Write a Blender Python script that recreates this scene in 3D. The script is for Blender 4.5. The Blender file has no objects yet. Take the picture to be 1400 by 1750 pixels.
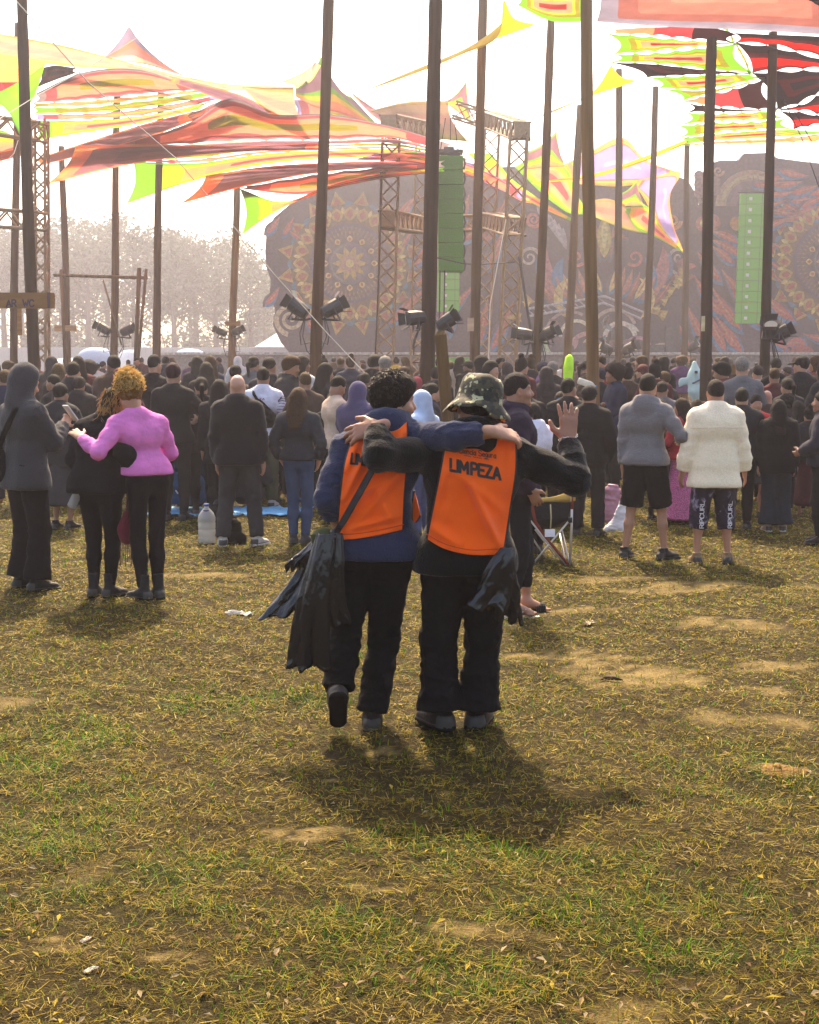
import bpy, math, random
import numpy as np
from mathutils import Vector, Matrix
from mathutils.bvhtree import BVHTree

# ------------------------------------------------------------------ camera, sky, sun, exposure
S = bpy.context.scene
COL = S.collection
F, CX, CY, HOR, CAMH = 2200.0, 700.0, 875.0, 640.0, 1.70
TH = math.atan((CY - HOR) / F)
cam_d = bpy.data.cameras.new('camera'); cam = bpy.data.objects.new('camera', cam_d); COL.objects.link(cam)
cam.location = (0, 0, CAMH); cam.rotation_euler = (math.pi / 2 - TH, 0, 0)
cam_d.sensor_fit = 'HORIZONTAL'; cam_d.sensor_width = 36; cam_d.lens = F * 36 / 1400
cam_d.clip_start = .1; cam_d.clip_end = 2000
S.camera = cam
SUN_EL, SUN_AZ = math.radians(49), math.radians(-5)      # azimuth from +Y (away from the camera), positive to the right
w = bpy.data.worlds.new('World'); S.world = w; w.use_nodes = True
nt = w.node_tree; bg = nt.nodes['Background']
sky = nt.nodes.new('ShaderNodeTexSky'); sky.sky_type = 'NISHITA'; sky.sun_disc = False
sky.sun_elevation = SUN_EL; sky.sun_rotation = SUN_AZ
sky.air_density = 1.0; sky.dust_density = 4.0; sky.ozone_density = 1.0
nt.links.new(sky.outputs[0], bg.inputs[0]); bg.inputs[1].default_value = 0.15
sl = bpy.data.lights.new('sun', 'SUN'); so = bpy.data.objects.new('sun', sl); COL.objects.link(so)
sl.energy = 4.0; sl.angle = math.radians(2.5); sl.color = (1.0, .87, .66)
sd = Vector((math.sin(SUN_AZ) * math.cos(SUN_EL), math.cos(SUN_AZ) * math.cos(SUN_EL), math.sin(SUN_EL)))
so.rotation_euler = sd.to_track_quat('Z', 'Y').to_euler()
S.view_settings.view_transform = 'Standard'; S.view_settings.look = 'None'
S.view_settings.exposure = 1.74; S.view_settings.gamma = 1; S.view_settings.use_white_balance = True; S.view_settings.white_balance_temperature = 7700; S.view_settings.white_balance_tint = 12; S.view_settings.use_curve_mapping = False
S.cycles.use_denoising = True
S.cycles.max_bounces = 8; S.cycles.volume_bounces = 1; S.cycles.transparent_max_bounces = 12
S.cycles.diffuse_bounces = 3
HAZE_DENSITY, HAZE_COL, HAZE_G = 0.0013, (.90, .88, 1.0), 0.68

# ------------------------------------------------------------------ helpers
rnd = random.Random(7); rng = np.random.default_rng(7)
A3 = lambda *v: np.array(v, float)
def ray(px, py):
    cx, cy = (px - CX) / F, -(py - CY) / F
    return A3(cx, math.cos(TH) + cy * math.sin(TH), -math.sin(TH) + cy * math.cos(TH))
def P(px, py, Y):
    d = ray(px, py); t = Y / d[1]
    return A3(d[0] * t, Y, CAMH + d[2] * t)
def gz(x, y):
    y = np.asarray(y, float); x = np.asarray(x, float)
    return (0.0125 * np.maximum(0, y - 14) * (y < 400) + .014 * np.sin(x * 1.3 + .6 * np.sin(y * .9)) * np.cos(y * 1.1)
            + .008 * np.sin(x * 3.7 + y * 2.3))
def far(Y): return Y if Y <= 27 else 27 + (Y - 27) * 2.1
def G(px, py):
    d = ray(px, py)
    lo, hi = 1.0, 300.0
    for _ in range(60):
        m = (lo + hi) / 2; t = m / d[1]
        if CAMH + d[2] * t > gz(d[0] * t, m): lo = m
        else: hi = m
    t = lo / d[1]
    return A3(d[0] * t, lo, float(gz(d[0] * t, lo)))
def proj(p):
    x, y, z = p[0], p[1], p[2] - CAMH
    zc = y * math.cos(TH) - z * math.sin(TH); yc = y * math.sin(TH) + z * math.cos(TH)
    return CX + F * x / zc, CY - F * yc / zc

def new_mesh(name, verts, faces, mats=(), fmat=None, smooth=False, uv=None):
    me = bpy.data.meshes.new(name)
    if isinstance(faces, np.ndarray):
        V = np.asarray(verts, np.float32); n, k = faces.shape
        me.vertices.add(len(V)); me.vertices.foreach_set('co', V.ravel())
        me.loops.add(n * k); me.loops.foreach_set('vertex_index', faces.astype(np.int32).ravel())
        me.polygons.add(n)
        me.polygons.foreach_set('loop_start', (np.arange(n) * k).astype(np.int32))
        me.polygons.foreach_set('loop_total', np.full(n, k, np.int32))
        me.update(calc_edges=True)
    else:
        me.from_pydata([tuple(map(float, v)) for v in verts], [], [tuple(map(int, f)) for f in faces]); me.update()
    for m in mats: me.materials.append(m)
    if fmat is not None: me.polygons.foreach_set('material_index', np.asarray(fmat, np.int32))
    if smooth: me.polygons.foreach_set('use_smooth', np.ones(len(me.polygons), bool))
    return me
def vcol(me, cols, name='Col'):            # one colour per vertex
    a = me.color_attributes.new(name, 'FLOAT_COLOR', 'POINT')
    c = np.ones((len(me.vertices), 4), np.float32); c[:, :3] = np.asarray(cols)
    a.data.foreach_set('color', c.ravel())
def fattr(me, vals, name):
    a = me.attributes.new(name, 'FLOAT', 'POINT'); a.data.foreach_set('value', np.asarray(vals, np.float32))
def link(name, me, parent=None, loc=None, color=None):
    o = bpy.data.objects.new(name, me); COL.objects.link(o)
    if parent is not None: o.parent = parent
    if loc is not None: o.location = tuple(map(float, loc))
    if color is not None: o.color = (*color, 1)
    return o
def tag(o, label=None, cat=None, group=None, kind=None):
    if label: o['label'] = label
    if cat: o['category'] = cat
    if group: o['group'] = group
    if kind: o['kind'] = kind
    return o
def empty(name, loc, label, cat, group=None, rz=0):
    o = bpy.data.objects.new(name, None); COL.objects.link(o)
    o.location = tuple(map(float, loc)); o.rotation_euler = (0, 0, rz); o.empty_display_size = .1
    return tag(o, label, cat, group)

class MB:                                   # collects simple solids into ONE mesh
    def __init__(s): s.v, s.f, s.m, s.c = [], [], [], []
    def add(s, v, f, mi=0, col=None):
        b = len(s.v); s.v += [tuple(map(float, p)) for p in v]; s.f += [tuple(i + b for i in q) for q in f]
        s.m += [mi] * len(f)
        s.c += [col or (1, 1, 1)] * len(v)
    def box(s, c, h, R=None, mi=0, col=None):
        R = np.eye(3) if R is None else np.asarray(R)
        v = [np.asarray(c) + R @ (np.array(q) * h) for q in
             ((-1,-1,-1),(1,-1,-1),(1,1,-1),(-1,1,-1),(-1,-1,1),(1,-1,1),(1,1,1),(-1,1,1))]
        s.add(v, [(3,2,1,0),(4,5,6,7),(0,1,5,4),(1,2,6,5),(2,3,7,6),(3,0,4,7)], mi, col)
    def tube(s, pts, rad, n=8, mi=0, caps=True, col=None):
        pts = [np.asarray(p, float) for p in pts]
        if not hasattr(rad, '__len__'): rad = [rad] * len(pts)
        v, f = [], []
        u = None
        for i, p in enumerate(pts):
            d = pts[min(i + 1, len(pts) - 1)] - pts[max(i - 1, 0)]; d = d / (np.linalg.norm(d) + 1e-9)
            if u is None: u = np.cross(d, (0, 0, 1) if abs(d[2]) < .9 else (0, 1, 0))
            u = u - d * (u @ d); u /= np.linalg.norm(u) + 1e-9; w_ = np.cross(d, u)
            for k in range(n):
                a = 2 * math.pi * k / n
                v.append(p + rad[i] * (math.cos(a) * u + math.sin(a) * w_))
        for i in range(len(pts) - 1):
            for k in range(n):
                k2 = (k + 1) % n
                f.append((i * n + k, i * n + k2, (i + 1) * n + k2, (i + 1) * n + k))
        if caps:
            f.append(tuple(range(n - 1, -1, -1))); f.append(tuple(range((len(pts) - 1) * n, len(pts) * n)))
        s.add(v, f, mi, col)
    def mesh(s, name, mats=(), smooth=False, cols=False):
        me = new_mesh(name, s.v, s.f, mats, s.m, smooth)
        if cols: vcol(me, s.c)
        return me
    def build(s, name, mats, parent=None, loc=None, smooth=False, cols=False, color=None):
        return link(name, s.mesh(name, mats, smooth, cols), parent, loc, color)
def frame(d, up=(0, 0, 1)):                 # rotation matrix whose columns are x, y(=d), z
    d = np.asarray(d, float); d = d / np.linalg.norm(d); x = np.cross(d, up)
    if np.linalg.norm(x) < 1e-6: x = np.array((1., 0, 0))
    x /= np.linalg.norm(x); z = np.cross(x, d)
    return np.stack([x, d, z], 1)
def rotz(a): c, s = math.cos(a), math.sin(a); return np.array(((c,-s,0),(s,c,0),(0,0,1.)))
def rotx(a): c, s = math.cos(a), math.sin(a); return np.array(((1.,0,0),(0,c,-s),(0,s,c)))
def roty(a): c, s = math.cos(a), math.sin(a); return np.array(((c,0,s),(0,1.,0),(-s,0,c)))

# ------------------------------------------------------------------ materials
def mat(name, col=(.5, .5, .5), rough=.8, metal=0., spec=.5, noise=0., nscale=20., bump=0., bscale=60., objcol=False, attr=None,
        stretch=(1, 1, 1), trans=0., sheen=0., dark=None):
    m = bpy.data.materials.new(name); m.use_nodes = True
    t = m.node_tree; b = t.nodes['Principled BSDF']
    b.inputs['Roughness'].default_value = rough; b.inputs['Metallic'].default_value = metal
    b.inputs['Specular IOR Level'].default_value = spec
    if sheen: b.inputs['Sheen Weight'].default_value = sheen
    tc = t.nodes.new('ShaderNodeTexCoord'); mp = t.nodes.new('ShaderNodeMapping'); mp.inputs['Scale'].default_value = stretch
    t.links.new(tc.outputs['Object'], mp.inputs[0])
    if objcol: src = t.nodes.new('ShaderNodeObjectInfo').outputs['Color']
    elif attr:
        n = t.nodes.new('ShaderNodeAttribute'); n.attribute_name = attr; src = n.outputs['Color']
    else:
        n = t.nodes.new('ShaderNodeRGB'); n.outputs[0].default_value = (*col, 1); src = n.outputs[0]
    if noise:
        nz = t.nodes.new('ShaderNodeTexNoise'); nz.inputs['Scale'].default_value = nscale; nz.inputs['Detail'].default_value = 6
        t.links.new(mp.outputs[0], nz.inputs['Vector'])
        mr = t.nodes.new('ShaderNodeMapRange'); mr.inputs['From Min'].default_value = .25; mr.inputs['From Max'].default_value = .75
        mr.inputs['To Min'].default_value = 1 - noise; mr.inputs['To Max'].default_value = 1 + noise
        t.links.new(nz.outputs[0], mr.inputs[0])
        mx = t.nodes.new('ShaderNodeMix'); mx.data_type = 'RGBA'; mx.blend_type = 'MULTIPLY'; mx.inputs[0].default_value = 1
        t.links.new(src, mx.inputs[6]); t.links.new(mr.outputs[0], mx.inputs[7]); src = mx.outputs[2]
    t.links.new(src, b.inputs['Base Color'])
    if bump:
        nb = t.nodes.new('ShaderNodeTexNoise'); nb.inputs['Scale'].default_value = bscale; nb.inputs['Detail'].default_value = 5
        t.links.new(mp.outputs[0], nb.inputs['Vector'])
        bp = t.nodes.new('ShaderNodeBump'); bp.inputs['Strength'].default_value = bump; bp.inputs['Distance'].default_value = .02
        t.links.new(nb.outputs[0], bp.inputs['Height']); t.links.new(bp.outputs[0], b.inputs['Normal'])
    if trans:
        tr = t.nodes.new('ShaderNodeBsdfTranslucent'); t.links.new(src, tr.inputs[0])
        ms = t.nodes.new('ShaderNodeMixShader'); ms.inputs[0].default_value = trans
        t.links.new(b.outputs[0], ms.inputs[1]); t.links.new(tr.outputs[0], ms.inputs[2])
        t.links.new(ms.outputs[0], t.nodes['Material Output'].inputs[0])
    return m
M = dict(
    cloth=mat('cloth', objcol=True, rough=.9, noise=.22, nscale=9, bump=.35, bscale=35, spec=.15),
    fleece=mat('fleece', objcol=True, rough=1, noise=.10, nscale=60, bump=.4, bscale=110, spec=.06, sheen=.15),
    skin=mat('skin', objcol=True, rough=.5, noise=.1, nscale=14, bump=.12, bscale=80, spec=.4),
    hair=mat('hair', objcol=True, rough=.75, noise=.45, nscale=60, bump=.8, bscale=120, spec=.12),
    shoe=mat('shoe_upper', objcol=True, rough=.65, noise=.25, nscale=25, bump=.3, bscale=50, spec=.2),
    sole=mat('shoe_sole', (.010, .009, .008), .9, noise=.3, nscale=40, spec=.1),
    heel=mat('heel_counter', (.02, .017, .015), .6, noise=.3, nscale=40), lace=mat('shoe_lace', (.09, .08, .075), .8),
    soleW=mat('pale_sole', (.55, .52, .48), .7, noise=.2, nscale=40),
    wood=mat('weathered_pole_wood', objcol=True, rough=.9, noise=.55, nscale=9, bump=1.0, bscale=14, stretch=(1, 1, .06), spec=.12),
    plank=mat('plank_wood', objcol=True, rough=.85, noise=.35, nscale=9, bump=.4, bscale=14, stretch=(.12, 1, 1), spec=.2),
    steel=mat('truss_steel', (.30, .20, .11), .6, .2, noise=.25, nscale=12),
    black=mat('black_metal', (.018, .018, .02), .45, noise=.2, nscale=20),
    blackrub=mat('black_rubber', (.015, .015, .016), .7),
    lens=mat('lamp_lens', (.55, .5, .42), .15),
    plastic=mat('black_bin_liner', (.005, .006, .011), .24, noise=.3, nscale=9, bump=.55, bscale=22, spec=.5, stretch=(1, 1, .45)),
    paint=mat('painted_scenery', attr='Col', rough=.75, noise=.55, nscale=5.5, spec=.2),
    obj=mat('plain_painted', objcol=True, rough=.7, noise=.15, nscale=8, spec=.2),
    sequin=mat('pink_sequins', objcol=True, rough=.35, metal=.3, noise=.9, nscale=90, bump=.8, bscale=90),
    board=None, rope=mat('rope', (.5, .48, .45), .8),
)

def board_mat():
    m = mat('board_shorts', objcol=True, rough=.7, noise=.4, nscale=30, spec=.2); t = m.node_tree; b = t.nodes['Principled BSDF']
    tc = t.nodes.new('ShaderNodeTexCoord'); mp = t.nodes.new('ShaderNodeMapping'); mp.inputs['Scale'].default_value = (1, 1, .55); t.links.new(tc.outputs['Object'], mp.inputs[0])
    n = t.nodes.new('ShaderNodeTexNoise'); n.inputs['Scale'].default_value = 9; n.inputs['Detail'].default_value = 7; n.inputs['Distortion'].default_value = 1.6; t.links.new(mp.outputs[0], n.inputs['Vector'])
    r = t.nodes.new('ShaderNodeValToRGB'); e = r.color_ramp.elements; e[0].position = .55; e[0].color = (0, 0, 0, 1); e[1].position = .68; e[1].color = (1, 1, 1, 1); t.links.new(n.outputs[0], r.inputs[0])
    mx = t.nodes.new('ShaderNodeMix'); mx.data_type = 'RGBA'; t.links.new(r.outputs[0], mx.inputs[0]); src = b.inputs['Base Color'].links[0].from_socket; t.links.new(src, mx.inputs[6]); mx.inputs[7].default_value = (.28, .24, .34, 1); t.links.new(mx.outputs[2], b.inputs['Base Color'])
    return m
M['board'] = board_mat()
# ------------------------------------------------------------------ ground
def nz2(x, y, s, seed=0):                   # cheap smooth noise in about [-1, 1]
    r = np.random.default_rng(seed); out = 0
    for k in range(5):
        a = r.uniform(0, 6.28); f = s * (1.0 + .55 * k); ph = r.uniform(0, 6.28, 3)
        u = x * math.cos(a) + y * math.sin(a); v = -x * math.sin(a) + y * math.cos(a)
        out = out + np.sin(u * f + ph[0] + 1.3 * np.sin(v * f * .7 + ph[1])) * (.8 ** k)
    return out / 2.4
SAND = [(1060, 1150, 130, 26), (1010, 1120, 90, 14), (1240, 1066, 110, 12), (1330, 1140, 90, 14), (980, 1040, 120, 9), (520, 1424, 80, 16), (1330, 1318, 42, 14),
        (650, 1285, 46, 10), (1130, 1155, 80, 20), (420, 1052, 26, 6), (560, 1335, 30, 6), (1040, 990, 120, 7), (1230, 1000, 120, 7), (330, 985, 120, 6), (100, 1615, 80, 14),
        (820, 1590, 130, 16), (300, 1640, 70, 12), (1280, 1180, 80, 8), (640, 1520, 70, 10), (900, 1120, 60, 8), (1120, 1010, 90, 8)]
GREEN = [(900, 1480, 230, 45), (720, 1440, 120, 30), (1080, 1560, 260, 60), (600, 1590, 200, 40), (1230, 1620, 200, 40), (330, 1480, 160, 40), (60, 1530, 140, 40), (760, 1660, 300, 50),
         (450, 1200, 160, 30), (1270, 1330, 150, 50), (120, 1400, 160, 70), (80, 1280, 120, 60), (560, 1120, 90, 25), (300, 1560, 120, 30)]
def _spots(x, y, L):
    out = np.zeros_like(x)
    for (px, py, sx, sy) in L:
        g = G(px, py); rx = sx * g[1] / F; ry = abs(G(px, py + sy)[1] - G(px, py - sy)[1]) / 2
        dx, dy = (x - g[0]) / rx, (y - g[1]) / ry
        d = dx * dx + dy * dy + .55 * nz2(x, y, 4.0 / max(rx, ry) * .8, 3)
        out = np.maximum(out, np.clip(1.35 - d, 0, 1))
    return out
def sand_mask(x, y):
    s = _spots(x, y, SAND) * (.72 + .42 * nz2(x, y, 16., 13) + .38 * nz2(x, y, 41., 14))
    n = nz2(x, y, 1.7, 11) + .6 * nz2(x, y, 5.0, 12)
    return np.clip(np.maximum(s, np.clip((n - .75) * 1.2, 0, .75)), 0, 1)
def green_mask(x, y):
    n = nz2(x, y, 1.1, 21) + .6 * nz2(x, y, 4.2, 22)
    far = np.clip((9 - y) / 5, 0, 1)
    return np.clip(_spots(x, y, GREEN) * (.62 + .5 * nz2(x, y, 9., 23)) + np.clip(n * .5 - .05, 0, .5) * (.3 + .6 * far) * (.6 + .6 * nz2(x, y, 12., 24)), 0, 1)
def strip(y0, y1, n, xw, nx):
    ys = np.geomspace(y0, y1, n); xs = np.linspace(-1, 1, nx)
    Y, X = np.meshgrid(ys, xs, indexing='ij'); X = X * np.maximum(xw * Y, xw * 6) + 0 * Y
    return X, Y
ysn = np.concatenate([np.linspace(-8, 2.5, 8), np.geomspace(2.8, 45, 260), np.geomspace(47, 295, 30)])
un = np.linspace(-1, 1, 181); un = np.sign(un) * (np.abs(un) ** 1.5)
Yg, Ug = np.meshgrid(ysn, un, indexing='ij'); Xg = Ug * np.maximum(np.abs(Yg) * 1.1, 9)
Zg = gz(Xg, Yg) + .012 * nz2(Xg, Yg, 6, 5) * (Yg < 20)
ny_, nx_ = Xg.shape
idx = np.arange(ny_ * nx_).reshape(ny_, nx_)
fq = np.stack([idx[:-1, :-1], idx[:-1, 1:], idx[1:, 1:], idx[1:, :-1]], -1).reshape(-1, 4)
me = new_mesh('ground', np.stack([Xg, Yg, Zg], -1).reshape(-1, 3), fq, smooth=True)
fattr(me, sand_mask(Xg, Yg).ravel(), 'sand'); fattr(me, green_mask(Xg, Yg).ravel(), 'green')
gm = bpy.data.materials.new('dry_turf_soil'); gm.use_nodes = True; t = gm.node_tree; b = t.nodes['Principled BSDF']
b.inputs['Roughness'].default_value = .95; b.inputs['Specular IOR Level'].default_value = .1
def N(t, k, **kw):
    n = t.nodes.new(k)
    for a, v in kw.items(): setattr(n, a, v)
    return n
def mixc(t, fac, a, b_, mode='MIX'):
    m = t.nodes.new('ShaderNodeMix'); m.data_type = 'RGBA'; m.blend_type = mode
    for sck, v in ((0, fac), (6, a), (7, b_)):
        if isinstance(v, (int, float)): m.inputs[sck].default_value = v
        elif isinstance(v, tuple): m.inputs[sck].default_value = (*v, 1)
        else: t.links.new(v, m.inputs[sck])
    return m.outputs[2]
tc = N(t, 'ShaderNodeTexCoord')
def noise(t, vec, sc, det=8, ro=.6):
    n = N(t, 'ShaderNodeTexNoise'); n.inputs['Scale'].default_value = sc; n.inputs['Detail'].default_value = det; n.inputs['Roughness'].default_value = ro
    t.links.new(vec, n.inputs['Vector']); return n.outputs[0]
def ramp(t, v, lo, hi):
    m = N(t, 'ShaderNodeMapRange'); m.inputs[1].default_value = lo; m.inputs[2].default_value = hi; t.links.new(v, m.inputs[0]); return m.outputs[0]
o = tc.outputs['Object']
n1 = noise(t, o, 1.4); n2 = noise(t, o, 22.); n3 = noise(t, o, 90., 6)
base = mixc(t, ramp(t, n2, .3, .7), (.012, .008, .002), (.055, .039, .009))
at = N(t, 'ShaderNodeAttribute', attribute_name='green'); base = mixc(t, at.outputs['Fac'], base, mixc(t, ramp(t, n3, .3, .7), (.010, .014, .002), (.035, .042, .006)))
as_ = N(t, 'ShaderNodeAttribute', attribute_name='sand'); base = mixc(t, ramp(t, as_.outputs['Fac'], .25, 1.05), base, mixc(t, ramp(t, n2, .3, .7), (.18, .125, .045), (.27, .20, .085)))
base = mixc(t, .7, base, mixc(t, ramp(t, n3, .25, .75), (.45, .42, .38), (1.3, 1.3, 1.3)), 'MULTIPLY')
t.links.new(base, b.inputs['Base Color'])
bp = N(t, 'ShaderNodeBump'); bp.inputs['Strength'].default_value = .9; bp.inputs['Distance'].default_value = .03
t.links.new(n3, bp.inputs['Height']); t.links.new(bp.outputs[0], b.inputs['Normal'])
me.materials.append(gm)
tag(link('ground', me), 'dry patchy festival turf with worn sandy bare spots', None, None, 'structure')

# grass blades: real blades, thinner on the sandy spots, wider far away
def blade_field(n, y0, y1, seed, flat, hmul, wmul, pw=1.3):
    r = np.random.default_rng(seed)
    u = r.random(n); e = 2 - pw
    y = (y0 ** e + u * (y1 ** e - y0 ** e)) ** (1 / e)
    x = (r.random(n) * 2 - 1) * (.45 * y + .5)
    sm, gm_ = sand_mask(x, y), green_mask(x, y)
    cl = nz2(x, y, 14., seed + 1) + .7 * nz2(x, y, 31., seed + 2)
    keep = r.random(n) < np.clip((1 - .9 * sm) * (.55 + .55 * cl + .35 * gm_), .03, 1)
    x, y, sm, gm_ = x[keep], y[keep], sm[keep], gm_[keep]; n = len(x)
    z = gz(x, y) + .012 * nz2(x, y, 6, 5) * (y < 20)
    sc = .8 + .25 * np.clip(y / 6, .6, 3)
    L = hmul * (.45 + .9 * r.random(n) ** 1.5) * (1 + .9 * gm_ * (1 - flat))
    wd = wmul * sc * (.6 + .8 * r.random(n)) * np.clip(y / 5, .75, 5)
    az = r.random(n) * 6.283
    el = (r.random(n) * .35 + .02) if flat else (.25 + r.random(n) * 1.05)
    d = np.stack([np.cos(az) * np.cos(el), np.sin(az) * np.cos(el), np.sin(el)], 1)
    side = np.stack([-np.sin(az), np.cos(az), (r.random(n) - .5) * (1.2 if flat else .3)], 1)
    droop = np.stack([d[:, 0], d[:, 1], -np.full(n, .6 if not flat else .05)], 1)
    b0 = np.stack([x, y, z + (.004 + .02 * r.random(n) if flat else -.004)], 1)
    mid = b0 + d * (L * .55)[:, None]
    tip = mid + (d * .6 + droop * .35) * (L * .45)[:, None]
    hw = (side * wd[:, None]) * .5
    if flat: V = np.stack([b0 - hw, b0 + hw, tip + hw * .5, tip - hw * .5], 1).reshape(-1, 3); Fq = np.arange(4 * n).reshape(n, 4)
    else:
        V = np.stack([b0 - hw, b0 + hw, mid + hw * .8, mid - hw * .8, tip + hw * .1, tip - hw * .1], 1).reshape(-1, 3)
        i = np.arange(n)[:, None] * 6
        Fq = np.concatenate([i + [0, 1, 2, 3], i + [3, 2, 4, 5]], 1).reshape(-1, 4)
    k = r.random(n)[:, None]; k2 = r.random(n)[:, None]; g3 = gm_[:, None]
    if flat:
        c = np.where(k < .5, np.array((.195, .138, .012)), np.where(k < .82, np.array((.082, .052, .006)), np.where(k < .87, np.array((.32, .24, .07)), np.array((.024, .015, .004)))))
    else:
        c = np.where(k < .28 + .7 * g3, np.array((.060, .148, .002)), np.where(k < .82, np.array((.165, .150, .003)), np.array((.19, .12, .009))))
        c = np.where(k2 < .16 * g3, np.array((.30, .26, .02)), c)
    c = c * (.6 + .75 * r.random(n))[:, None]
    me = new_mesh('blades', V, Fq); vcol(me, np.repeat(c, 4 if flat else 6, 0))
    return me
gmat = mat('grass_blade', attr='Col', rough=.7, spec=.15, trans=.35)
smat = mat('straw_blade', attr='Col', rough=.75, spec=.12, trans=.15)
for nm, lab, args, m in (
    ('grass', 'short yellowing green grass growing in uneven tufts over the field', (350000, 3.0, 28, 31, False, .042, .0034, 1.35), gmat),
    ('straw', 'trampled dry straw and cut grass lying flat over the field', (520000, 3.0, 28, 41, True, .044, .0024, 1.35), smat)):
    me = blade_field(*args); me.materials.append(m)
    tag(link(nm, me), lab, None, None, 'stuff')
# fallen leaves and litter lying in the grass
mb = MB()
for i in range(1500):
    d = 3.1 + 10 * rnd.random() ** 1.7; x = rnd.uniform(-.35, .35) * d; z = float(gz(x, d)) + .014
    a = rnd.random() * 6.28; s = rnd.uniform(.006, .015); tl = rnd.uniform(-.5, .5)
    ux = A3(math.cos(a), math.sin(a), tl * .5) * s * 1.6; uy = A3(-math.sin(a), math.cos(a), rnd.uniform(-.4, .4)) * s * .6
    c = A3(x, d, z)
    col = rnd.choice([(.20, .13, .05), (.13, .075, .03), (.30, .22, .03), (.22, .17, .10), (.10, .055, .022)])
    mb.add([c - ux, c - uy * .9 + A3(0, 0, .004), c + ux, c + uy + A3(0, 0, .006)], [(0, 1, 2, 3)], 0, col)
tag(mb.build('fallen_leaves', [smat], cols=True), 'small curled dry leaves scattered through the grass', None, None, 'stuff')
# crumpled white scraps and a small stone the photo shows
def scrap(px, py, s, lab, col, name='paper_scrap'):
    g = G(px, py); r = random.Random(int(px)); v, f = [], []
    n = 7
    for j in range(n):
        for i in range(n):
            v.append((s * (i / (n - 1) - .5) * 2 * (1 + .2 * r.random()), s * .8 * (j / (n - 1) - .5) * (1 + .3 * r.random()), s * .35 * r.random() + .01))
    for j in range(n - 1):
        for i in range(n - 1): a = j * n + i; f.append((a, a + 1, a + n + 1, a + n))
    o = link(name, new_mesh(name, v, f, [M['obj']]), None, g, col); o.rotation_euler.z = r.random() * 3
    m = o.modifiers.new('s', 'SOLIDIFY'); m.thickness = .004
    return tag(o, lab, 'litter')
scrap(410, 1053, .085, 'crumpled white scrap lying in the grass left of the trash bags', (.5, .47, .42))
scrap(1008, 1068, .05, 'small pale scrap on the sandy grass right of the sandals', (.34, .27, .17))
scrap(155, 1664, .019, 'tiny white scrap near the bottom left of the grass', (.4, .36, .3))
scrap(146, 1612, .016, 'tiny off-white scrap on the bare patch at bottom left', (.35, .3, .25))
g = G(1041, 1166)
mb = MB(); mb.tube([g + A3(-.05, 0, .012), g + A3(-.02, .02, .02), g + A3(.03, 0, .022), g + A3(.075, -.01, .015)], [.003, .011, .012, .003], 7)
tag(mb.build('stick', [M['wood']], color=(.035, .025, .02), smooth=True), 'short dark stick lying on the bare sand patch', 'stick')
g = G(1335, 1320)
v, f = [], []
for j in range(6):
    for i in range(12):
        th_, a = j / 5 * 1.57, i / 12 * 6.283; q = 1 + .18 * math.sin(3 * a + j) + .1 * rnd.random()
        v.append((.12 * q * math.cos(a) * math.cos(th_), .09 * q * math.sin(a) * math.cos(th_), .03 * q * math.sin(th_) - .008))
for j in range(5):
    for i in range(12): f.append((j * 12 + i, j * 12 + (i + 1) % 12, (j + 1) * 12 + (i + 1) % 12, (j + 1) * 12 + i))
tag(link('dirt_mound', new_mesh('dirt_mound', v, f, [mat('orange_soil', (.13, .075, .03), .95, noise=.4, nscale=30, bump=1, bscale=40, spec=.05)], smooth=True), None, g, (.15, .085, .035)), 'small mound of orange soil in the grass at right', 'mound')

# ------------------------------------------------------------------ timber poles
POLES = {}
def pole(key, x0, y0, x1, y1, wpx, Y, label, col=(.075, .05, .033), group=None):
    """tall trunk pole seen from pixel (x0,y0) at its top to (x1,y1) low down; continues to the ground"""
    Y = far(Y); r = random.Random(key)
    a, b_ = P(x0, y0, Y), P(x1, y1, Y)
    d = (b_ - a) / (b_[2] - a[2])
    zg = float(gz(b_[0], Y)) - .05
    base = b_ + d * (zg - b_[2])
    top = a.copy()
    if y0 <= 0: top = a - d * 0 + (a - b_) * .25
    R = wpx * Y / F / 2
    n = 16; pts, rad = [], []
    for i in range(n + 1):
        q = i / n; p = base + (top - base) * q
        p = p + A3(.05 * R * math.sin(q * 9 + key) + .35 * R * math.sin(q * 4.2 + key * 1.7) * q * (1 - q) * 2, 0, 0)
        pts.append(p - base); rad.append(R * (1.06 - .2 * q + .05 * r.uniform(-1, 1)))
    mb = MB(); mb.tube(pts, rad, 14)
    o = mb.build('timber_pole', [M['wood']], None, base, smooth=True, color=(col[0] * 1.25, col[1] * 1.05, col[2] * .8))
    tag(o, label, 'pole', group or 'timber poles holding up the sails')
    POLES[key] = (base, top, R)
    return o
pole(1, 38, 0, 57, 620, 20, 24, 'dark thick timber pole at far left carrying a plank sign', (.035, .022, .016))
pole(2, 31, 40, 24, 620, 13, 34, 'thin pole just left of the dark plank-sign pole')
pole(3, 105, 250, 116, 615, 12, 40, 'slender pole carrying a small pale board, left of the lamp pole')
pole(4, 200, 165, 194, 620, 13, 38, 'slender pole carrying two lamps in front of the left trees', (.10, .066, .04))
pole(5, 275, 150, 267, 630, 13, 38, 'bare slender pole between two lamp poles in front of the trees')
pole(6, 405, 320, 396, 632, 13, 42, 'slender pole with small crossboard just left of the painted stage', (.13, .085, .05))
pole(7, 561, 0, 537, 660, 20, 23, 'thick brown pole with a lamp pair in front of the mandala painting', (.085, .05, .032))
pole(8, 746, 0, 729, 650, 25, 20, 'thickest dark pole left of the green speaker stack', (.05, .032, .025))
pole(9, 826, 0, 812, 610, 17, 30, 'brown pole just right of the hanging green speaker stack')
pole(10, 942, 35, 917, 650, 15, 30, 'leaning pole with lamps right of the truss tower', (.08, .055, .035))
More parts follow.
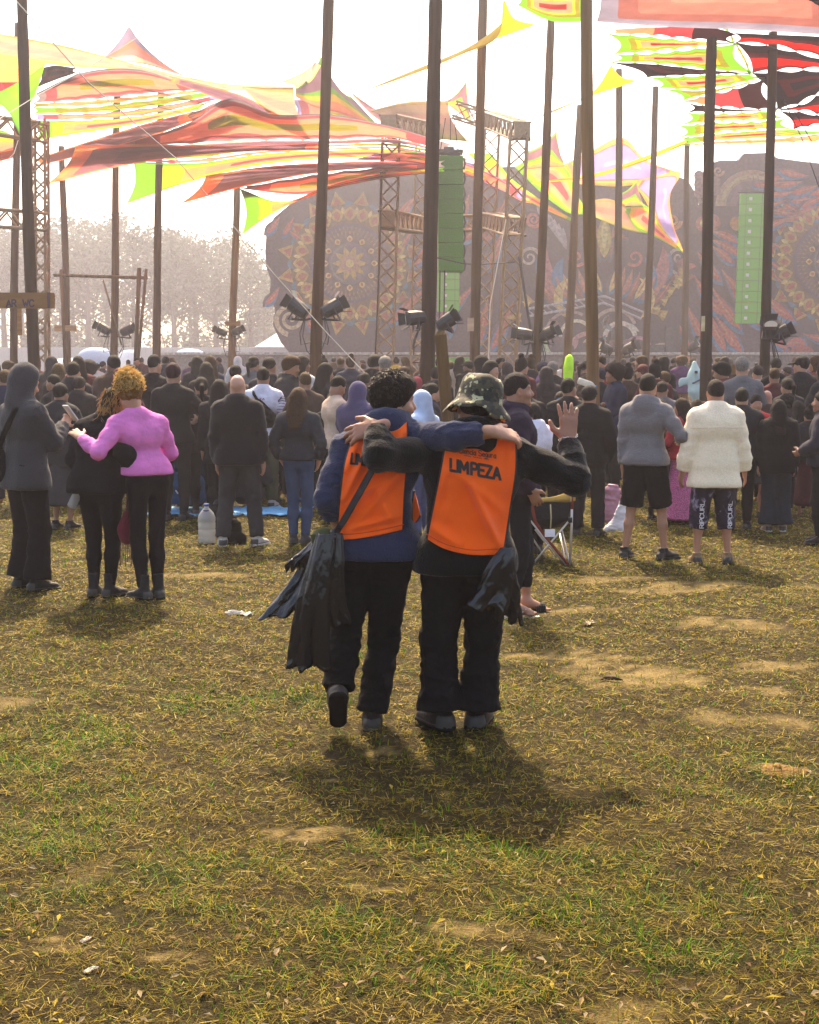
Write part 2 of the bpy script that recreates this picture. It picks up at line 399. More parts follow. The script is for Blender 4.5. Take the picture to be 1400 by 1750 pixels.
pole(11, 992, 180, 969, 610, 14, 36, 'leaning pole above the lime green inflatable tube', (.11, .075, .045))
pole(12, 1003, -10, 1013, 700, 22, 17.5, 'nearest pale weathered pole with a long crack right of centre', (.15, .098, .055))
pole(13, 1058, 118, 1058, 650, 13, 38, 'upright pole with lamps and an orange board in front of the alcove')
pole(14, 1121, 148, 1104, 620, 12, 38, 'slim leaning pole right of the stage alcove')
pole(15, 1175, 235, 1169, 650, 11, 44, 'slim pole with an orange board beside the shark balloon')
pole(16, 1217, 48, 1206, 670, 20, 26, 'dark pole left of the right green speaker column', (.04, .027, .021))
pole(17, 1321, 55, 1307, 670, 17, 27, 'dark pole with round lamps right of the green speaker column', (.04, .027, .021))
# crack on the near pole is part of the grain; short broken post
g = G(779, 925); top = P(753, 572, g[1] - .15)
mb = MB(); mb.tube([A3(0, 0, -.05), (top - g) * .5 + A3(.01, 0, 0), top - g, top - g + A3(0, .01, .02)], [.066, .064, .06, .045], 12)
o = mb.build('broken_post', [M['wood']], None, g, color=(.085, .05, .022)); tag(o, 'short leaning sawn-off post behind the camouflage hat', 'post')

# ------------------------------------------------------------------ lamps on poles
def can(mb_b, mb_d, mb_l, c, d):
    R = frame(d); x, y, z = R[:, 0], R[:, 1], R[:, 2]
    mb_b.tube([c - y * .17, c - y * .15, c - y * .02, c + y * .13], [.05, .095, .115, .12], 14)
    mb_l.tube([c + y * .118, c + y * .135], [.105, .105], 14)
    for q, s in ((z, 1), (z, -1), (x, 1), (x, -1)):                 # four barn door leaves
        side = np.cross(y, q); p0 = c + y * .13 + q * s * .12; e = p0 + y * .1 + q * s * .05
        v = [p0 - side * .085, p0 + side * .085, e + side * .11, e - side * .11]; v += [p + q * s * .006 for p in v]
        mb_d.add(v, [(0, 1, 2, 3), (7, 6, 5, 4), (0, 4, 5, 1), (1, 5, 6, 2), (2, 6, 7, 3), (3, 7, 4, 0)])
def lamp(c, d, arm, label, s=1.0, group='stage lamps clamped to the poles'):
    c = np.asarray(c); root = empty('stage_lamp', arm, label, 'stage lamp', group); arm = np.asarray(arm)
    c0 = (c - arm) / s
    b_, dd, l, y = MB(), MB(), MB(), MB()
    can(b_, dd, l, c0, d)
    R = frame(d); x, z = R[:, 0], R[:, 2]
    y.tube([c0 - x * .13, c0 - x * .14 - z * .2, c0 + x * .14 - z * .2, c0 + x * .13], .014, 6)
    y.tube([c0 - z * .2, c0 * .4 - A3(0, 0, .08), A3(0, 0, 0)], .02, 6)
    cb = MB(); pr = random.Random(int(c[0] * 977))
    for k in range(2):
        e = A3(0, 0, -.35 - .2 * k); m_ = (c0 + e) / 2 + A3(pr.uniform(-.12, .12), 0, -.3)
        cb.tube([c0 - np.asarray(d) * .15 + (m_ - c0) * 0, (c0 + m_) / 2 + A3(0, 0, -.1), m_, (m_ + e) / 2, e], .009, 5)
    for nm, q, m in (('lamp_housing', b_, 'black'), ('barn_doors', dd, 'black'), ('lens', l, 'lens'), ('yoke', y, 'black'), ('cable', cb, 'blackrub')):
        o = q.build(nm, [M[m]], root, smooth=nm in ('cable',)); o.scale = (s, s, s)
    return root
def on_pole(key, py):
    base, top, R = POLES[key]
    lo, hi = 0., 1.
    for _ in range(40):
        m = (lo + hi) / 2
        if proj(base + (top - base) * m)[1] > py: lo = m
        else: hi = m
    return base + (top - base) * lo
for key, py, c1, d1, c2, d2, s, who in (
    (7, 545, (510, 527), (-.75, .2, .55), (567, 527), (.8, .25, .45), 1.15, 'thick pole in front of the mandala'),
    (8, 548, (710, 543), (-.9, -.35, -.1), (763, 550), (.7, -.1, .45), .95, 'thickest dark pole by the speaker stack'),
    (4, 575, (178, 562), (-.8, .2, .45), (217, 565), (.8, .2, .4), 1.2, 'slender pole in front of the left trees'),
    (6, 580, (379, 567), (-.8, .2, .4), (405, 566), (.8, .2, .4), 1.1, 'pole left of the painted stage'),
    (10, 585, (896, 571), (-.9, .2, .1), (936, 571), (.8, -.4, .4), 1.2, 'leaning pole right of the truss tower'),
    (13, 610, (1035, 596), (-.8, -.3, .35), (1075, 596), (.75, -.4, .4), 1.3, 'upright pole before the alcove'),
    (17, 580, (1318, 566), (-.2, -.6, .75), (1334, 570), (.8, -.2, .4), 1.25, 'dark pole right of the green speaker column')):
    a = on_pole(key, py); Y = a[1]; R = POLES[key][2]
    for (cx_, cy_), d, wd in ((c1, d1, 'left-tilted'), (c2, d2, 'right-tilted')):
        sg = -1 if cx_ < proj(a)[0] else 1
        lamp(P(cx_, cy_, Y - .12), d, a + A3(sg * R, -.05, 0), f'{wd} black stage lamp clamped to the {who}', s * (Y / (27 + (Y - 27) / 2.1) if Y > 27 else 1))
a = on_pole(15, 598); lamp(P(1186, 592, a[1] - .12), (.6, -.5, .5), a + A3(.12, -.05, 0), 'single small stage lamp on the slim pole by the shark balloon', 1.9)

# ------------------------------------------------------------------ boards on poles
STROKES = {'L': [[(0,0),(0,1)],[(0,0),(.55,0)]], 'I': [[(0,0),(0,1)]], 'M': [[(0,0),(.04,1),(.4,.25),(.76,1),(.8,0)]], 'P': [[(0,0),(0,1),(.4,1),(.58,.87),(.58,.63),(.4,.48),(0,.48)]],
    'E': [[(.55,0),(0,0),(0,1),(.55,1)],[(0,.52),(.48,.52)]], 'Z': [[(0,1),(.58,1),(0,0),(.6,0)]], 'A': [[(0,0),(.33,1),(.66,0)],[(.13,.33),(.53,.33)]],
    'R': [[(0,0),(0,1),(.4,1),(.56,.86),(.56,.64),(.4,.5),(0,.5)],[(.3,.5),(.6,0)]], 'C': [[(.62,.82),(.45,1),(.18,1),(0,.78),(0,.22),(.18,0),(.45,0),(.62,.18)]],
    'U': [[(0,1),(0,.22),(.16,0),(.44,0),(.6,.22),(.6,1)]], 'S': [[(.55,.85),(.42,1),(.15,1),(0,.85),(0,.65),(.15,.53),(.42,.48),(.56,.35),(.56,.15),(.42,0),(.14,0),(0,.14)]],
    'N': [[(0,0),(0,1),(.6,0),(.6,1)]], 'T': [[(.3,0),(.3,1)],[(0,1),(.6,1)]], 'W': [[(0,1),(.2,0),(.4,.7),(.6,0),(.8,1)]], 'X': [[(0,0),(.6,1)],[(0,1),(.6,0)]], '!': [[(0,.3),(0,1)],[(0,0),(0,.08)]],
    'e': [[(.05,.3),(.45,.3),(.42,.5),(.25,.6),(.05,.45),(.02,.2),(.15,0),(.42,.06)]], 'n': [[(0,0),(0,.6)],[(0,.42),(.15,.6),(.34,.55),(.38,.4),(.38,0)]], 'c': [[(.4,.5),(.25,.6),(.06,.48),(.02,.2),(.15,0),(.4,.08)]],
    'i': [[(0,0),(0,.6)],[(0,.78),(0,.84)]], 'a': [[(.4,.6),(.2,.6),(.02,.42),(.02,.15),(.18,0),(.36,.1),(.4,.3),(.4,.6),(.42,0)]], 'g': [[(.4,.5),(.25,.6),(.05,.48),(.03,.2),(.18,.05),(.4,.15),(.42,.6),(.4,-.2),(.2,-.32),(.02,-.2)]],
    'u': [[(0,.6),(0,.15),(.14,0),(.36,.1),(.38,.6)]], 'r': [[(0,0),(0,.6)],[(0,.38),(.16,.58),(.32,.56)]], 'o': [[(.2,0),(.03,.15),(.03,.45),(.2,.6),(.38,.45),(.38,.15),(.2,0)]], ' ': [], 'z': [[(0,.6),(.36,.6),(0,0),(.38,0)]],
    'l': [[(0,0),(0,1)]], 'd': [[(.4,1),(.4,0)],[(.4,.5),(.22,.6),(.03,.45),(.03,.15),(.2,0),(.4,.12)]]}
ADV = dict(L=.72, I=.22, M=1.16, P=.74, E=.74, Z=.78, A=.84, R=.78, C=.8, U=.8, S=.74, N=.8, T=.74, W=1., X=.78)
ADV.update({'!': .3, ' ': .45, 'i': .2, 'l': .2}); 
def strokes(text, size):
    """list of polylines in text units (x right, y up)"""
    x, out = 0., []
    for ch in text:
        for pl in STROKES[ch]: out.append([((x + a) * size, b_ * size) for a, b_ in pl])
        x += ADV.get(ch, .58)
    return out, x * size
def stroke_mesh(polys, fn, width, step=None):
    """thin raised strokes: every polyline point goes through fn(u,v,lift) -> 3D"""
    mb = MB(); step = step or width * 1.2
    for pl in polys:
        q = [np.array(p, float) for p in pl]
        pts = []
        for a, b_ in zip(q, q[1:]):
            n = max(1, int(np.linalg.norm(b_ - a) / step))
            pts += [a + (b_ - a) * i / n for i in range(n)]
        pts.append(q[-1])
        v = []
        for i, p in enumerate(pts):
            d = pts[min(i + 1, len(pts) - 1)] - pts[max(i - 1, 0)]; d = d / (np.linalg.norm(d) + 1e-9); nrm = np.array((-d[1], d[0]))
            ext = d * width * .4 * (1 if i == len(pts) - 1 else -1 if i == 0 else 0)
            for s in (-1, 1): v.append(fn(*(p + ext + nrm * s * width / 2)))
        f = [(2 * i, 2 * i + 1, 2 * i + 3, 2 * i + 2) for i in range(len(pts) - 1)]
        mb.add(v, f)
    return mb
def board(px0, px1, py0, py1, Y, label, col, text=None, tcol=(.03, .02, .03), tsize=.6, name='sign_board', ty=None):
    Y = far(Y + .35) - .35 if Y > 27 else Y; a, b_ = P(px0, py1, Y), P(px1, py0, Y); c = (a + b_) / 2; h = np.abs(b_ - a) / 2; h[1] = .02
    root = empty(name, c, label, 'sign')
    mb = MB(); mb.box((0, 0, 0), h); mb.build('board', [M['plank']], root, color=col)
    if text:
        pl, wd = strokes(text, h[2] * 2 * tsize); k = min(1, h[0] * 1.9 / wd)
        fn = lambda u, v: A3((u - wd / 2) * k + (ty[0] if ty else 0), -.0235, v - h[2] * tsize + (ty[1] if ty else 0))
        stroke_mesh(pl, fn, h[2] * .2).build('lettering', [M['obj']], root, color=tcol)
    return root
b1 = board(-40, 93, 500, 527, 23.6, 'long brown plank sign nailed across the dark left pole', (.21, .10, .03), 'AR  WC', (.045, .025, .05), .42, ty=(.1, -.05))
mb = MB(); mb.box(np.array(P(83, 513, 23.575)) - np.array(b1.location), A3(.022, .004, .14)); mb.build('dark_stripe', [M['obj']], b1, color=(.04, .02, .05))
board(93, 131, 556, 566, 39.7, 'small pale board on the slender pole at left', (.36, .22, .11))
board(385, 411, 549, 557, 41.7, 'small brown crossboard on the pole left of the painted stage', (.25, .14, .08))
board(29, 37, 527, 573, 33.8, 'narrow orange and green vertical board on the thin left pole', (.32, .16, .04))
board(1031, 1081, 622, 636, 37.6, 'orange board on the upright pole before the alcove', (.5, .17, .08))
board(1156, 1180, 609, 620, 43.6, 'orange and yellow board beside the shark balloon', (.5, .2, .06))
board(799, 810, 543, 566, 29.7, 'pale pink paper notice on the pole right of the truss', (.5, .36, .27))
board(1199, 1205, 540, 566, 25.7, 'cream vertical paper notice on the dark right pole', (.55, .5, .3))
board(1250, 1259, 622, 640, 27, 'tiny brown board left of the round lamps', (.2, .11, .05))

# ------------------------------------------------------------------ goalpost-like timber frame at the left
root = empty('goalpost', G(200, 712), 'bamboo crossbar on a tripod of thin posts at left', 'goalpost')
g0 = np.array(root.location); Yf = g0[1]
for nm, a, b_, r_ in (('crossbar', (92, 470), (252, 475), .05), ('post', (238, 458), (231, 640), .07), ('post', (250, 460), (234, 640), .05), ('post', (104, 460), (112, 640), .05), ('brace', (176, 478), (208, 590), .025)):
    mb = MB(); mb.tube([P(*a, Yf) - g0, P(*b_, Yf) - g0], r_, 8); o = mb.build(nm, [M['wood']], root, color=(.2, .14, .085), smooth=True)
# ------------------------------------------------------------------ painted stage
YS = far(58.0); KS = YS / 58.0
root = empty('stage', A3(16, YS, float(gz(16, YS))), 'huge psychedelic painted stage facade with mandalas, feathers and alcove', 'stage')
S0 = np.array(root.location)
def SP(px, py, lay=0.): return P(px, py, YS - .06 * KS * lay) - S0
outline = [(498, 607), (480, 585), (466, 555), (470, 530), (461, 500), (463, 478), (455, 455), (453, 430), (455, 400), (468, 372), (500, 345), (560, 318), (660, 296), (760, 288), (900, 284), (1020, 290), (1110, 294), (1150, 298),
           (1176, 308), (1189, 330), (1194, 350), (1201, 346), (1193, 325), (1194, 300), (1200, 296), (1210, 296), (1212, 280), (1230, 274), (1262, 274), (1272, 262), (1310, 261), (1330, 270), (1375, 276), (1440, 283), (1520, 290), (1520, 607)]
n = len(outline)
v = [SP(x, y, 0) for x, y in outline] + [SP(x, y, 0) + A3(0, 1.2, 0) for x, y in outline]
f = [tuple(range(n - 1, -1, -1)), tuple(range(n, 2 * n))] + [(i, (i + 1) % n, n + (i + 1) % n, n + i) for i in range(n)]
me = new_mesh('facade', v, f, [M['paint']]); vcol(me, np.tile(A3(.060, .034, .050), (2 * n, 1)))
link('facade', me, root)
class Mural:
    def __init__(s, name, lay=1): s.mb, s.name, s.lay = MB(), name, lay
    def poly_strip(s, L, R, col, lay):
        v = [SP(*p, lay) for p in L] + [SP(*p, lay) for p in R]; k = len(L)
        s.mb.add(v, [(i, i + 1, k + i + 1, k + i) for i in range(k - 1)], 0, col)
    def leaf(s, x, y, ang, ln, wd, col, curl=0., lay=None, pw=.8, n=9, skew=0.):
        lay = s.lay if lay is None else lay; L, R = [], []
        px, py, a = x, y, math.radians(ang)
        for i in range(n):
            q = i / (n - 1); h = wd / 2 * max(.02, math.sin(math.pi * (q ** (1 + skew)))) ** pw
            nx, ny = -math.sin(a), math.cos(a)
            L.append((px + nx * h, py + ny * h)); R.append((px - nx * h, py - ny * h))
            st = ln / (n - 1); px += math.cos(a) * st; py += math.sin(a) * st; a += math.radians(curl) / (n - 1)
        s.poly_strip(L, R, col, lay)
    def ring(s, x, y, r0, r1, col, lay=None, n=48, a0=0, a1=360, wob=0, wn=0):
        lay = s.lay if lay is None else lay
        L, R = [], []
        for i in range(n + 1):
            a = math.radians(a0 + (a1 - a0) * i / n); k = 1 + wob * math.sin(wn * a)
            L.append((x + r0 * math.cos(a), y + r0 * math.sin(a))); R.append((x + r1 * k * math.cos(a), y + r1 * k * math.sin(a)))
        s.poly_strip(L, R, col, lay)
    def petals(s, x, y, r, n, ln, wd, col, lay, a0=0, pw=.8, skew=0.):
        for i in range(n):
            a = a0 + 360 * i / n
            s.leaf(x + r * math.cos(math.radians(a)), y + r * math.sin(math.radians(a)), a, ln, wd, col, 0, lay, pw, 6, skew)
    def spiral(s, x, y, r, turns, wd, col, a0=0, lay=None, sg=1):
        lay = s.lay if lay is None else lay; L, R = [], []; n = int(turns * 20)
        for i in range(n + 1):
            q = i / n; a = math.radians(a0) + sg * turns * 6.283 * q; rr = r * (1 - .9 * q); h = wd * (1 - .6 * q) / 2
            L.append((x + (rr + h) * math.cos(a), y + (rr + h) * math.sin(a))); R.append((x + (rr - h) * math.cos(a), y + (rr - h) * math.sin(a)))
        s.poly_strip(L, R, col, lay)
    def tri(s, x, y, ang, ln, wd, col, lay):
        a = math.radians(ang); d = (math.cos(a), math.sin(a)); nn = (-d[1], d[0])
        s.mb.add([SP(x + nn[0] * wd / 2, y + nn[1] * wd / 2, lay), SP(x - nn[0] * wd / 2, y - nn[1] * wd / 2, lay), SP(x + d[0] * ln, y + d[1] * ln, lay)], [(0, 1, 2)], 0, col)
    def done(s, name=None):
        if not s.mb.v: return
        o = s.mb.build(name or s.name, [M['paint']], root, cols=True); s.mb = MB(); return o
OC, RD, TL, BR, PK, YL = (.40, .22, .05), (.34, .06, .035), (.03, .13, .20), (.16, .07, .03), (.46, .11, .09), (.55, .36, .12)
def mandala(x, y, R, name):
    m = Mural(name); k = R / 120
    for i in range(16):
        a = 22.5 * i + 11; c, s_ = math.cos(math.radians(a)), math.sin(math.radians(a))
        m.tri(x + 1.03 * R * c, y + 1.03 * R * s_, a, 30 * k, 34 * k, OC, 1); m.tri(x + 1.05 * R * c, y + 1.05 * R * s_, a, 17 * k, 18 * k, RD, 2)
        m.ring(x + 1.0 * R * math.cos(math.radians(a + 11)), y + 1.0 * R * math.sin(math.radians(a + 11)), 0, 11 * k, TL, 1.5, 12)
    m.ring(x, y, .66 * R, 1.02 * R, BR, 2, 64, wob=.04, wn=24)
    m.petals(x, y, .74 * R, 24, 30 * k, 26 * k, OC, 3); m.petals(x, y, .78 * R, 24, 19 * k, 13 * k, RD, 4)
    m.petals(x, y, .86 * R, 24, 16 * k, 8 * k, YL, 4.5, 7.5)
    m.ring(x, y, .62 * R, .70 * R, (.09, .05, .08), 4.6)
    m.ring(x, y, .40 * R, .64 * R, (.12, .055, .06), 5)
    for j, (rr, nn, c) in enumerate(((.58, 54, (.2, .12, .10)), (.50, 48, (.28, .15, .05)), (.44, 40, (.16, .08, .09)))): m.petals(x, y, rr * R, nn, 9 * k, 3.6 * k, c, 6 + j * .5)
    m.petals(x, y, .37 * R, 12, 14 * k, 13 * k, YL, 7.6); m.petals(x, y, .39 * R, 12, 8 * k, 6 * k, RD, 8)
    m.ring(x, y, 0, .37 * R, (.10, .06, .09), 8.2); m.ring(x, y, .31 * R, .34 * R, (.16, .13, .10), 8.4, a0=100, a1=260)
    m.petals(x, y, .04 * R, 10, 32 * k, 12 * k, OC, 9); m.petals(x, y, .03 * R, 10, 20 * k, 8 * k, (.34, .15, .10), 9.4, 18); m.ring(x, y, 0, .07 * R, YL, 9.8, 16)
    return m.done()
mandala(598, 450, 98, 'mandala_painting'); mandala(1425, 447, 98, 'mandala_painting')
def feather(m, x, y, ang, ln, wd, curl=0, c1=(.42, .075, .055), c2=(.03, .13, .25), lay=1):
    m.leaf(x, y, ang, ln * 1.06, wd * 1.3, (.10, .055, .07), curl, lay, .9, 10, .4)
    m.leaf(x + 2, y + 3, ang, ln, wd * 1.05, c2, curl, lay + .4, .8, 10, .5)
    m.leaf(x + 2, y, ang, ln * .93, wd * .72, c1, curl, lay + .8, .75, 10, .35)
    m.leaf(x + 2, y, ang, ln * .80, wd * .16, (.42, .15, .10), curl, lay + 1.2, .6, 8); m.done('painted_feather')
m = Mural('wing_painting')
fr = random.Random(5)
for (x, y, a, l, w_, c) in [(1215, 490, 62, 95, 24, -14), (1232, 460, 55, 105, 26, -12), (1205, 525, 70, 90, 22, -10), (1222, 540, 58, 82, 24, -8), (1185, 470, 62, 90, 22, -14), (1172, 520, 68, 85, 20, -10), (1160, 555, 72, 60, 16, 0), (1190, 430, 56, 70, 20, -10),
    (1250, 500, 52, 90, 24, -14), (1300, 500, 46, 80, 22, -12), (1318, 415, 28, 55, 18, 16), (1320, 470, 36, 55, 18, 10), (1255, 430, 50, 80, 24, -14), (1300, 560, 40, 60, 20, 0), (1310, 445, 32, 60, 18, 0), (1215, 410, 20, 60, 20, 20), (1212, 395, 10, 55, 18, 30), (1215, 420, 35, 50, 18, 10),
    (1340, 330, 150, 60, 16, 20), (1395, 335, 160, 50, 16, 20), (1330, 355, 155, 45, 14, 20), (1400, 315, 155, 60, 16, 15), (1360, 300, 165, 55, 16, 20), (1370, 570, 20, 70, 18, -20), (1330, 345, 25, 60, 16, 10), (1340, 380, 20, 60, 16, 0)]:
    feather(m, x, y, a, l, w_, c)
for i in range(16):
    x, y = 690 + fr.random() * 190, 330 + fr.random() * 210
    feather(m, x, y, 118 + fr.uniform(-18, 18), 70 + fr.random() * 30, 20, fr.uniform(-10, 25))
for i in range(10):
    feather(m, 462 + fr.random() * 90, 360 + fr.random() * 190, 70 + fr.uniform(-50, 50), 40, 14, 20)
m.done()
m = Mural('scroll_painting')
SC = (.38, .28, .24)
for (x, y, r, tn, wd, a0, sg, c) in [(497, 545, 27, 2.0, 9, 100, 1, (.33, .24, .16)), (912, 375, 14, 1.8, 7, 0, 1, PK), (1150, 378, 14, 1.8, 7, 0, 1, (.45, .16, .07)), (1160, 440, 17, 1.6, 6, 150, 1, SC), (1145, 472, 13, 1.3, 6, 60, -1, SC), (905, 440, 18, 1.6, 6, 0, -1, SC), (945, 480, 22, 1.3, 9, 80, 1, YL), (1120, 480, 20, 1.3, 9, 100, -1, YL),
    (1350, 615 - 18, 12, 1.5, 6, 40, 1, (.35, .06, .05)), (985, 440, 15, 1.3, 6, 40, 1, PK), (1085, 440, 15, 1.3, 6, 140, -1, PK), (1228, 292, 9, 1.4, 5, 0, 1, (.3, .15, .1)), (1200, 306, 8, 1.2, 5, 0, 1, (.2, .1, .1))]:
    m.spiral(x, y, r, tn, wd, c, a0, 1.5, sg); m.done('painted_scroll')
m.ring(1285, 352, 44, 62, (.30, .17, .11), 1.4, 30, 180, 345); m.ring(1285, 352, 26, 44, (.13, .07, .09), 1.2, 30, 180, 345)
m.done('painted_arch')
for i in range(9): m.leaf(1285 + 50 * math.cos(math.radians(190 + 18 * i)), 352 + 50 * math.sin(math.radians(190 + 18 * i)), 280 + 18 * i, 24, 7, (.4, .28, .16), 20, 2)
m.done('painted_plume')
for i in range(7): m.ring(1195 + 14 * (i % 3), 300 + 10 * i // 2, 0, 9, (.17, .085, .09), 1.6 + .1 * i, 14)
m.done('painted_cloud')
for i in range(6): m.ring(1200 + fr.random() * 60, 370 + fr.random() * 25, 0, 9 + 5 * fr.random(), fr.choice([(.34, .09, .08), YL, (.35, .13, .05)]), 2 + .2 * i, 14)
m.done('painted_orb')
for i in range(18):
    feather(m, 1330 + fr.random() * 150, 285 + fr.random() * 85, 170 + fr.uniform(-30, 20), 55, 15, 15, lay=2)
feather(m, 1340, 590, -30, 40, 20, 60); m.leaf(1340, 603, 10, 52, 14, (.34, .06, .05), -30, 2); m.leaf(1352, 598, -20, 40, 10, (.34, .06, .05), 50, 2.2)
m.done()
# bird face with beak, brow feathers and swirling plumes around the alcove
m = Mural('bird_face_painting')
m.leaf(1033, 370, 90, 70, 24, (.40, .27, .07), 0, 3, .7); m.leaf(1033, 372, 90, 55, 10, (.5, .36, .13), 0, 3.4, .7)
m.done('painted_beak')
for sg in (-1, 1):
    for i in range(9):
        a = 90 + sg * (20 + i * 12); feather(m, 1033 + sg * (16 + 3 * i), 385 + 3 * i, a, 62 - 2 * i, 15, -sg * 30, (.16, .085, .09) if i % 2 else (.2, .09, .08), (.05, .07, .11), 1)
    for i in range(8):
        feather(m, 1033 + sg * (20 + i * 13), 452 + 4 * i, 90 + sg * (5 + 3 * i), 52, 15, sg * 24, [YL, (.34, .12, .08), (.4, .14, .10), (.3, .08, .06)][i % 4], [(.04, .13, .22), (.16, .06, .04)][i % 2], 2)
    m.done('painted_plumage')
    m.leaf(1033 + sg * 70, 440, 90 - sg * 30, 90, 22, (.04, .13, .23), sg * 90, 2.6); m.leaf(1033 + sg * 100, 420, 90 - sg * 10, 110, 24, (.36, .11, .11), sg * 80, 2.5); m.leaf(1033 + sg * 60, 475, 90 - sg * 50, 80, 16, YL, sg * 110, 3)
    m.leaf(1033 + sg * 112, 430, 90, 95, 18, (.05, .11, .2), sg * 40, 2.2)
for i in range(7): m.leaf(938 + 5 * i, 378 + 8 * i, -135 + 4 * i, 38, 11, (.30, .24, .24), 30, 2.2 + .1 * i)
m.done('painted_swoosh')
for (x, y) in ((1150, 500), (1162, 490), (1140, 515), (1170, 480), (1128, 530), (1138, 540), (905, 520), (890, 540)):
    m.tri(x, y, 200 + fr.uniform(-60, 60), 26, 20, OC, 2.4); m.tri(x, y, 200, 14, 9, YL, 2.8)
m.done('painted_thorns')
for i in range(10): m.leaf(1145 + fr.random() * 25, 455 + fr.random() * 30, fr.random() * 360, 22, 10, (.36, .10, .10), 60, 2.2)
m.done()
# alcove: dark opening box with gabled truss, arches and speakers on the apron
ap = MB(); ap.box(SP(1000, 626, 0) + A3(0, -1.2 * KS, -.1), A3(18.6, 1.1, .52) * KS, col=(.11, .085, .095))
ap.build('apron', [M['paint']], root, cols=True)
mb = MB(); mb.box(SP(1000, 606, 0) + A3(0, -1.25 * KS, .02), A3(18.7, 1.2, .05) * KS, col=(.42, .36, .33)); mb.box(SP(1290, 633, 0) + A3(0, -2.36 * KS, 0), A3(4.6, .05, .03) * KS, col=(.45, .38, .36))
mb.build('stage_edge_trim', [M['paint']], root, cols=True)
mb = MB(); mb.box(SP(1033, 577, 0) + A3(0, -.5 * KS, 0), A3(3.0, .2, .72) * KS, col=(.055, .035, .05)); mb.build('alcove_back', [M['paint']], root, cols=True)
mb = MB()
for a, b_ in (((900, 528), (1033, 506)), ((1033, 506), (1100, 534)), ((905, 540), (1033, 518)), ((1033, 518), (1096, 545))): mb.tube([SP(*a, 14), SP(*b_, 14)], .06 * KS, 6, col=(.34, .29, .29))
for i in range(12):
    q = i / 12; mb.tube([SP(900 + 133 * q, 528 - 22 * q, 14), SP(911 + 133 * q, 537 - 22 * q, 14)], .03 * KS, 5, col=(.3, .25, .25))
mb.build('gable_truss', [M['paint']], root, cols=True)
m = Mural('alcove_scrollwork')
for (x, y, r0, r1, a0, a1, c) in [(985, 575, 24, 30, 180, 350, (.55, .45, .30)), (1060, 578, 22, 30, 185, 350, (.55, .44, .36)), (1050, 566, 34, 40, 190, 340, (.4, .28, .22)), (960, 585, 24, 34, 60, 190, (.35, .38, .22)), (1005, 600, 26, 34, 200, 340, (.4, .2, .18)), (975, 575, 40, 45, 185, 300, (.3, .2, .18)),
    (1090, 600, 20, 26, 180, 340, (.34, .16, .2)), (940, 590, 26, 30, 100, 260, (.35, .25, .2))]: m.ring(x, y, r0, r1, c, 13, 24, a0, a1)
for i in range(26): m.leaf(930 + fr.random() * 190, 560 + fr.random() * 40, fr.random() * 360, 26, 8, fr.choice([(.42, .3, .22), (.36, .15, .16), (.5, .42, .36), (.2, .1, .12), (.14, .2, .2)]), fr.uniform(-90, 90), 13.4)
m.done()
for (x0, x1, y0, y1) in ((1131, 1150, 560, 604), (1096, 1128, 590, 604), (880, 905, 585, 604), (1040, 1062, 566, 582), (1008, 1020, 570, 590)):
    mb = MB(); c = (SP(x0, y1) + SP(x1, y0)) / 2; mb.box(c + A3(0, -.9 * KS, 0), A3((x1 - x0) * YS / F / 2, .25, (y1 - y0) * YS / F / 2), col=(.06, .05, .06)); mb.build('booth_panel', [M['paint']], root, cols=True)
# ------------------------------------------------------------------ bass bins under the stage edge (green, gridded)
def bass_row(px0, px1, py0, py1, Y, nx, ny, label):
    a, b_ = P(px0, py1, Y), P(px1, py0, Y); c = (a + b_) / 2; root = empty('subwoofer_stack', A3(c[0], Y, a[2]), label, 'speaker')
    w_, h_ = (b_[0] - a[0]) / nx, (b_[2] - a[2]) / ny
    mb = MB(); mb.box((0, 0, 0), A3(w_ * .48, .35, h_ * .47)); me = mb.mesh('cabinet', [M['green']])
    for j in range(ny):
        for i in range(nx): link('cabinet', me, root, (-(b_[0] - a[0]) / 2 + w_ * (i + .5), .35, h_ * (j + .5)))
    mb = MB()
    for j in range(ny + 1): mb.box((0, -.02, h_ * j), A3((b_[0] - a[0]) / 2, .03, .015))
    mb.build('frame_rail', [M['steel']], root)
M['green'] = mat('speaker_mesh_green', (.07, .36, .006), .6, noise=.2, nscale=30)
M['greenD'] = mat('speaker_mesh_dark_green', (.02, .22, .008), .6, noise=.45, nscale=45, bump=.8, bscale=45)
bass_row(1223, 1281, 640, 676, YS - 4.7, 4, 3, 'green subwoofer wall under the right side of the stage')
bass_row(734, 818, 610, 652, YS - 4.7, 5, 3, 'green subwoofer wall under the stage behind the truss tower')
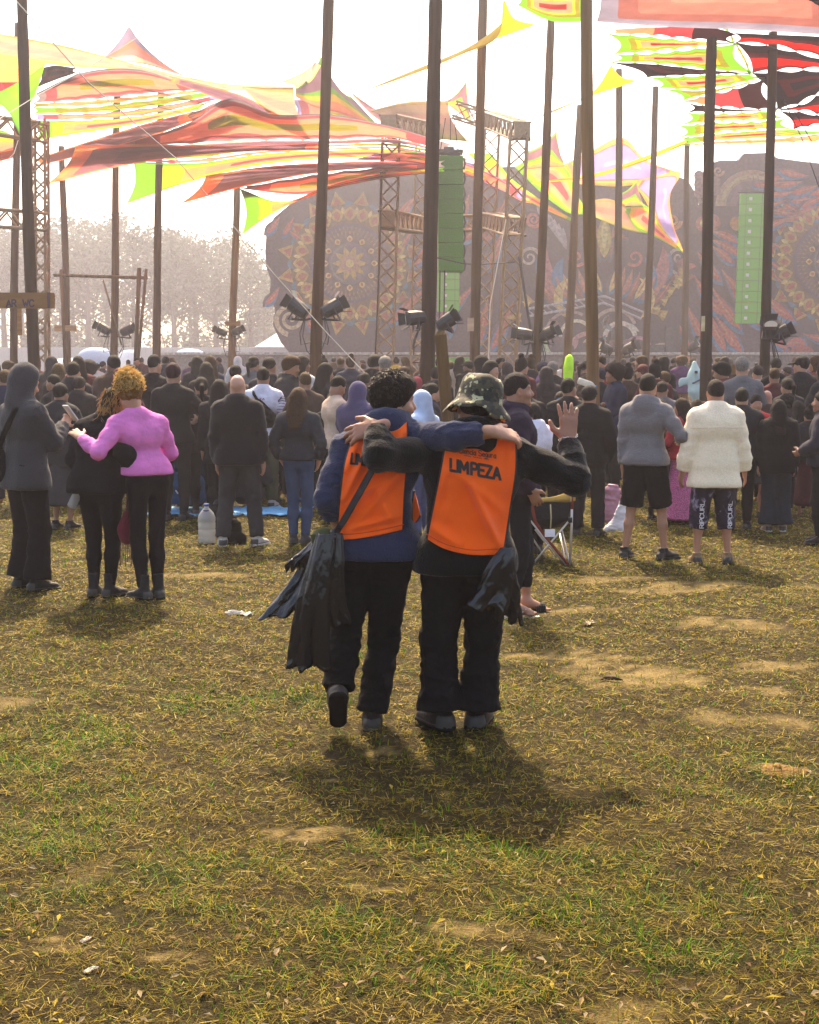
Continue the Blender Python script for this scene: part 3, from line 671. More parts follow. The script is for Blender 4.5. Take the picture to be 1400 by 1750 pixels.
# ------------------------------------------------------------------ hanging speaker columns
def speaker_column(px0, px1, py0, py1, Y, n, label, m, square, lean=0., dep=.35, grid=False):
    a, b_ = P(px0, py0, Y), P(px1, py1, Y); root = empty('speaker_column', A3((a[0] + b_[0]) / 2, Y, a[2]), label, 'speaker', 'hanging speaker columns')
    w_ = b_[0] - a[0]; h_ = (a[2] - b_[2]) / n
    mb = MB(); mb.box((0, dep, 0), A3(w_ / 2, dep, h_ * .475)); cab = mb.mesh('cabinet', [M[m]])
    mb = MB(); mb.tube([A3(0, -.005, 0), A3(0, -.03, 0)], [w_ * .085, w_ * .07], 4); sq = mb.mesh('badge', [M['badge']])
    mb = MB(); mb.box((w_ * .3, -.006, 0), A3(.012, .012, h_ * .47)); mb.box((-w_ * .28, -.006, 0), A3(.008, .01, h_ * .47)); seam = mb.mesh('seam_strip', [M['black']])
    mb = MB()
    for k in range(9): mb.box((-w_ * .46 + w_ * .115 * k, -.006, 0), A3(.012, .006, h_ * .46))
    for k in range(5): mb.box((0, -.004, -h_ * .4 + h_ * .2 * k), A3(w_ * .48, .006, .012))
    gr = mb.mesh('grille', [M['greenD']])
    mb = MB(); mb.tube([A3(w_ / 2 + .03, .2, -h_ * .4), A3(w_ / 2 + .07, .25, 0), A3(w_ / 2 + .03, .2, h_ * .4)], .03, 6); hg = mb.mesh('hinge', [M['black']])
    for i in range(n):
        c = link('cabinet', cab, root, (lean * i, 0, -h_ * (i + .5)))
        if square:
            s_ = link('badge', sq, c, (-w_ * .12, 0, 0)); s_.rotation_euler = (0, math.pi / 4, 0); link('seam_strip', seam, c)
        if grid: link('grille', gr, c); link('hinge', hg, c)
    mb = MB(); mb.box((0, .3, .14), A3(w_ * .5, .28, .05)); mb.box((-.05, .3, .22), A3(w_ * .2, .2, .06)); mb.box((.1, .3, .05), A3(w_ * .25, .1, .05)); mb.build('rigging_bar', [M['black']], root)
    mb = MB()
    for k in (-.2, 0, .15): mb.tube([A3(k * w_ * 2, .3, .2), A3(k * w_, .3, 1.2)], .015, 5)
    mb.build('chain_hoist', [M['black']], root)
    return root
M['badge'] = mat('badge', (.65, .62, .55), .4)
speaker_column(1266, 1306, 330, 553, YS - 4.2, 12, 'lit green hanging column of twelve speakers on the right of the stage', 'green', True, -.012, .12)
speaker_column(748, 785, 330, 532, YS - 4.2, 11, 'pale green speaker column by the stage, behind the dark green one', 'green', True)
speaker_column(749, 791, 265, 464, far(34), 8, 'dark green meshed speaker column hanging in the truss tower', 'greenD', False, .003, .3, True)
mb = MB()
for x in (752, 760):
    mb.tube([P(x, 462, far(33.9)), P(x - 2, 600, far(33.9)), P(x - 6, 650, far(33.9))], .026, 5)
tag(mb.build('speaker_cable', [M['blackrub']]), 'two dark cables dropping from the dark green speaker column', 'cable')

# ------------------------------------------------------------------ truss towers
class Truss:
    def __init__(s, label, loc):
        s.root = empty('truss_tower', loc, label, 'truss tower', 'steel truss towers'); s.o = np.asarray(loc, float); s.n = 0; s.rest = MB(); s.cache = {}
    def stick(s, name, a, b_, r_, par):
        a, b_ = np.asarray(a), np.asarray(b_); L = np.linalg.norm(b_ - a); key = (name, round(L, 2), r_)
        if key not in s.cache:
            mb = MB(); mb.tube([A3(0, 0, 0), A3(0, 0, L)], r_, 6, caps=False); s.cache[key] = mb.mesh(name, [M['steel']], True)
        o = link(name, s.cache[key], par, a); o.rotation_mode = 'QUATERNION'; o.rotation_quaternion = Vector(b_ - a).to_track_quat('Z', 'Y')
    def beam(s, a, b_, w_, name, pitch=None, r_=.044, dark_ends=False):
        a, b_ = np.asarray(a) - s.o, np.asarray(b_) - s.o; d = b_ - a; L = np.linalg.norm(d); R = frame(d, (0, 0, 1) if abs(d[2]) < .8 * L else (0, 1, 0)); x, y, z = R[:, 0], R[:, 1], R[:, 2]
        par = bpy.data.objects.new(name, None); COL.objects.link(par); par.parent = s.root
        cs = [(x * i + z * j) * w_ / 2 for i, j in ((-1, -1), (1, -1), (1, 1), (-1, 1))]
        for c in cs: s.stick('chord', a + c, b_ + c, r_, par)
        n = max(2, int(round(L / (pitch or w_)))); 
        for k in range(4):
            c0, c1 = cs[k], cs[(k + 1) % 4]
            front = (c0 + c1)[1] < -1e-4 * 0 - .01 or abs((c0 + c1)[1]) < .01 and (c0 + c1)[0] > 0
            for i in range(n):
                p, q = a + d * i / n + (c0 if i % 2 else c1), a + d * (i + 1) / n + (c1 if i % 2 else c0)
                if front and s.n < 290: s.stick('brace', p, q, r_ * .7, par); s.n += 1
                else: s.rest.tube([p, q], r_ * .7, 5, caps=False)
        if dark_ends:
            for e in (a, b_):
                mb = MB(); mb.box(e, A3(w_ * .46, w_ * .46, w_ * .46)); mb.build('corner_block', [M['steel']], par)
    def done(s):
        o = s.rest.build('bracing', [M['steel']], s.root, smooth=True); o['kind'] = 'stuff'
def foot(px, py, Y):
    p = P(px, py, Y); p[2] = float(gz(p[0], Y)); return p
Yt, Yb = far(34.5), far(38.5)
T = Truss('big steel truss tower holding the dark green speaker column', foot(770, 640, Yt))
def col(t_, x0, y0, x1, y1, Y, w_=.55):
    a = P(x0, y0, Y); b_ = P(x1, y1, Y); d = (b_ - a) / (b_[2] - a[2]); t_.beam(b_ + d * (float(gz(b_[0], Y)) - b_[2]), a, w_, 'truss_column')
col(T, 669, 215, 657, 640, Yt); col(T, 724, 228, 713, 640, Yb); col(T, 842, 205, 822, 640, Yb); col(T, 887, 225, 866, 640, Yt)
wb = .55
T.beam(P(664, 212, Yt), P(740, 226, Yb), wb, 'truss_beam', .55, dark_ends=True); T.beam(P(776, 187, Yb), P(842, 208, Yb), wb, 'truss_beam', .55); T.beam(P(838, 204, Yb), P(892, 224, Yt), wb, 'truss_beam', .55, dark_ends=True)
T.beam(P(662, 375, Yt), P(722, 386, Yb), wb, 'truss_beam', .55, dark_ends=True); T.beam(P(722, 386, Yb), P(836, 380, Yb), wb, 'truss_beam', .55); T.beam(P(836, 376, Yb), P(884, 388, Yt), wb, 'truss_beam', .55)
T.done()
Y3 = far(33); T = Truss('narrow steel truss tower partly hidden by the dark left pole', foot(66, 640, Y3))
col(T, 68, 205, 70, 640, Y3, .4); T.beam(P(-70, 206, Y3), P(74, 226, Y3 - .8), .5, 'truss_beam', .5); T.beam(P(-70, 368, Y3), P(72, 378, Y3 - .8), .5, 'truss_beam', .5); T.done()
# guy ropes and thin wires
def wire(pts, r_, label, m='rope', name='guy_rope'):
    mb = MB(); mb.tube([P(p[0], p[1], far(p[2])) for p in pts], r_ * far(pts[-1][2]) / pts[-1][2], 5, caps=False); tag(mb.build(name, [M[m]], smooth=True), label, 'rope')
wire([(865, 375, 34), (838, 520, 33), (834, 655, 32)], .012, 'pale guy rope slanting down beside the truss tower')
wire([(0, -30, 16), (150, 140, 17), (300, 270, 18), (470, 470, 19), (560, 570, 20), (640, 655, 20)], .008, 'long pale rope running diagonally across the left sails')
wire([(-20, 215, 20), (60, 165, 22), (160, 110, 24), (250, 55, 26), (340, -20, 28)], .007, 'thin rope crossing in front of the dark left pole')
wire([(888, 440, 34), (910, 585, 33), (918, 650, 33)], .035, 'thick dark cable slanting beside the truss tower', 'blackrub', 'cable')
wire([(652, 250, 34), (650, 400, 34), (640, 640, 34)], .02, 'thin pole-like cable left of the truss column', 'blackrub', 'cable')
wire([(745, 440, 34), (790, 450, 34), (815, 452, 34), (880, 448, 34)], .018, 'thin dark cable strung between the truss columns', 'blackrub', 'cable')
wire([(-10, 300, 30), (24, 262, 31), (31, 240, 32)], .01, 'thin stay rope at the far left edge')
wire([(1340, 170, 26), (1370, 235, 26), (1400, 320, 26)], .01, 'dark stay rope hanging under the right sails', 'blackrub')
wire([(1358, 190, 26), (1395, 255, 26)], .01, 'second dark stay rope under the right sails', 'blackrub')

# ------------------------------------------------------------------ sails
def sail_mat(name, stops):
    stops = [(p, tuple(.88 * q + .08 for q in c)) for p, c in stops] if 'dark' not in name and 'black' not in name and 'cream' not in name else stops
    m = bpy.data.materials.new(name); m.use_nodes = True; t = m.node_tree; b = t.nodes['Principled BSDF']
    a = N(t, 'ShaderNodeAttribute', attribute_name='band'); r = N(t, 'ShaderNodeValToRGB'); r.color_ramp.interpolation = 'CONSTANT'
    e = r.color_ramp.elements
    while len(e) < len(stops): e.new(.5)
    for q, (p, c) in zip(e, stops): q.position = p; q.color = (*c, 1)
    t.links.new(a.outputs['Fac'], r.inputs[0])
    tc = N(t, 'ShaderNodeTexCoord'); n = noise(t, tc.outputs['Object'], 2.2, 5); c = mixc(t, .35, r.outputs[0], mixc(t, ramp(t, n, .3, .7), (.55, .55, .55), (1.1, 1.1, 1.1)), 'MULTIPLY')
    t.links.new(c, b.inputs['Base Color']); b.inputs['Roughness'].default_value = .8; b.inputs['Specular IOR Level'].default_value = .1
    tr = N(t, 'ShaderNodeBsdfTranslucent'); t.links.new(c, tr.inputs[0]); ms = N(t, 'ShaderNodeMixShader'); ms.inputs[0].default_value = .88
    t.links.new(b.outputs[0], ms.inputs[1]); t.links.new(tr.outputs[0], ms.inputs[2]); t.links.new(ms.outputs[0], t.nodes['Material Output'].inputs[0])
    return m
OR, CO, OL, LG, YE, MA, GY, PU, CR, PKs, DK, RE = (.95, .46, .22), (.95, .40, .28), (.40, .36, .03), (.30, .58, .04), (.85, .62, .04), (.55, .16, .18), (.40, .34, .35), (.42, .25, .31), (.92, .82, .6), (.92, .42, .38), (.06, .025, .045), (.72, .04, .03)
LV = (.50, .42, .66)
SM = dict(
    cream=sail_mat('sail_cream', [(0, (.60, .48, .27)), (.1, (.66, .52, .40)), (.3, (.60, .50, .40)), (.34, (.66, .46, .40)), (.62, (.64, .52, .46)), (.66, (.66, .50, .40)), (.86, (.62, .58, .28))]),
    coral=sail_mat('sail_coral', [(0, GY), (.14, MA), (.34, CO), (.74, OL)]),
    coral2=sail_mat('sail_coral_deep', [(0, LV), (.1, MA), (.32, CO), (.7, OL), (.9, YE)]),
    rainbow=sail_mat('sail_rainbow', [(0, LG), (.22, YE), (.4, OR), (.58, CO), (.78, MA)]),
    green=sail_mat('sail_green_flame', [(0, LG), (.3, OL), (.48, YE), (.58, CO), (.82, (.4, .03, .03))]),
    olive=sail_mat('sail_olive', [(0, LG), (.3, OL), (.8, (.6, .45, .05))]),
    plum=sail_mat('sail_plum_tweed', [(0, OR), (.1, CO), (.2, PU), (.55, (.36, .22, .26)), (.8, PU)]),
    grey=sail_mat('sail_grey', [(0, GY), (.35, MA), (.55, CO), (.85, GY)]),
    orange=sail_mat('sail_orange', [(0, OL), (.2, OR), (.5, CO), (.75, OL)]),
    yellow=sail_mat('sail_yellow', [(0, (.9, .72, .04)), (.6, (.88, .66, .03))]),
    pink=sail_mat('sail_pink', [(0, (.36, .33, .40)), (.2, (.42, .20, .18)), (.42, (.56, .27, .23)), (.78, (.58, .33, .27)), (.93, OL)]),
    dark=sail_mat('sail_dark_red', [(0, DK), (.3, (.16, .02, .04)), (.5, RE), (.85, (.3, .02, .03))]),
    darkm=sail_mat('sail_black_maroon', [(0, DK), (.45, (.14, .02, .04)), (.75, DK)]),
    redblk=sail_mat('sail_coral_black', [(0, CO), (.34, MA), (.66, (.12, .02, .04))]),
    lav=sail_mat('sail_lavender', [(0, YE), (.07, CO), (.16, YE), (.22, (.75, .3, .3)), (.3, LV), (.9, (.6, .55, .72))]),
    peak=sail_mat('sail_peak', [(0, (.5, .42, .55)), (.35, CO), (.6, PKs), (.8, CR)]),
    plumpk=sail_mat('sail_plum_peak', [(0, LG), (.1, PU), (.5, PU), (.52, LG), (.66, YE), (.8, OR), (.92, CO)]),
    lime=sail_mat('sail_lime', [(0, (.35, .75, .1)), (.7, (.30, .65, .12))]),
    redy=sail_mat('sail_yellow_red', [(0, (.95, .9, .25)), (.22, (.95, .62, .22)), (.52, (.75, .05, .1)), (.8, (.85, .15, .2))]),
)
def spline(pts, n):
    pts = np.asarray(pts, float)
    t0 = np.concatenate([[0], np.cumsum(np.linalg.norm(np.diff(pts, axis=0), axis=1))]); t0 /= t0[-1]
    q = np.linspace(0, 1, n); out = np.zeros((n, pts.shape[1]))
    d = np.gradient(pts, t0, axis=0) if len(pts) > 2 else None
    for i in range(n):
        k = min(np.searchsorted(t0, q[i], side='right') - 1, len(pts) - 2); h = t0[k + 1] - t0[k]; s = (q[i] - t0[k]) / h
        if d is None: out[i] = pts[k] + (pts[k + 1] - pts[k]) * s
        else:
            h00, h10, h01, h11 = 2*s**3 - 3*s**2 + 1, s**3 - 2*s**2 + s, -2*s**3 + 3*s**2, s**3 - s**2
            out[i] = h00 * pts[k] + h10 * h * d[k] + h01 * pts[k + 1] + h11 * h * d[k + 1]
    return out
def sail(up, lo, m, label, hgt=6.5, mode='frame', scal=(0, 0), sc_amp=4., Y=None, k=1.0, nu=72, nv=20, ymin=18, ymax=56, wave=.12, ends=(1, 1), endc=9.):
    """a lycra sail between an upper and a lower edge curve (pixels); hung about hgt metres above eye level"""
    U, L = spline(up, nu), spline(lo, nu)
    u = np.linspace(0, 1, nu); v = np.linspace(0, 1, nv)
    th_ = np.maximum(np.linalg.norm(L - U, axis=1), 2)
    env = np.sin(math.pi * np.clip(u, .03, .97)) ** .4
    s0 = np.minimum(.24, sc_amp * env * np.abs(np.sin(math.pi * u * scal[0])) ** .7 / th_) if scal[0] else 0 * u
    s1 = np.minimum(.24, sc_amp * env * np.abs(np.sin(math.pi * u * scal[1])) ** .7 / th_) if scal[1] else 0 * u
    vv = s0[:, None] + (1 - s0 - s1)[:, None] * v[None]
    px = U[:, None, 0] + (L - U)[:, None, 0] * vv; py = U[:, None, 1] + (L - U)[:, None, 1] * vv
    ec = endc * np.minimum(1, th_[[0, -1]] / 14) if endc else (0, 0)
    bow = np.sin(math.pi * vv)
    px = px + ec[0] * bow * ((1 - u) ** 5)[:, None] - ec[1] * bow * (u ** 5)[:, None]
    if Y is None:
        Yl = hgt * F / np.maximum(HOR - L[:, 1], 60); Yv = hgt * F / np.maximum(HOR - py, 60)
        Yv = np.clip(Yl[:, None] * (1 - k) + Yv * k, ymin, ymax); Yv = np.where(Yv > 27, 27 + (Yv - 27) * 2.1, Yv)
    else: Yv = far(Y[0]) + (far(Y[1]) - far(Y[0])) * u[:, None] + 0 * py + (Y[2] * (v[None] - .5) if len(Y) > 2 else 0)
    Yv = Yv + wave * np.sin(u[:, None] * 17 + v[None] * 5)
    V = np.stack([np.stack([P(px[i, j], py[i, j], Yv[i, j]) for j in range(nv)]) for i in range(nu)])
    if mode == 'frame':
        band = np.minimum(np.minimum(v, 1 - v)[None] * 2, np.minimum(u * ends[0] if ends[0] else 9 + u * 0, (1 - u) * ends[1] if ends[1] else 9 + u * 0)[:, None] * 2.7)
        band = np.clip(band, 0, .999)
    elif mode == 'down': band = np.tile(v[None], (nu, 1)) * .999
    elif mode == 'right': band = np.tile(u[:, None], (1, nv)) * .999
    else: band = np.clip(np.minimum(v[None] * 1.0, 9) + 0 * u[:, None], 0, .999)
    idx = np.arange(nu * nv).reshape(nu, nv)
    fq = np.stack([idx[:-1, :-1], idx[1:, :-1], idx[1:, 1:], idx[:-1, 1:]], -1).reshape(-1, 4)
    c = V.reshape(-1, 3).mean(0)
    me = new_mesh('shade_sail', V.reshape(-1, 3) - c, fq, [SM[m]], smooth=True); fattr(me, band.ravel(), 'band')
    o = link('shade_sail', me, None, c); md = o.modifiers.new('thickness', 'SOLIDIFY'); md.thickness = .01
    return tag(o, label, 'shade sail', 'stretched lycra shade sails')
# ---- left cluster, back to front
sail([(410, 322), (480, 345), (560, 318), (660, 296), (760, 286)], [(414, 400), (470, 362), (560, 325), (660, 304), (760, 292)], 'rainbow', 'lowest rainbow sail with a pointed left corner beside the mandala', 5.2)
sail([(420, 318), (520, 300), (640, 285), (760, 274)], [(412, 322), (520, 332), (640, 302), (760, 284)], 'coral', 'narrow coral and grey sail above the lowest rainbow sail', 5.4, scal=(6, 0), sc_amp=3.)
sail([(352, 300), (450, 285), (560, 278), (680, 276), (800, 290)], [(308, 348), (420, 318), (560, 293), (680, 286), (800, 300)], 'plum', 'dark plum tweed sail with a long pointed left tip', 5.5)
La = [[(60, 160), (140, 124), (230, 118), (335, 150)], [(56, 176), (150, 171), (250, 161), (352, 152)], [(56, 183), (150, 181), (250, 170), (362, 155)], [(57, 194), (150, 193), (255, 183), (372, 162)], [(58, 205), (150, 204), (250, 196), (384, 168)], [(60, 240), (140, 228), (240, 211), (340, 186)]]
for a, m, n_, lab in ((0, 'coral', 0, 'big upper-left coral sail with maroon borders and olive eye'), (1, 'orange', 8, 'very thin orange sail layer under the big coral one'), (2, 'olive', 7, 'thin olive sail laced with white gaps at upper left'), (3, 'coral2', 7, 'thin coral sail laced with long white gaps'), (4, 'rainbow', 6, 'green and orange striped sail behind the left truss top')):
    sail(La[a], La[a + 1], m, lab, 7.1, scal=(n_, 8 if a == 0 else n_), sc_amp=2.6, wave=.04, nu=90)
Lb = [[(200, 250), (330, 206), (392, 168), (460, 194), (560, 195), (670, 216), (770, 246)], [(200, 253), (330, 246), (450, 240), (560, 240), (680, 238), (770, 262)], [(228, 262), (330, 258), (450, 249), (560, 246), (690, 246), (800, 272)], [(228, 273), (330, 271), (450, 257), (560, 252), (690, 252), (810, 280)], [(228, 276), (330, 279), (450, 263), (560, 257), (700, 258), (820, 288)], [(216, 348), (300, 318), (420, 286), (560, 270), (700, 272), (820, 296)]]
for a, m, n_, lab in ((0, 'coral', 9, 'broad coral sail with grey border and olive eye at centre left'), (1, 'plum', 9, 'thin plum sail laced with white gaps in the middle layer'), (2, 'olive', 9, 'thin olive sail laced with white gaps in the middle layer'), (3, 'coral2', 9, 'very thin coral strip above the long rainbow sail'), (4, 'rainbow', 0, 'long green edged rainbow sail with a dark maroon core')):
    sail(Lb[a], Lb[a + 1], m, lab, 6.2, scal=(n_ if a else 0, n_), sc_amp=3.2, wave=.04, nu=120)
sail([(640, 262), (720, 262), (800, 280), (900, 330)], [(600, 272), (720, 280), (800, 300), (900, 345)], 'coral2', 'coral and yellow sail over the foot of the truss tower canopy', 5.8)
sail([(130, 250), (240, 246), (380, 250), (560, 244)], [(80, 315), (200, 285), (340, 264), (560, 254)], 'plum', 'plum tweed sail edged in orange with a drooping left tip', 6.0)
sail([(60, 272), (150, 242), (260, 208), (330, 190)], [(60, 285), (150, 262), (260, 232), (330, 205)], 'plum', 'narrow plum strip crossing behind the left truss', 6.3)
Lc = [[(190, 226), (270, 208), (340, 186), (392, 164)], [(180, 238), (270, 226), (340, 204), (410, 176)], [(175, 250), (270, 244), (340, 222), (430, 186)]]
for a, lab in ((0, 'upper grey sail with maroon stripes and white gaps'), (1, 'lower grey sail with maroon stripes and white gaps')): sail(Lc[a], Lc[a + 1], 'grey', lab, 6.6, scal=(6, 6), sc_amp=3., wave=.03)
sail([(64, 118), (90, 112), (130, 116)], [(60, 150), (90, 138), (130, 124)], 'darkm', 'small maroon sail corner beside the green triangle', 7.3)
# plum strip and cream ridge
sail([(290, 130), (350, 145), (420, 165), (480, 198)], [(290, 138), (350, 160), (420, 186), (470, 200)], 'plum', 'plum tweed strip tucked below the cream ridge', 6.4, wave=.03)
sail([(415, 148), (460, 150), (502, 150)], [(415, 150), (470, 200), (533, 229)], 'cream', 'pale cream and green triangular sail tail pointing down right', 6.4, mode='down', wave=.03)
sail([(-30, 52), (110, 78), (240, 112), (360, 140), (505, 148)], [(-30, 92), (110, 112), (240, 122), (360, 152), (505, 151)], 'cream', 'long pale cream ridge sail running across the upper left', 7.6, mode='down', k=.4, wave=.03)
sail([(170 + 49 * q, 100 - 54 * q ** 1.5) for q in np.linspace(0, 1, 12)] + [(420 - 201 * q, 148 - 102 * q ** 2.6) for q in np.linspace(1, 0, 16)[1:]], [(160, 100), (196, 104), (219, 106), (248, 110), (300, 126), (420, 150)], 'peak', 'lavender and salmon peaked sail rising at upper left', 8.2, mode='down', k=0, wave=.02)
sail([(-40, 96), (20, 96), (79, 108)], [(-40, 180), (20, 178), (60, 165)], 'redy', 'yellow to crimson sail bulging at the left edge', 7.2, mode='down', wave=.02, k=.5)
sail([(76, 110), (70, 130), (58, 165)], [(-30, 170), (0, 178), (39, 240)], 'lime', 'bright lime green triangle of sail at the left edge', 7.0, mode='down', Y=(24.5, 25.5), wave=.02)
sail([(-40, 235), (0, 222), (36, 240)], [(-40, 292), (0, 270), (42, 246)], 'rainbow', 'rainbow sail scrap low at the left edge', 6.5, mode='down')
sail([(-40, 262), (20, 255), (60, 246)], [(-40, 285), (20, 270), (60, 258)], 'plum', 'narrow plum strip at the left edge under the rainbow scrap', 6.2)
# peaks at centre
def peak_curve(left, apex, right, pw=1.7):
    o = [(left[0] + (apex[0] - left[0]) * q, left[1] + (apex[1] - left[1]) * q ** pw) for q in np.linspace(0, 1, 12)]
    return o + [(right[0] + (apex[0] - right[0]) * q, right[1] + (apex[1] - right[1]) * q ** pw) for q in np.linspace(1, 0, 12)[1:]]
def peak(apex, left, right, base, Yd, label, m='plumpk'):
    ax, ay = apex
    sail(peak_curve(left, apex, right), base, m, label, mode='down', Y=Yd, wave=.02, nu=90, endc=0)
peak((548, 98), (505, 150), (600, 165), [(505, 165), (545, 185), (570, 190), (610, 205), (670, 240)], (36, 38), 'plum and green peaked sail behind the thick brown pole')
sail([(480, 140), (520, 122), (547, 99)], [(505, 150), (530, 140), (549, 112)], 'cream', 'pale cream flap rising to the peak by the thick brown pole', mode='down', Y=(36.5, 36), wave=.02)
sail([(600, 158), (640, 185), (700, 215), (790, 262)], [(602, 162), (640, 200), (700, 232), (790, 270)], 'plum', 'dark plum sail strip slanting down behind the truss tower', Y=(38, 42), wave=.02)
sail([(500, 170), (560, 170), (600, 190), (680, 230)], [(500, 215), (560, 222), (620, 225), (700, 250)], 'coral2', 'coral and yellow sail behind the thick brown pole', Y=(40, 43), wave=.05)
peak((797, 138), (760, 172), (806, 205), [(762, 176), (780, 190), (806, 208)], (39, 39.5), 'small plum peaked sail above the truss tower')
sail([(630, 190), (690, 175), (765, 172)], [(670, 205), (740, 235), (800, 242)], 'cream', 'pale cream sail with green border beside the truss tower top', mode='down', Y=(37, 39), wave=.03)
sail([(840, 262), (870, 300), (915, 335), (985, 378)], [(800, 262), (850, 312), (915, 350), (985, 382)], 'rainbow', 'yellow green sail band descending right of the truss tower', Y=(42, 44), wave=.02)
sail([(790, 275), (840, 290), (900, 330), (935, 345)], [(790, 285), (840, 312), (900, 346), (935, 348)], 'plum', 'dark strip under the descending yellow band', Y=(43, 45), wave=.02)
peak((951, 224), (900, 258), (962, 272), [(900, 290), (930, 286), (965, 285)], (43, 44), 'plum peak with green tip right of the truss tower')
sail([(895, 262), (930, 270), (966, 285), (985, 330), (1005, 362)], [(880, 285), (915, 320), (950, 350), (975, 365), (1005, 366)], 'rainbow', 'rainbow sail panel falling right from the plum peak', Y=(44, 45), wave=.03)
sail([(962, 282), (1010, 258), (1066, 236), (1100, 270), (1163, 296)], [(966, 312), (1010, 316), (1066, 318), (1110, 310), (1163, 298)], 'lav', 'lavender sail edged yellow and coral at centre right', Y=(47, 48), wave=.05)
sail([(1080, 310), (1110, 304), (1163, 296), (1146, 330), (1150, 380), (1168, 430)], [(1080, 312), (1095, 330), (1104, 345), (1125, 385), (1140, 405), (1166, 429)], 'lav', 'lavender sail tail with bright yellow rim dropping to a point', Y=(46, 46.5), wave=.02)
peak((1088, 308), (1060, 330), (1102, 350), [(1065, 352), (1085, 352), (1105, 352)], (45, 45), 'small plum peak with green tip by the upright pole')
sail([(1000, 345), (1040, 340), (1068, 350)], [(1010, 368), (1050, 385), (1080, 395), (1110, 400)], 'cream', 'pale cream sail panel below the lavender sail', mode='down', Y=(44.5, 45), wave=.03)
sail([(1066, 355), (1105, 352), (1128, 385), (1166, 428)], [(1068, 360), (1090, 392), (1120, 405), (1164, 429)], 'rainbow', 'green and orange sail wedge falling to the right point', Y=(44.6, 45.4), wave=.02)
# yellow ties
sail([(862, 0), (878, 30), (915, 42)], [(860, 2), (850, 62), (790, 92), (690, 132), (620, 156)][::-1][::-1], 'yellow', 'long yellow tapering sail tie at the top centre', mode='down', Y=(25, 30), wave=.02)
sail([(1045, 112), (1060, 130), (1088, 138)], [(1044, 112), (1020, 150), (960, 185), (905, 205)], 'yellow', 'yellow tapering sail tie right of the nearest pole', mode='down', Y=(30, 33), wave=.02)
sail([(1170, 240), (1100, 268), (1040, 290), (910, 312)], [(1172, 246), (1100, 276), (1040, 297), (910, 314)], 'yellow', 'narrow lower yellow sail tie above the lavender sail', mode='down', Y=(38, 42), wave=.02)
# ---- right cluster: rows of scalloped panels seen from below
R0 = 6.8
sail([(880, -12), (950, -14), (1010, -20)], [(885, 8), (940, 34), (1010, 36)], 'green', 'green and coral sail corner at the top centre right', R0)
Bd = [[(1046, 50), (1130, 46), (1240, 52), (1258, 58)], [(1040, 57), (1100, 60), (1180, 67), (1257, 73)], [(1050, 92), (1110, 89), (1190, 81), (1258, 74)], [(1044, 106), (1110, 108), (1200, 118), (1285, 124)], [(1106, 131), (1180, 128), (1240, 126), (1290, 126)],
      [(1126, 150), (1200, 154), (1250, 146), (1308, 132)], [(1168, 171), (1200, 163), (1250, 151), (1308, 134)], [(1168, 174), (1230, 183), (1280, 187), (1330, 186)], [(1174, 192), (1230, 192), (1280, 190), (1331, 188)], [(1160, 214), (1220, 208), (1290, 206), (1345, 202)], [(1158, 236), (1220, 228), (1290, 223), (1356, 221)], [(1165, 247), (1230, 240), (1300, 236), (1430, 226)], [(1172, 249), (1230, 247), (1320, 246), (1430, 240)]]
Rd = [[(1256, 56), (1300, 58), (1400, 62), (1460, 66)], [(1258, 72), (1320, 78), (1380, 92), (1460, 110)], [(1286, 124), (1330, 120), (1400, 118), (1460, 120)], [(1332, 186), (1370, 176), (1400, 160), (1460, 148)], [(1333, 189), (1370, 190), (1410, 198), (1460, 202)], [(1356, 221), (1400, 214), (1430, 212), (1460, 212)]]
for k, (a, b_, n_, m, lab) in enumerate(((0, 1, 6, 'redblk', 'coral to black sail row just under the pink sail'), (1, 2, 6, 'green', 'first green flame row of sail panels at right'), (2, 3, 6, 'green', 'second green flame row of sail panels at right'), (3, 4, 6, 'darkm', 'dark maroon row between the green rows at right'),
        (4, 5, 6, 'green', 'third green flame row of sail panels at right'), (5, 6, 5, 'olive', 'thin olive wedge of sail above the coral and black row'), (6, 7, 5, 'redblk', 'coral, maroon and black sail row at middle right'), (7, 8, 5, 'darkm', 'thin black row under the coral and black row'), (8, 9, 5, 'green', 'fourth green flame row at right'), (9, 10, 6, 'green', 'fifth green flame row reaching to the lower left point'), (10, 11, 7, 'green', 'thin lowest green row of sail panels at right'), (11, 12, 7, 'orange', 'lowest orange sail row above the stage'))):
    sail(Bd[a], Bd[b_], m, lab, R0, endc=16., scal=(n_ if a else 0, n_), sc_amp=4.2, wave=.02, nu=96, mode='right' if m == 'redblk' else 'frame')
for a, b_, m, lab in ((0, 1, 'dark', 'dark red sail row at the right edge under the pink sail'), (1, 2, 'dark', 'red and black sail row at the right edge'), (2, 3, 'darkm', 'large black sail panel at the right edge'), (3, 4, 'dark', 'red sail row low at the right edge'), (4, 5, 'dark', 'lowest dark red sail row at the right edge')):
    sail(Rd[a], Rd[b_], m, lab, R0, scal=(4 if a else 0, 4), sc_amp=5., wave=.02, nu=80, mode='down' if m == 'dark' else 'frame')
for i, (x0, y0, x1, y1, lab) in enumerate(((1236, 50, 1252, 72, 'short olive strip of loops under the pink sail'), (1252, 74, 1280, 124, 'short olive strip of loops joining the upper sail rows at right'), (1310, 134, 1330, 186, 'short dark strip of loops joining the middle sail rows at right'))):
    sail([(x0, y0), ((x0 + x1) / 2 + 2, (y0 + y1) / 2), (x1, y1)], [(x0 + 7, y0), ((x0 + x1) / 2 + 9, (y0 + y1) / 2), (x1 + 7, y1)], 'olive' if i != 2 else 'darkm', lab, R0, scal=(4, 4), sc_amp=2.5, nu=40, nv=8, wave=.02)
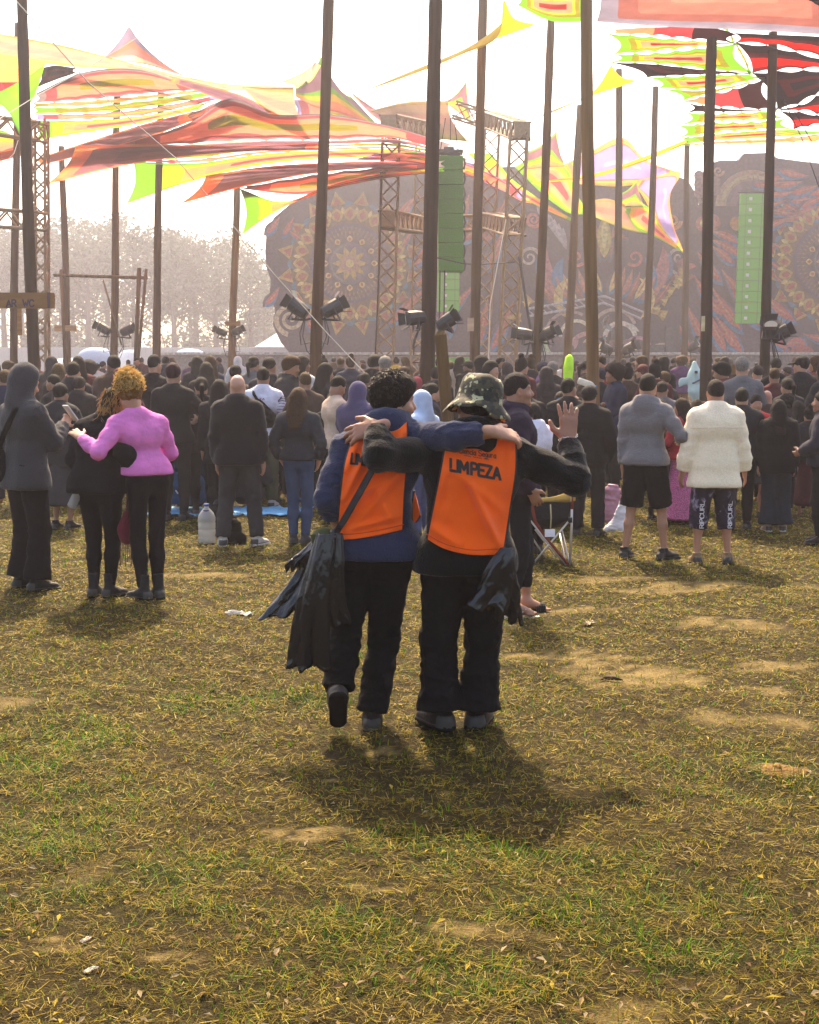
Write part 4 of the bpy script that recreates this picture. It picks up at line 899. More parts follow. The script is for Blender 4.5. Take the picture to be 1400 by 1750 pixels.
sail([(1016, -40), (1150, -60), (1300, -70), (1460, -60)], [(1020, 36), (1130, 44), (1280, 50), (1460, 62)], 'pink', 'large pink framed sail with lilac border at the top right', 6.2, wave=.05)
sail([(1370, -20), (1400, -8), (1440, 0)], [(1372, -6), (1410, 12), (1440, 16)], 'darkm', 'dark sail corner at the very top right', 6.0)

# ------------------------------------------------------------------ trees behind the field at the left
tmat = mat('tree_leaf', attr='Col', rough=.7, spec=.2, trans=.3); bark = mat('tree_bark', (.06, .045, .035), .9, noise=.4, nscale=4, bump=.6, bscale=8)
def tree_meshes(seed, H, W):
    r = random.Random(seed); R_ = np.random.default_rng(seed)
    tk = MB(); tips = []
    tk.tube([A3(0, 0, -.2), A3(.1, 0, H * .25), A3(.15, 0, H * .5), A3(.1, 0, H * .8)], [.26, .19, .13, .05], 8)
    for k in range(15):
        q = .28 + .55 * r.random(); a = r.random() * 6.28; ln = W * (.35 + .5 * r.random()) * (1.1 - .4 * q)
        p0 = A3(.12, 0, H * q); p1 = p0 + A3(math.cos(a) * ln * .5, math.sin(a) * ln * .5, H * .1); p2 = p0 + A3(math.cos(a) * ln, math.sin(a) * ln, H * (.12 + .14 * r.random()))
        tk.tube([p0, p1, p2], [.08, .05, .02], 5); tips += [p2, p1, (p1 + p2) / 2, p2 + A3(0, 0, .6)]
    for k in range(5): tips.append(A3(r.uniform(-1, 1) * W * .6, r.uniform(-1, 1) * W * .6, H * r.uniform(.06, .34)))
    tips += [A3(.1, 0, H * .9), A3(.1, 0, H * .8), A3(-.4, .3, H * .85), A3(.6, -.3, H * .78)]
    tips = np.array(tips); n = 4600
    cl = tips[R_.integers(0, len(tips), n)]; off = R_.normal(0, 1, (n, 3)) * A3(W * .085, W * .085, H * .034)
    c = cl + off; keep = (c[:, 2] < H * 1.02) & (c[:, 2] > H * .01); c = c[keep]; n = len(c)
    s = (.06 + .15 * R_.random(n) ** 1.5)[:, None]; d1 = R_.normal(0, 1, (n, 3)); d1 /= np.linalg.norm(d1, axis=1)[:, None]; d2 = np.cross(d1, R_.normal(0, 1, (n, 3))); d2 /= np.linalg.norm(d2, axis=1)[:, None]
    V = np.stack([c - d1 * s, c - d2 * s * .55, c + d1 * s, c + d2 * s * .55], 1).reshape(-1, 3)
    me = new_mesh('crown', V, np.arange(n * 4).reshape(n, 4), [tmat])
    vcol(me, np.repeat(A3(.042, .068, .045) * (.6 + .9 * R_.random(n))[:, None], 4, 0))
    return tk.mesh('trunk', [bark], True), me
TM = [tree_meshes(50 + i, 10, 5.2) for i in range(4)]
trees = [(a, b, c * 1.05) for a, b, c in [(10, 395, 95), (60, 400, 100), (105, 385, 102), (150, 382, 96), (190, 378, 108), (232, 396, 98), (268, 418, 112), (300, 402, 96), (338, 398, 104), (372, 410, 98), (402, 425, 110), (430, 440, 100), (455, 452, 112), (40, 430, 120), (215, 430, 122), (330, 440, 124), (125, 430, 125), (-30, 390, 98), (480, 470, 116)]]
TL_ = ['at the far left edge', 'behind the dark left pole', 'behind the slender pole with the pale board', 'above the bamboo crossbar', 'behind the left lamp pole', 'right of the left lamp pole', 'behind the bare slender pole', 'right of the bare slender pole', 'in the middle of the right clump', 'left of the crossboard pole', 'behind the crossboard pole', 'above the white marquee', 'touching the painted stage edge', 'in the rear row at far left', 'in the rear row behind the tripod posts', 'in the rear row of the right clump', 'in the rear row above the crossbar', 'cut by the left picture edge', 'behind the painted stage edge']
for i, ((px, py, Y), where) in enumerate(zip(trees, TL_)):
    Y = Y * 1.6; g = P(px, 640, Y); z0 = float(gz(g[0], Y)); h = P(px, py, Y)[2] - z0
    o = empty('tree', A3(g[0], Y, z0), 'hazy leafy tree ' + where, 'tree', 'trees along the edge of the field', rnd.random() * 6.28)
    s = h / 10; o.scale = (s * 1.15, s * 1.15, s)
    tk, cr = TM[i % 4]; link('trunk', tk, o); link('crown', cr, o)
R_ = np.random.default_rng(99); n = 14000
x = R_.uniform(-87, -7, n); z = np.abs(R_.normal(0, 1, n)) ** .8 * (2.6 + 1.5 * np.sin(x * .2) + 1.4 * np.sin(x * .5 + 1)); y = 215 + R_.uniform(0, 7, n)
c = np.stack([x, y, z + gz(x, y)], 1); s = (.3 + .5 * R_.random(n))[:, None]; d1 = R_.normal(0, 1, (n, 3)); d1 /= np.linalg.norm(d1, axis=1)[:, None]; d2 = np.cross(d1, R_.normal(0, 1, (n, 3))); d2 /= np.linalg.norm(d2, axis=1)[:, None]
V = np.stack([c - d1 * s, c - d2 * s * .6, c + d1 * s, c + d2 * s * .6], 1).reshape(-1, 3); me = new_mesh('undergrowth', V, np.arange(n * 4).reshape(n, 4), [tmat]); vcol(me, np.repeat(A3(.042, .066, .045) * (.6 + .8 * R_.random(n))[:, None], 4, 0))
tag(link('undergrowth', me), 'hazy mass of low scrub under the far trees', None, None, 'stuff')
# low scrub and a pale fence behind the crowd
YF = far(78); gA, gB = P(-60, 612, YF), P(470, 612, YF)
root = empty('hoarding_fence', A3(gA[0], YF, float(gz(0, YF))), 'pale grey corrugated hoarding fence behind the left crowd', 'fence')
n = 34; wd = (gB[0] - gA[0]) / n
mb = MB()
for k in range(4): mb.box((wd * (.125 + .25 * k), .03 * (k % 2), 1.5), A3(wd * .12, .015, 1.5))
pm = mb.mesh('panel', [M['obj']])
for i in range(n): link('panel', pm, root, (i * wd, 0, 0), (.42, .40, .40))
# tents and marquee at the left
def dome_tent(px, pyb, pyt, wpx, Y, label, col, col2):
    Y = far(Y); a = P(px, pyb, Y); h = P(px, pyt, Y)[2] - a[2]; r_ = wpx * Y / F / 2
    z0 = float(gz(a[0], Y)); root = empty('tent', A3(a[0], Y, z0), label, 'tent', 'tents behind the left crowd')
    h = P(px, pyt, Y)[2] - z0; v, f = [], []; n, m_ = 16, 8
    for j in range(m_):
        q = j / (m_ - 1)
        for i in range(n):
            an = 6.283 * i / n; s = math.cos(q * 1.5) ** .8 * (1 + .03 * math.cos(4 * an)); v.append((r_ * s * math.cos(an), r_ * .8 * s * math.sin(an), h * (.55 + .45 * math.sin(q * 1.57)) if j else h * .5))
    for j in range(m_ - 1):
        for i in range(n): f.append((j * n + i, j * n + (i + 1) % n, (j + 1) * n + (i + 1) % n, (j + 1) * n + i))
    f.append(tuple(range((m_ - 1) * n, m_ * n)))
    link('tent_roof', new_mesh('tent_roof', v, f, [M['obj']], smooth=True), root, None, col)
    v = [(r_ * math.cos(6.283 * i / n) * k, r_ * .8 * math.sin(6.283 * i / n) * k, z) for k, z in ((1.02, 0), (.995, h * .53)) for i in range(n)]
    f = [(i, (i + 1) % n, n + (i + 1) % n, n + i) for i in range(n)]
    link('tent_wall', new_mesh('tent_wall', v, f, [M['obj']], smooth=True), root, None, col2)
dome_tent(165, 640, 594, 66, 70, 'hazy blue-roofed dome tent left of the lamp pole', (.22, .32, .5), (.55, .55, .58))
dome_tent(222, 640, 598, 40, 72, 'hazy white dome tent right of the lamp pole', (.6, .62, .66), (.6, .6, .62))
dome_tent(325, 640, 596, 60, 70, 'hazy blue and white tent between the bare and crossboard poles', (.34, .44, .62), (.6, .6, .64))
dome_tent(350, 640, 606, 24, 62, 'small blue canopy right of the blue and white tent', (.25, .3, .5), (.3, .34, .5))
dome_tent(120, 650, 612, 76, 55, 'translucent white umbrella tent above the left crowd', (.75, .74, .72), (.7, .68, .66))
YM = far(66); g = P(470, 640, YM); z0 = float(gz(g[0], YM))
root = empty('marquee', A3(g[0], YM, z0), 'white pointed marquee beside the left edge of the stage', 'tent')
hw = 32 * YM / F; hh = P(470, 593, YM)[2] - z0; ht = P(475, 567, YM)[2] - z0
mb = MB(); mb.add([(-hw, 0, 0), (hw, 0, 0), (hw, 0, hh), (-hw, 0, hh), (-hw, 3, 0), (hw, 3, 0), (hw, 3, hh), (-hw, 3, hh)], [(0, 1, 2, 3), (5, 4, 7, 6), (1, 5, 6, 2), (4, 0, 3, 7)]); mb.build('marquee_wall', [M['obj']], root, color=(.5, .46, .47))
mb = MB(); mb.add([(-hw - .1, -.1, hh), (hw + .1, -.1, hh), (hw + .1, 3.1, hh), (-hw - .1, 3.1, hh), (0.1, 1.5, ht)], [(0, 1, 4), (1, 2, 4), (2, 3, 4), (3, 0, 4)]); mb.build('marquee_roof', [M['obj']], root, color=(.75, .73, .72))
# inflatables
g = G(970, 757); h0 = P(970, 606, g[1])[2] - g[2]; z1 = P(970, 655, g[1])[2] - g[2]
mb = MB(); mb.tube([A3(-.02, 0, z1 - .5), A3(-.01, 0, z1), A3(0, 0, h0 * .85), A3(.02, 0, h0 - .06), A3(.04, 0, h0)], [.09, .1, .115, .09, .03], 14)
mb.tube([A3(-.02, 0, 0), A3(-.02, 0, z1 - .48)], .02, 6)
tag(mb.build('inflatable_tube', [M['obj']], None, g, smooth=True, color=(.45, .9, .03)), 'lime green inflatable tube held up above the crowd', 'inflatable')
# ------------------------------------------------------------------ figures: one smooth skin per body, clothes as shells over it
def nrm(v): v = np.asarray(v, float); return v / (np.linalg.norm(v) + 1e-9)
def rc(a, b, ra, rb=None, k=.03, flat=None, clip=None, sub=False):
    a, b = np.asarray(a, float), np.asarray(b, float); rb = ra if rb is None else rb
    m = max(ra, rb) * (max(1, flat[1]) if flat else 1)
    return dict(t='c', a=a, b=b, ra=ra, rb=rb, k=k, flat=flat, clip=clip or [], sub=sub, lo=np.minimum(a, b) - m, hi=np.maximum(a, b) + m)
def ell(c, r, R=None, k=.02, clip=None, sub=False):
    c, r = np.asarray(c, float), np.asarray(r, float); m = r.max()
    return dict(t='e', c=c, r=r, R=np.eye(3) if R is None else R, k=k, clip=clip or [], sub=sub, lo=c - m, hi=c + m)
def prim_d(p, X):
    if p['t'] == 'c':
        ba = p['b'] - p['a']; q = X - p['a']
        if p['flat']:
            n, s = np.asarray(p['flat'][0], np.float32), p['flat'][1]; q = q + n * ((q @ n) * (1 / s - 1))[..., None]; ba = ba + n * ((ba @ n) * (1 / s - 1))
        L2 = ba @ ba + 1e-12; h = np.clip((q @ ba.astype(np.float32)) / L2, 0, 1)
        d = np.sqrt((q * q).sum(-1) - 2 * h * (q @ ba.astype(np.float32)) + h * h * L2 + 1e-12) - (p['ra'] + (p['rb'] - p['ra']) * h)
        if p['flat'] and p['flat'][1] < 1: d = d * max(p['flat'][1], .45)
    else:
        q = (X - p['c']) @ p['R'].astype(np.float32); k0 = np.sqrt(((q / p['r']) ** 2).sum(-1)) + 1e-9; k1 = np.sqrt(((q / p['r'] ** 2) ** 2).sum(-1)) + 1e-9
        d = k0 * (k0 - 1) / k1
    for n, c in p['clip']: d = np.maximum(d, X @ np.asarray(n, np.float32) - c)
    return d.astype(np.float32)
def sdf_mesh(prims, h, clip=()):
    adds = [p for p in prims if not p['sub']]
    lo = np.min([p['lo'] for p in adds], 0) - 3 * h; hi = np.max([p['hi'] for p in adds], 0) + 3 * h
    n = np.ceil((hi - lo) / h).astype(int) + 1
    D = np.full(n, .25, np.float32)
    ax = [(lo[i] + h * np.arange(n[i])).astype(np.float32) for i in range(3)]
    for p in prims:
        pad = max(p['k'] * 1.2, 2 * h) + h
        i0 = np.maximum(0, np.floor((p['lo'] - pad - lo) / h).astype(int)); i1 = np.minimum(n, np.ceil((p['hi'] + pad - lo) / h).astype(int) + 1)
        if (i1 <= i0).any(): continue
        sl = tuple(slice(a, b) for a, b in zip(i0, i1))
        X = np.stack(np.meshgrid(*[ax[i][sl[i]] for i in range(3)], indexing='ij'), -1)
        d = prim_d(p, X); B = D[sl]; k = p['k']
        if p['sub']:
            d = -d; hh = np.clip(.5 - .5 * (B - d) / k, 0, 1) ; D[sl] = B + (d - B) * hh + k * hh * (1 - hh)
        else:
            hh = np.clip(.5 + .5 * (B - d) / k, 0, 1); D[sl] = B + (d - B) * hh - k * hh * (1 - hh)
    if clip:
        X = np.stack(np.meshgrid(*ax, indexing='ij'), -1)
        for nn, c in clip: D = np.maximum(D, X @ np.asarray(nn, np.float32) - c)
    return nets(D, lo, h)
_CO = np.array([(i, j, k) for i in (0, 1) for j in (0, 1) for k in (0, 1)])
_ED = [(a, b) for a in range(8) for b in range(a + 1, 8) if np.abs(_CO[a] - _CO[b]).sum() == 1]
def nets(D, o, h):
    s = D < 0; c = np.zeros(tuple(x - 1 for x in D.shape), np.int8)
    for i, j, k in _CO: c += s[i:i + c.shape[0], j:j + c.shape[1], k:k + c.shape[2]]
    cells = np.argwhere((c > 0) & (c < 8)); m = len(cells); idm = np.full(c.shape, -1, np.int32); idm[tuple(cells.T)] = np.arange(m)
    val = np.stack([D[tuple((cells + q).T)] for q in _CO], 1); acc = np.zeros((m, 3)); cnt = np.zeros(m)
    for a, b in _ED:
        va, vb = val[:, a], val[:, b]; x = (va < 0) != (vb < 0); t_ = np.where(x, va / np.where(x, va - vb, 1), 0)[:, None]
        acc += np.where(x[:, None], _CO[a] + t_ * (_CO[b] - _CO[a]), 0); cnt += x
    V = o + h * (cells + acc / cnt[:, None]); Fs = []
    for axn in range(3):
        e = [slice(None)] * 3; e2 = [slice(None)] * 3; e[axn] = slice(0, -1); e2[axn] = slice(1, None)
        s0, s1 = s[tuple(e)], s[tuple(e2)]; u, w_ = [(1, 2), (2, 0), (0, 1)][axn]
        E = np.argwhere(s0 != s1); E = E[(E[:, u] > 0) & (E[:, w_] > 0) & (E[:, u] < D.shape[u] - 1) & (E[:, w_] < D.shape[w_] - 1)]
        du, dw = np.eye(3, dtype=int)[u], np.eye(3, dtype=int)[w_]
        q = np.stack([idm[tuple((E - du - dw).T)], idm[tuple((E - dw).T)], idm[tuple(E.T)], idm[tuple((E - du).T)]], 1)
        fl = ~s0[tuple(E.T)]; q[fl] = q[fl][:, ::-1]; Fs.append(q)
    return V.astype(np.float32), np.concatenate(Fs)
def wob(V, f, seed):
    r = np.random.default_rng(seed); out = 0
    for k in range(4):
        a, b = nrm(r.normal(size=3)), nrm(r.normal(size=3)); g = f * (1 + .6 * k)
        out = out + np.sin(V @ a * g + 2.2 * np.sin(V @ b * g * .6 + r.random() * 6) + r.random() * 6) / (1 + .5 * k)
    return out / 2.2
def finish(name, V, Fq, mats, amp=0., seed=0, joints=(), fine=0., ffreq=160, zdir=2.2, jr=.13, base=.3):
    me = new_mesh(name, V, Fq, mats, smooth=True)
    if amp or fine:
        nn = np.zeros(len(V) * 3, np.float32); me.vertices.foreach_get('normal', nn); nn = nn.reshape(-1, 3); d = np.zeros(len(V))
        if amp:
            m = np.full(len(V), base)
            for j in joints: m = np.maximum(m, np.exp(-((V - j) ** 2).sum(1) / jr ** 2))
            W = V * np.array((1, 1, zdir)); q = wob(W, 17, seed); rdg = (1 - np.abs(q)) ** 2 - .45
            d += amp * m * (rdg * 1.2 + .5 * wob(W, 38, seed + 1))
        if fine: d += fine * wob(V, ffreq, seed + 2)
        me.vertices.foreach_set('co', (V + nn * d[:, None]).astype(np.float32).ravel()); me.update()
    return me
def ik(a, c, l1, l2, pole):
    a, c = np.asarray(a, float), np.asarray(c, float); d = c - a; L = min(np.linalg.norm(d), (l1 + l2) * .995); u = nrm(d); c = a + u * L
    x = (l1 * l1 - l2 * l2 + L * L) / (2 * L); hgt = math.sqrt(max(0, l1 * l1 - x * x)); p = np.asarray(pole, float); p = nrm(p - u * (p @ u))
    return a + u * x + p * hgt, c
ARM = {'down': ((.235, .03, .80), (.3, -1, 0)), 'front': ((.10, .24, 1.06), (1, -.5, -.3)), 'phone': ((.06, .30, 1.20), (.8, -.3, -1)), 'pocket': ((.215, .06, .93), (1, -1, 0)), 'up': ((.27, .12, 1.82), (1, .2, 0)),
       'cross': ((-.07, .18, 1.20), (1, -.3, -.6)), 'hip': ((.165, .07, 1.04), (1, -.6, 0)), 'drink': ((.05, .20, 1.50), (1, .2, -.6)), 'side': ((.30, .10, .90), (1, -.6, 0))}
def stand(H=1.75, g=1.0, armL='down', armR='down', lean=(0, 0), head=(0, 0, 0), stance=.20, stag=(0, 0), toes=(12, 12), twist=0., seat=None, slump=0.):
    """joints of a standing (or seated) figure facing +Y, origin on the ground between the feet"""
    s = H / 1.75; J = dict(s=s, g=g); q = lambda *v: A3(*v) * s; R = rotz(twist)
    hz = .92 if seat is None else seat / s; dz = hz - .92
    lx, ly = lean; T = lambda x, y, z: A3(x, y, 0) @ R.T * s + A3(lx * (z - .92) / .6, ly * (z - .92) / .6 - slump * max(0, z - 1.2), z + dz) * s
    J['pelvis'], J['waist'], J['chest'], J['neck'] = T(0, 0, .95), T(0, .01, 1.10), T(0, 0, 1.30), T(0, -.005, 1.485)
    J['head'] = T(0, .03, 1.625) + A3(math.sin(head[2]) * .05, 0, 0) * s; J['Rh'] = R @ rotz(head[0]) @ rotx(head[1]) @ roty(head[2])
    for sd, sg in (('L', -1), ('R', 1)):
        J['sh' + sd] = T(sg * .178, -.01, 1.398); J['hip' + sd] = q(sg * .09, 0, hz)
        A = {'L': armL, 'R': armR}[sd]
        if isinstance(A, str): wv, pv = ARM[A]; wv = T(sg * wv[0], wv[1], wv[2]); pv = R @ A3(sg * pv[0], pv[1], pv[2])
        else: wv, pv = T(*A[0]), np.asarray(A[1], float)
        J['el' + sd], J['wr' + sd] = ik(J['sh' + sd], wv, .285 * s, .255 * s, pv); J['hd' + sd] = nrm(J['wr' + sd] - J['el' + sd])
        i = 0 if sd == 'L' else 1
        if seat is None:
            an = q(sg * stance / 2, stag[i], .085); J['kn' + sd], J['an' + sd] = ik(J['hip' + sd], an, .425 * s, .415 * s, (sg * .1, 1, 0))
            a = math.radians(toes[i]) * sg; J['toe' + sd] = A3(math.sin(a), math.cos(a), 0)
    return J
def legs(J, L, R, dirs=((0, 1, 0), (0, 1, 0)), poles=((0, 1, .3), (0, 1, .3))):
    for sd, a, d, p in (('L', L, dirs[0], poles[0]), ('R', R, dirs[1], poles[1])):
        s = J['s']; J['kn' + sd], J['an' + sd] = ik(J['hip' + sd], np.asarray(a, float), .425 * s, .415 * s, p); J['toe' + sd] = nrm(d)
    return J
def hand_prims(w, d, n, s, side, curl=.35, spread=.12, thumb=.6, k=.007):
    """w wrist, d towards the fingers, n out of the back of the hand; side +1 puts the thumb on cross(d, n) side"""
    d = nrm(d); n = nrm(n - d * (np.asarray(n) @ d)); u = np.cross(d, n) * side; P_ = []
    B = lambda x, y, z=0.: w + (u * x + d * y + n * z) * s
    P_.append(rc(B(0, -.03), B(0, .02), .027 * s, .029 * s, .02, (n, .72)))
    for x in (-.027, -.009, .009, .027): P_.append(rc(B(x * .7, .02), B(x, .088 - abs(x) * .15), .018 * s, .0135 * s, .012, (n, .8)))
    for i, (x, L) in enumerate(((.029, .072), (.010, .080), (-.009, .075), (-.027, .058))):
        p = B(x, .088 - abs(x) * .2); a = spread * (x / .028); c = curl * (.7 + .15 * i)
        f = nrm(d + u * a); ang = .15 + c * .35; r0 = .0098
        for j, q in enumerate((.45, .31, .24)):
            dd = f * math.cos(ang) - n * math.sin(ang); e = p + dd * L * q * s; P_.append(rc(p, e, r0 * s, (r0 - .001) * s, k)); p = e; r0 -= .001; ang += c * .75
    p = B(.026, .018); dd = nrm(u * (.55 + .5 * thumb) + d * .75 - n * .15); e = p + dd * .048 * s; P_.append(rc(p, e, .016 * s, .0125 * s, .014)); e2 = e + nrm(dd * .6 + d * .7) * .036 * s; P_.append(rc(e, e2, .0122 * s, .0095 * s, k))
    return P_
def head_prims(J, ears=True, neck=True, face=True):
    c, R, s = J['head'], J['Rh'], J['s']; B = lambda x, y, z: c + R @ A3(x, y, z) * s; E = lambda p, r, k=.02, sub=False: ell(B(*p), A3(*r) * s, R, k * s, sub=sub)
    o = [E((0, -.012, .03), (.074, .093, .092)), E((0, .02, -.03), (.062, .07, .085), .03), rc(B(-.022, .058, -.085), B(.022, .058, -.085), .028 * s, None, .03), rc(B(-.045, -.01, -.06), B(.045, -.01, -.06), .03 * s, None, .03)]
    if face:
        o += [rc(B(0, .082, .012), B(0, .106, -.028), .011 * s, .0155 * s, .012), rc(B(-.011, .095, -.034), B(.011, .095, -.034), .010 * s, None, .008), rc(B(-.035, .075, .026), B(.035, .075, .026), .013 * s, None, .014),
              rc(B(-.018, .082, -.062), B(.018, .082, -.062), .0085 * s, None, .006), rc(B(-.016, .080, -.074), B(.016, .080, -.074), .0095 * s, None, .006), rc(B(-.012, .078, -.098), B(.012, .078, -.098), .017 * s, None, .014)]
        for g in (-1, 1): o += [E((g * .032, .088, .004), (.016, .012, .011), .012, True), E((g * .031, .074, .003), (.012, .012, .010), .004), rc(B(g * .048, .05, -.03), B(g * .04, .066, -.034), .022 * s, None, .02)]
    if ears:
        for g in (-1, 1): o += [ell(B(g * .076, -.004, -.008), A3(.010, .022, .034) * s, R @ rotz(g * -.35), .006), ell(B(g * .084, -.0, -.006), A3(.007, .011, .018) * s, R, .004, sub=True)]
    if neck: o += [rc(B(0, -.025, -.07), J['neck'] + A3(0, 0, -.02), .054 * s, .060 * s, .03)]
    return o
def torso_prims(J, t=0., hem=None, flare=0., k=.07):
    s, g = J['s'], J['g']; tx = nrm(J['shR'] - J['shL']); px = nrm(J['hipR'] - J['hipL'])
    ch, wa, pe, ne = J['chest'], J['waist'], J['pelvis'], J['neck']; shm = (J['shL'] + J['shR']) / 2; r = lambda v: v * s * g + t
    o = [rc(shm - tx * .105 * s + A3(0, 0, -.02) * s, shm + tx * .105 * s + A3(0, 0, -.02) * s, r(.072), None, k * s), rc(ne - A3(0, 0, .02) * s - tx * .03 * s, ne - A3(0, 0, .02) * s + tx * .03 * s, .052 * s + t, None, .06 * s),
         rc(ch - tx * .075 * s * g, ch + tx * .075 * s * g, r(.113), None, k * s), rc(wa - px * .055 * s * g, wa + px * .055 * s * g, r(.103), None, k * s), rc(pe - px * .075 * s * g, pe + px * .075 * s * g, r(.112), None, k * s)]
    for sd in 'LR': o.append(rc(ne + A3(0, 0, -.015) * s, J['sh' + sd], .045 * s + t, .052 * s + t, .05 * s))
    if hem is not None: o.append(rc(A3(pe[0], pe[1], hem + .02) - px * .085 * s * g, A3(pe[0], pe[1], hem + .02) + px * .085 * s * g, r(.118 + flare), None, k * s))
    return o
def arm_prims(J, sd, t=0., upto=1.0, k=.04, puff=0., fore=1.):
    s, g = J['s'], .5 + .5 * J['g']; a, e, w_ = J['sh' + sd], J['el' + sd], J['wr' + sd]; o = []
    if upto <= .5:
        q = a + (e - a) * upto * 2; d = nrm(e - a); o.append(rc(a, q, .052 * s * g + t, .048 * s * g + t * 1.5, k * s, None, [(d, q @ d)]))
    else:
        q = e + (w_ - e) * (upto - .5) * 2; d = nrm(w_ - e); m = (a + e) / 2
        o += [rc(a, m, .054 * s * g + t, .047 * s * g + t, k * s), rc(m, e, .047 * s * g + t, (.040 * s * g + t) * (1 + puff), k * s), rc(e, (e + q) / 2, (.040 * s * g + t) * (1 + puff), (.038 * s * g + t) * fore, .02 * s), rc((e + q) / 2, q, (.038 * s * g + t) * fore, (.028 * s + t) * fore, .02 * s, None, [(d, q @ d)])]
    return o
def leg_prims(J, sd, t=0., upto=1.0, k=.04, wide=1., hemw=1.):
    s, g = J['s'], J['g']; a, e, w_ = J['hip' + sd], J['kn' + sd], J['an' + sd]
    if upto <= .5:
        q = a + (e - a) * upto * 2; d = nrm(e - a); return [rc(a, q, (.084 * s * g + t) * wide, (.076 * s * g + t) * wide * hemw, k * s, None, [(d, q @ d)])]
    q = e + (w_ - e) * (upto - .5) * 2; d = nrm(w_ - e); m = e + (q - e) * .4
    return [rc(a, e, (.084 * s * g + t) * wide, (.056 * s + t) * wide, k * s), rc(e, m, (.054 * s + t) * wide, (.053 * s + t) * wide, .03 * s), rc(m, q, (.053 * s + t) * wide, (.036 * s + t) * wide * hemw, .03 * s, None, [(d, q @ d + .012)])]
def body(J, h, fingers=True, barefoot=False, face=True, ears=True, hn=None, curl=(.35, .35), spread=.12, thumbs=(.6, .6)):
    o = torso_prims(J, -.006) + head_prims(J, ears, True, face)
    for i, sd in enumerate('LR'):
        o += arm_prims(J, sd, -.004) + leg_prims(J, sd, -.008)
        n = (hn or {}).get(sd)
        if n is None: n = A3((1 if sd == 'R' else -1) * .9, -.2, .1); 
        sg = 1 if sd == 'R' else -1
        d = J['hd' + sd]; u = np.cross(nrm(d), nrm(np.asarray(n, float)))
        # thumb side: on a relaxed hand the thumb points forward (+Y)
        want = (J.get('th' + sd) if J.get('th' + sd) is not None else A3(0, 1, .3)); side = 1 if u @ want > 0 else -1
        if fingers: o += hand_prims(J['wr' + sd], d, np.asarray(n, float), J['s'] * J.get('hs', 1.), side, curl[i], spread, thumbs[i])
        else: o.append(rc(J['wr' + sd], J['wr' + sd] + nrm(d) * .10 * J['s'], .028 * J['s'], .030 * J['s'], .02, (nrm(n), .6)))
        if barefoot:
            a = J['an' + sd]; t_ = J['toe' + sd]; s = J['s']
            o += [rc(a + A3(0, 0, -.01) - t_ * .03, a - t_ * .035 + A3(0, 0, -.055) * s, .034 * s, .03 * s), rc(a + t_ * .0, a + t_ * .13 * s + A3(0, 0, -.055) * s, .04 * s, .026 * s, .03, (np.cross(t_, (0, 0, 1)), 1.25))]
            x = np.cross(t_, (0, 0, 1))
            for q in range(5): b0 = a + t_ * (.13 - .006 * q) * s + x * (.035 - .018 * q) * s * (-1 if sd == 'R' else 1) + A3(0, 0, -.062) * s; o.append(rc(b0, b0 + t_ * (.045 - .005 * q) * s, (.013 - .001 * q) * s, (.011 - .001 * q) * s, .008))
        else:
            a = J['an' + sd]; t_ = J['toe' + sd]; o.append(rc(a, a + t_ * .08 * J['s'] + A3(0, 0, -.04) * J['s'], .034 * J['s'], .028 * J['s'], .02))
    return sdf_mesh(o, h)
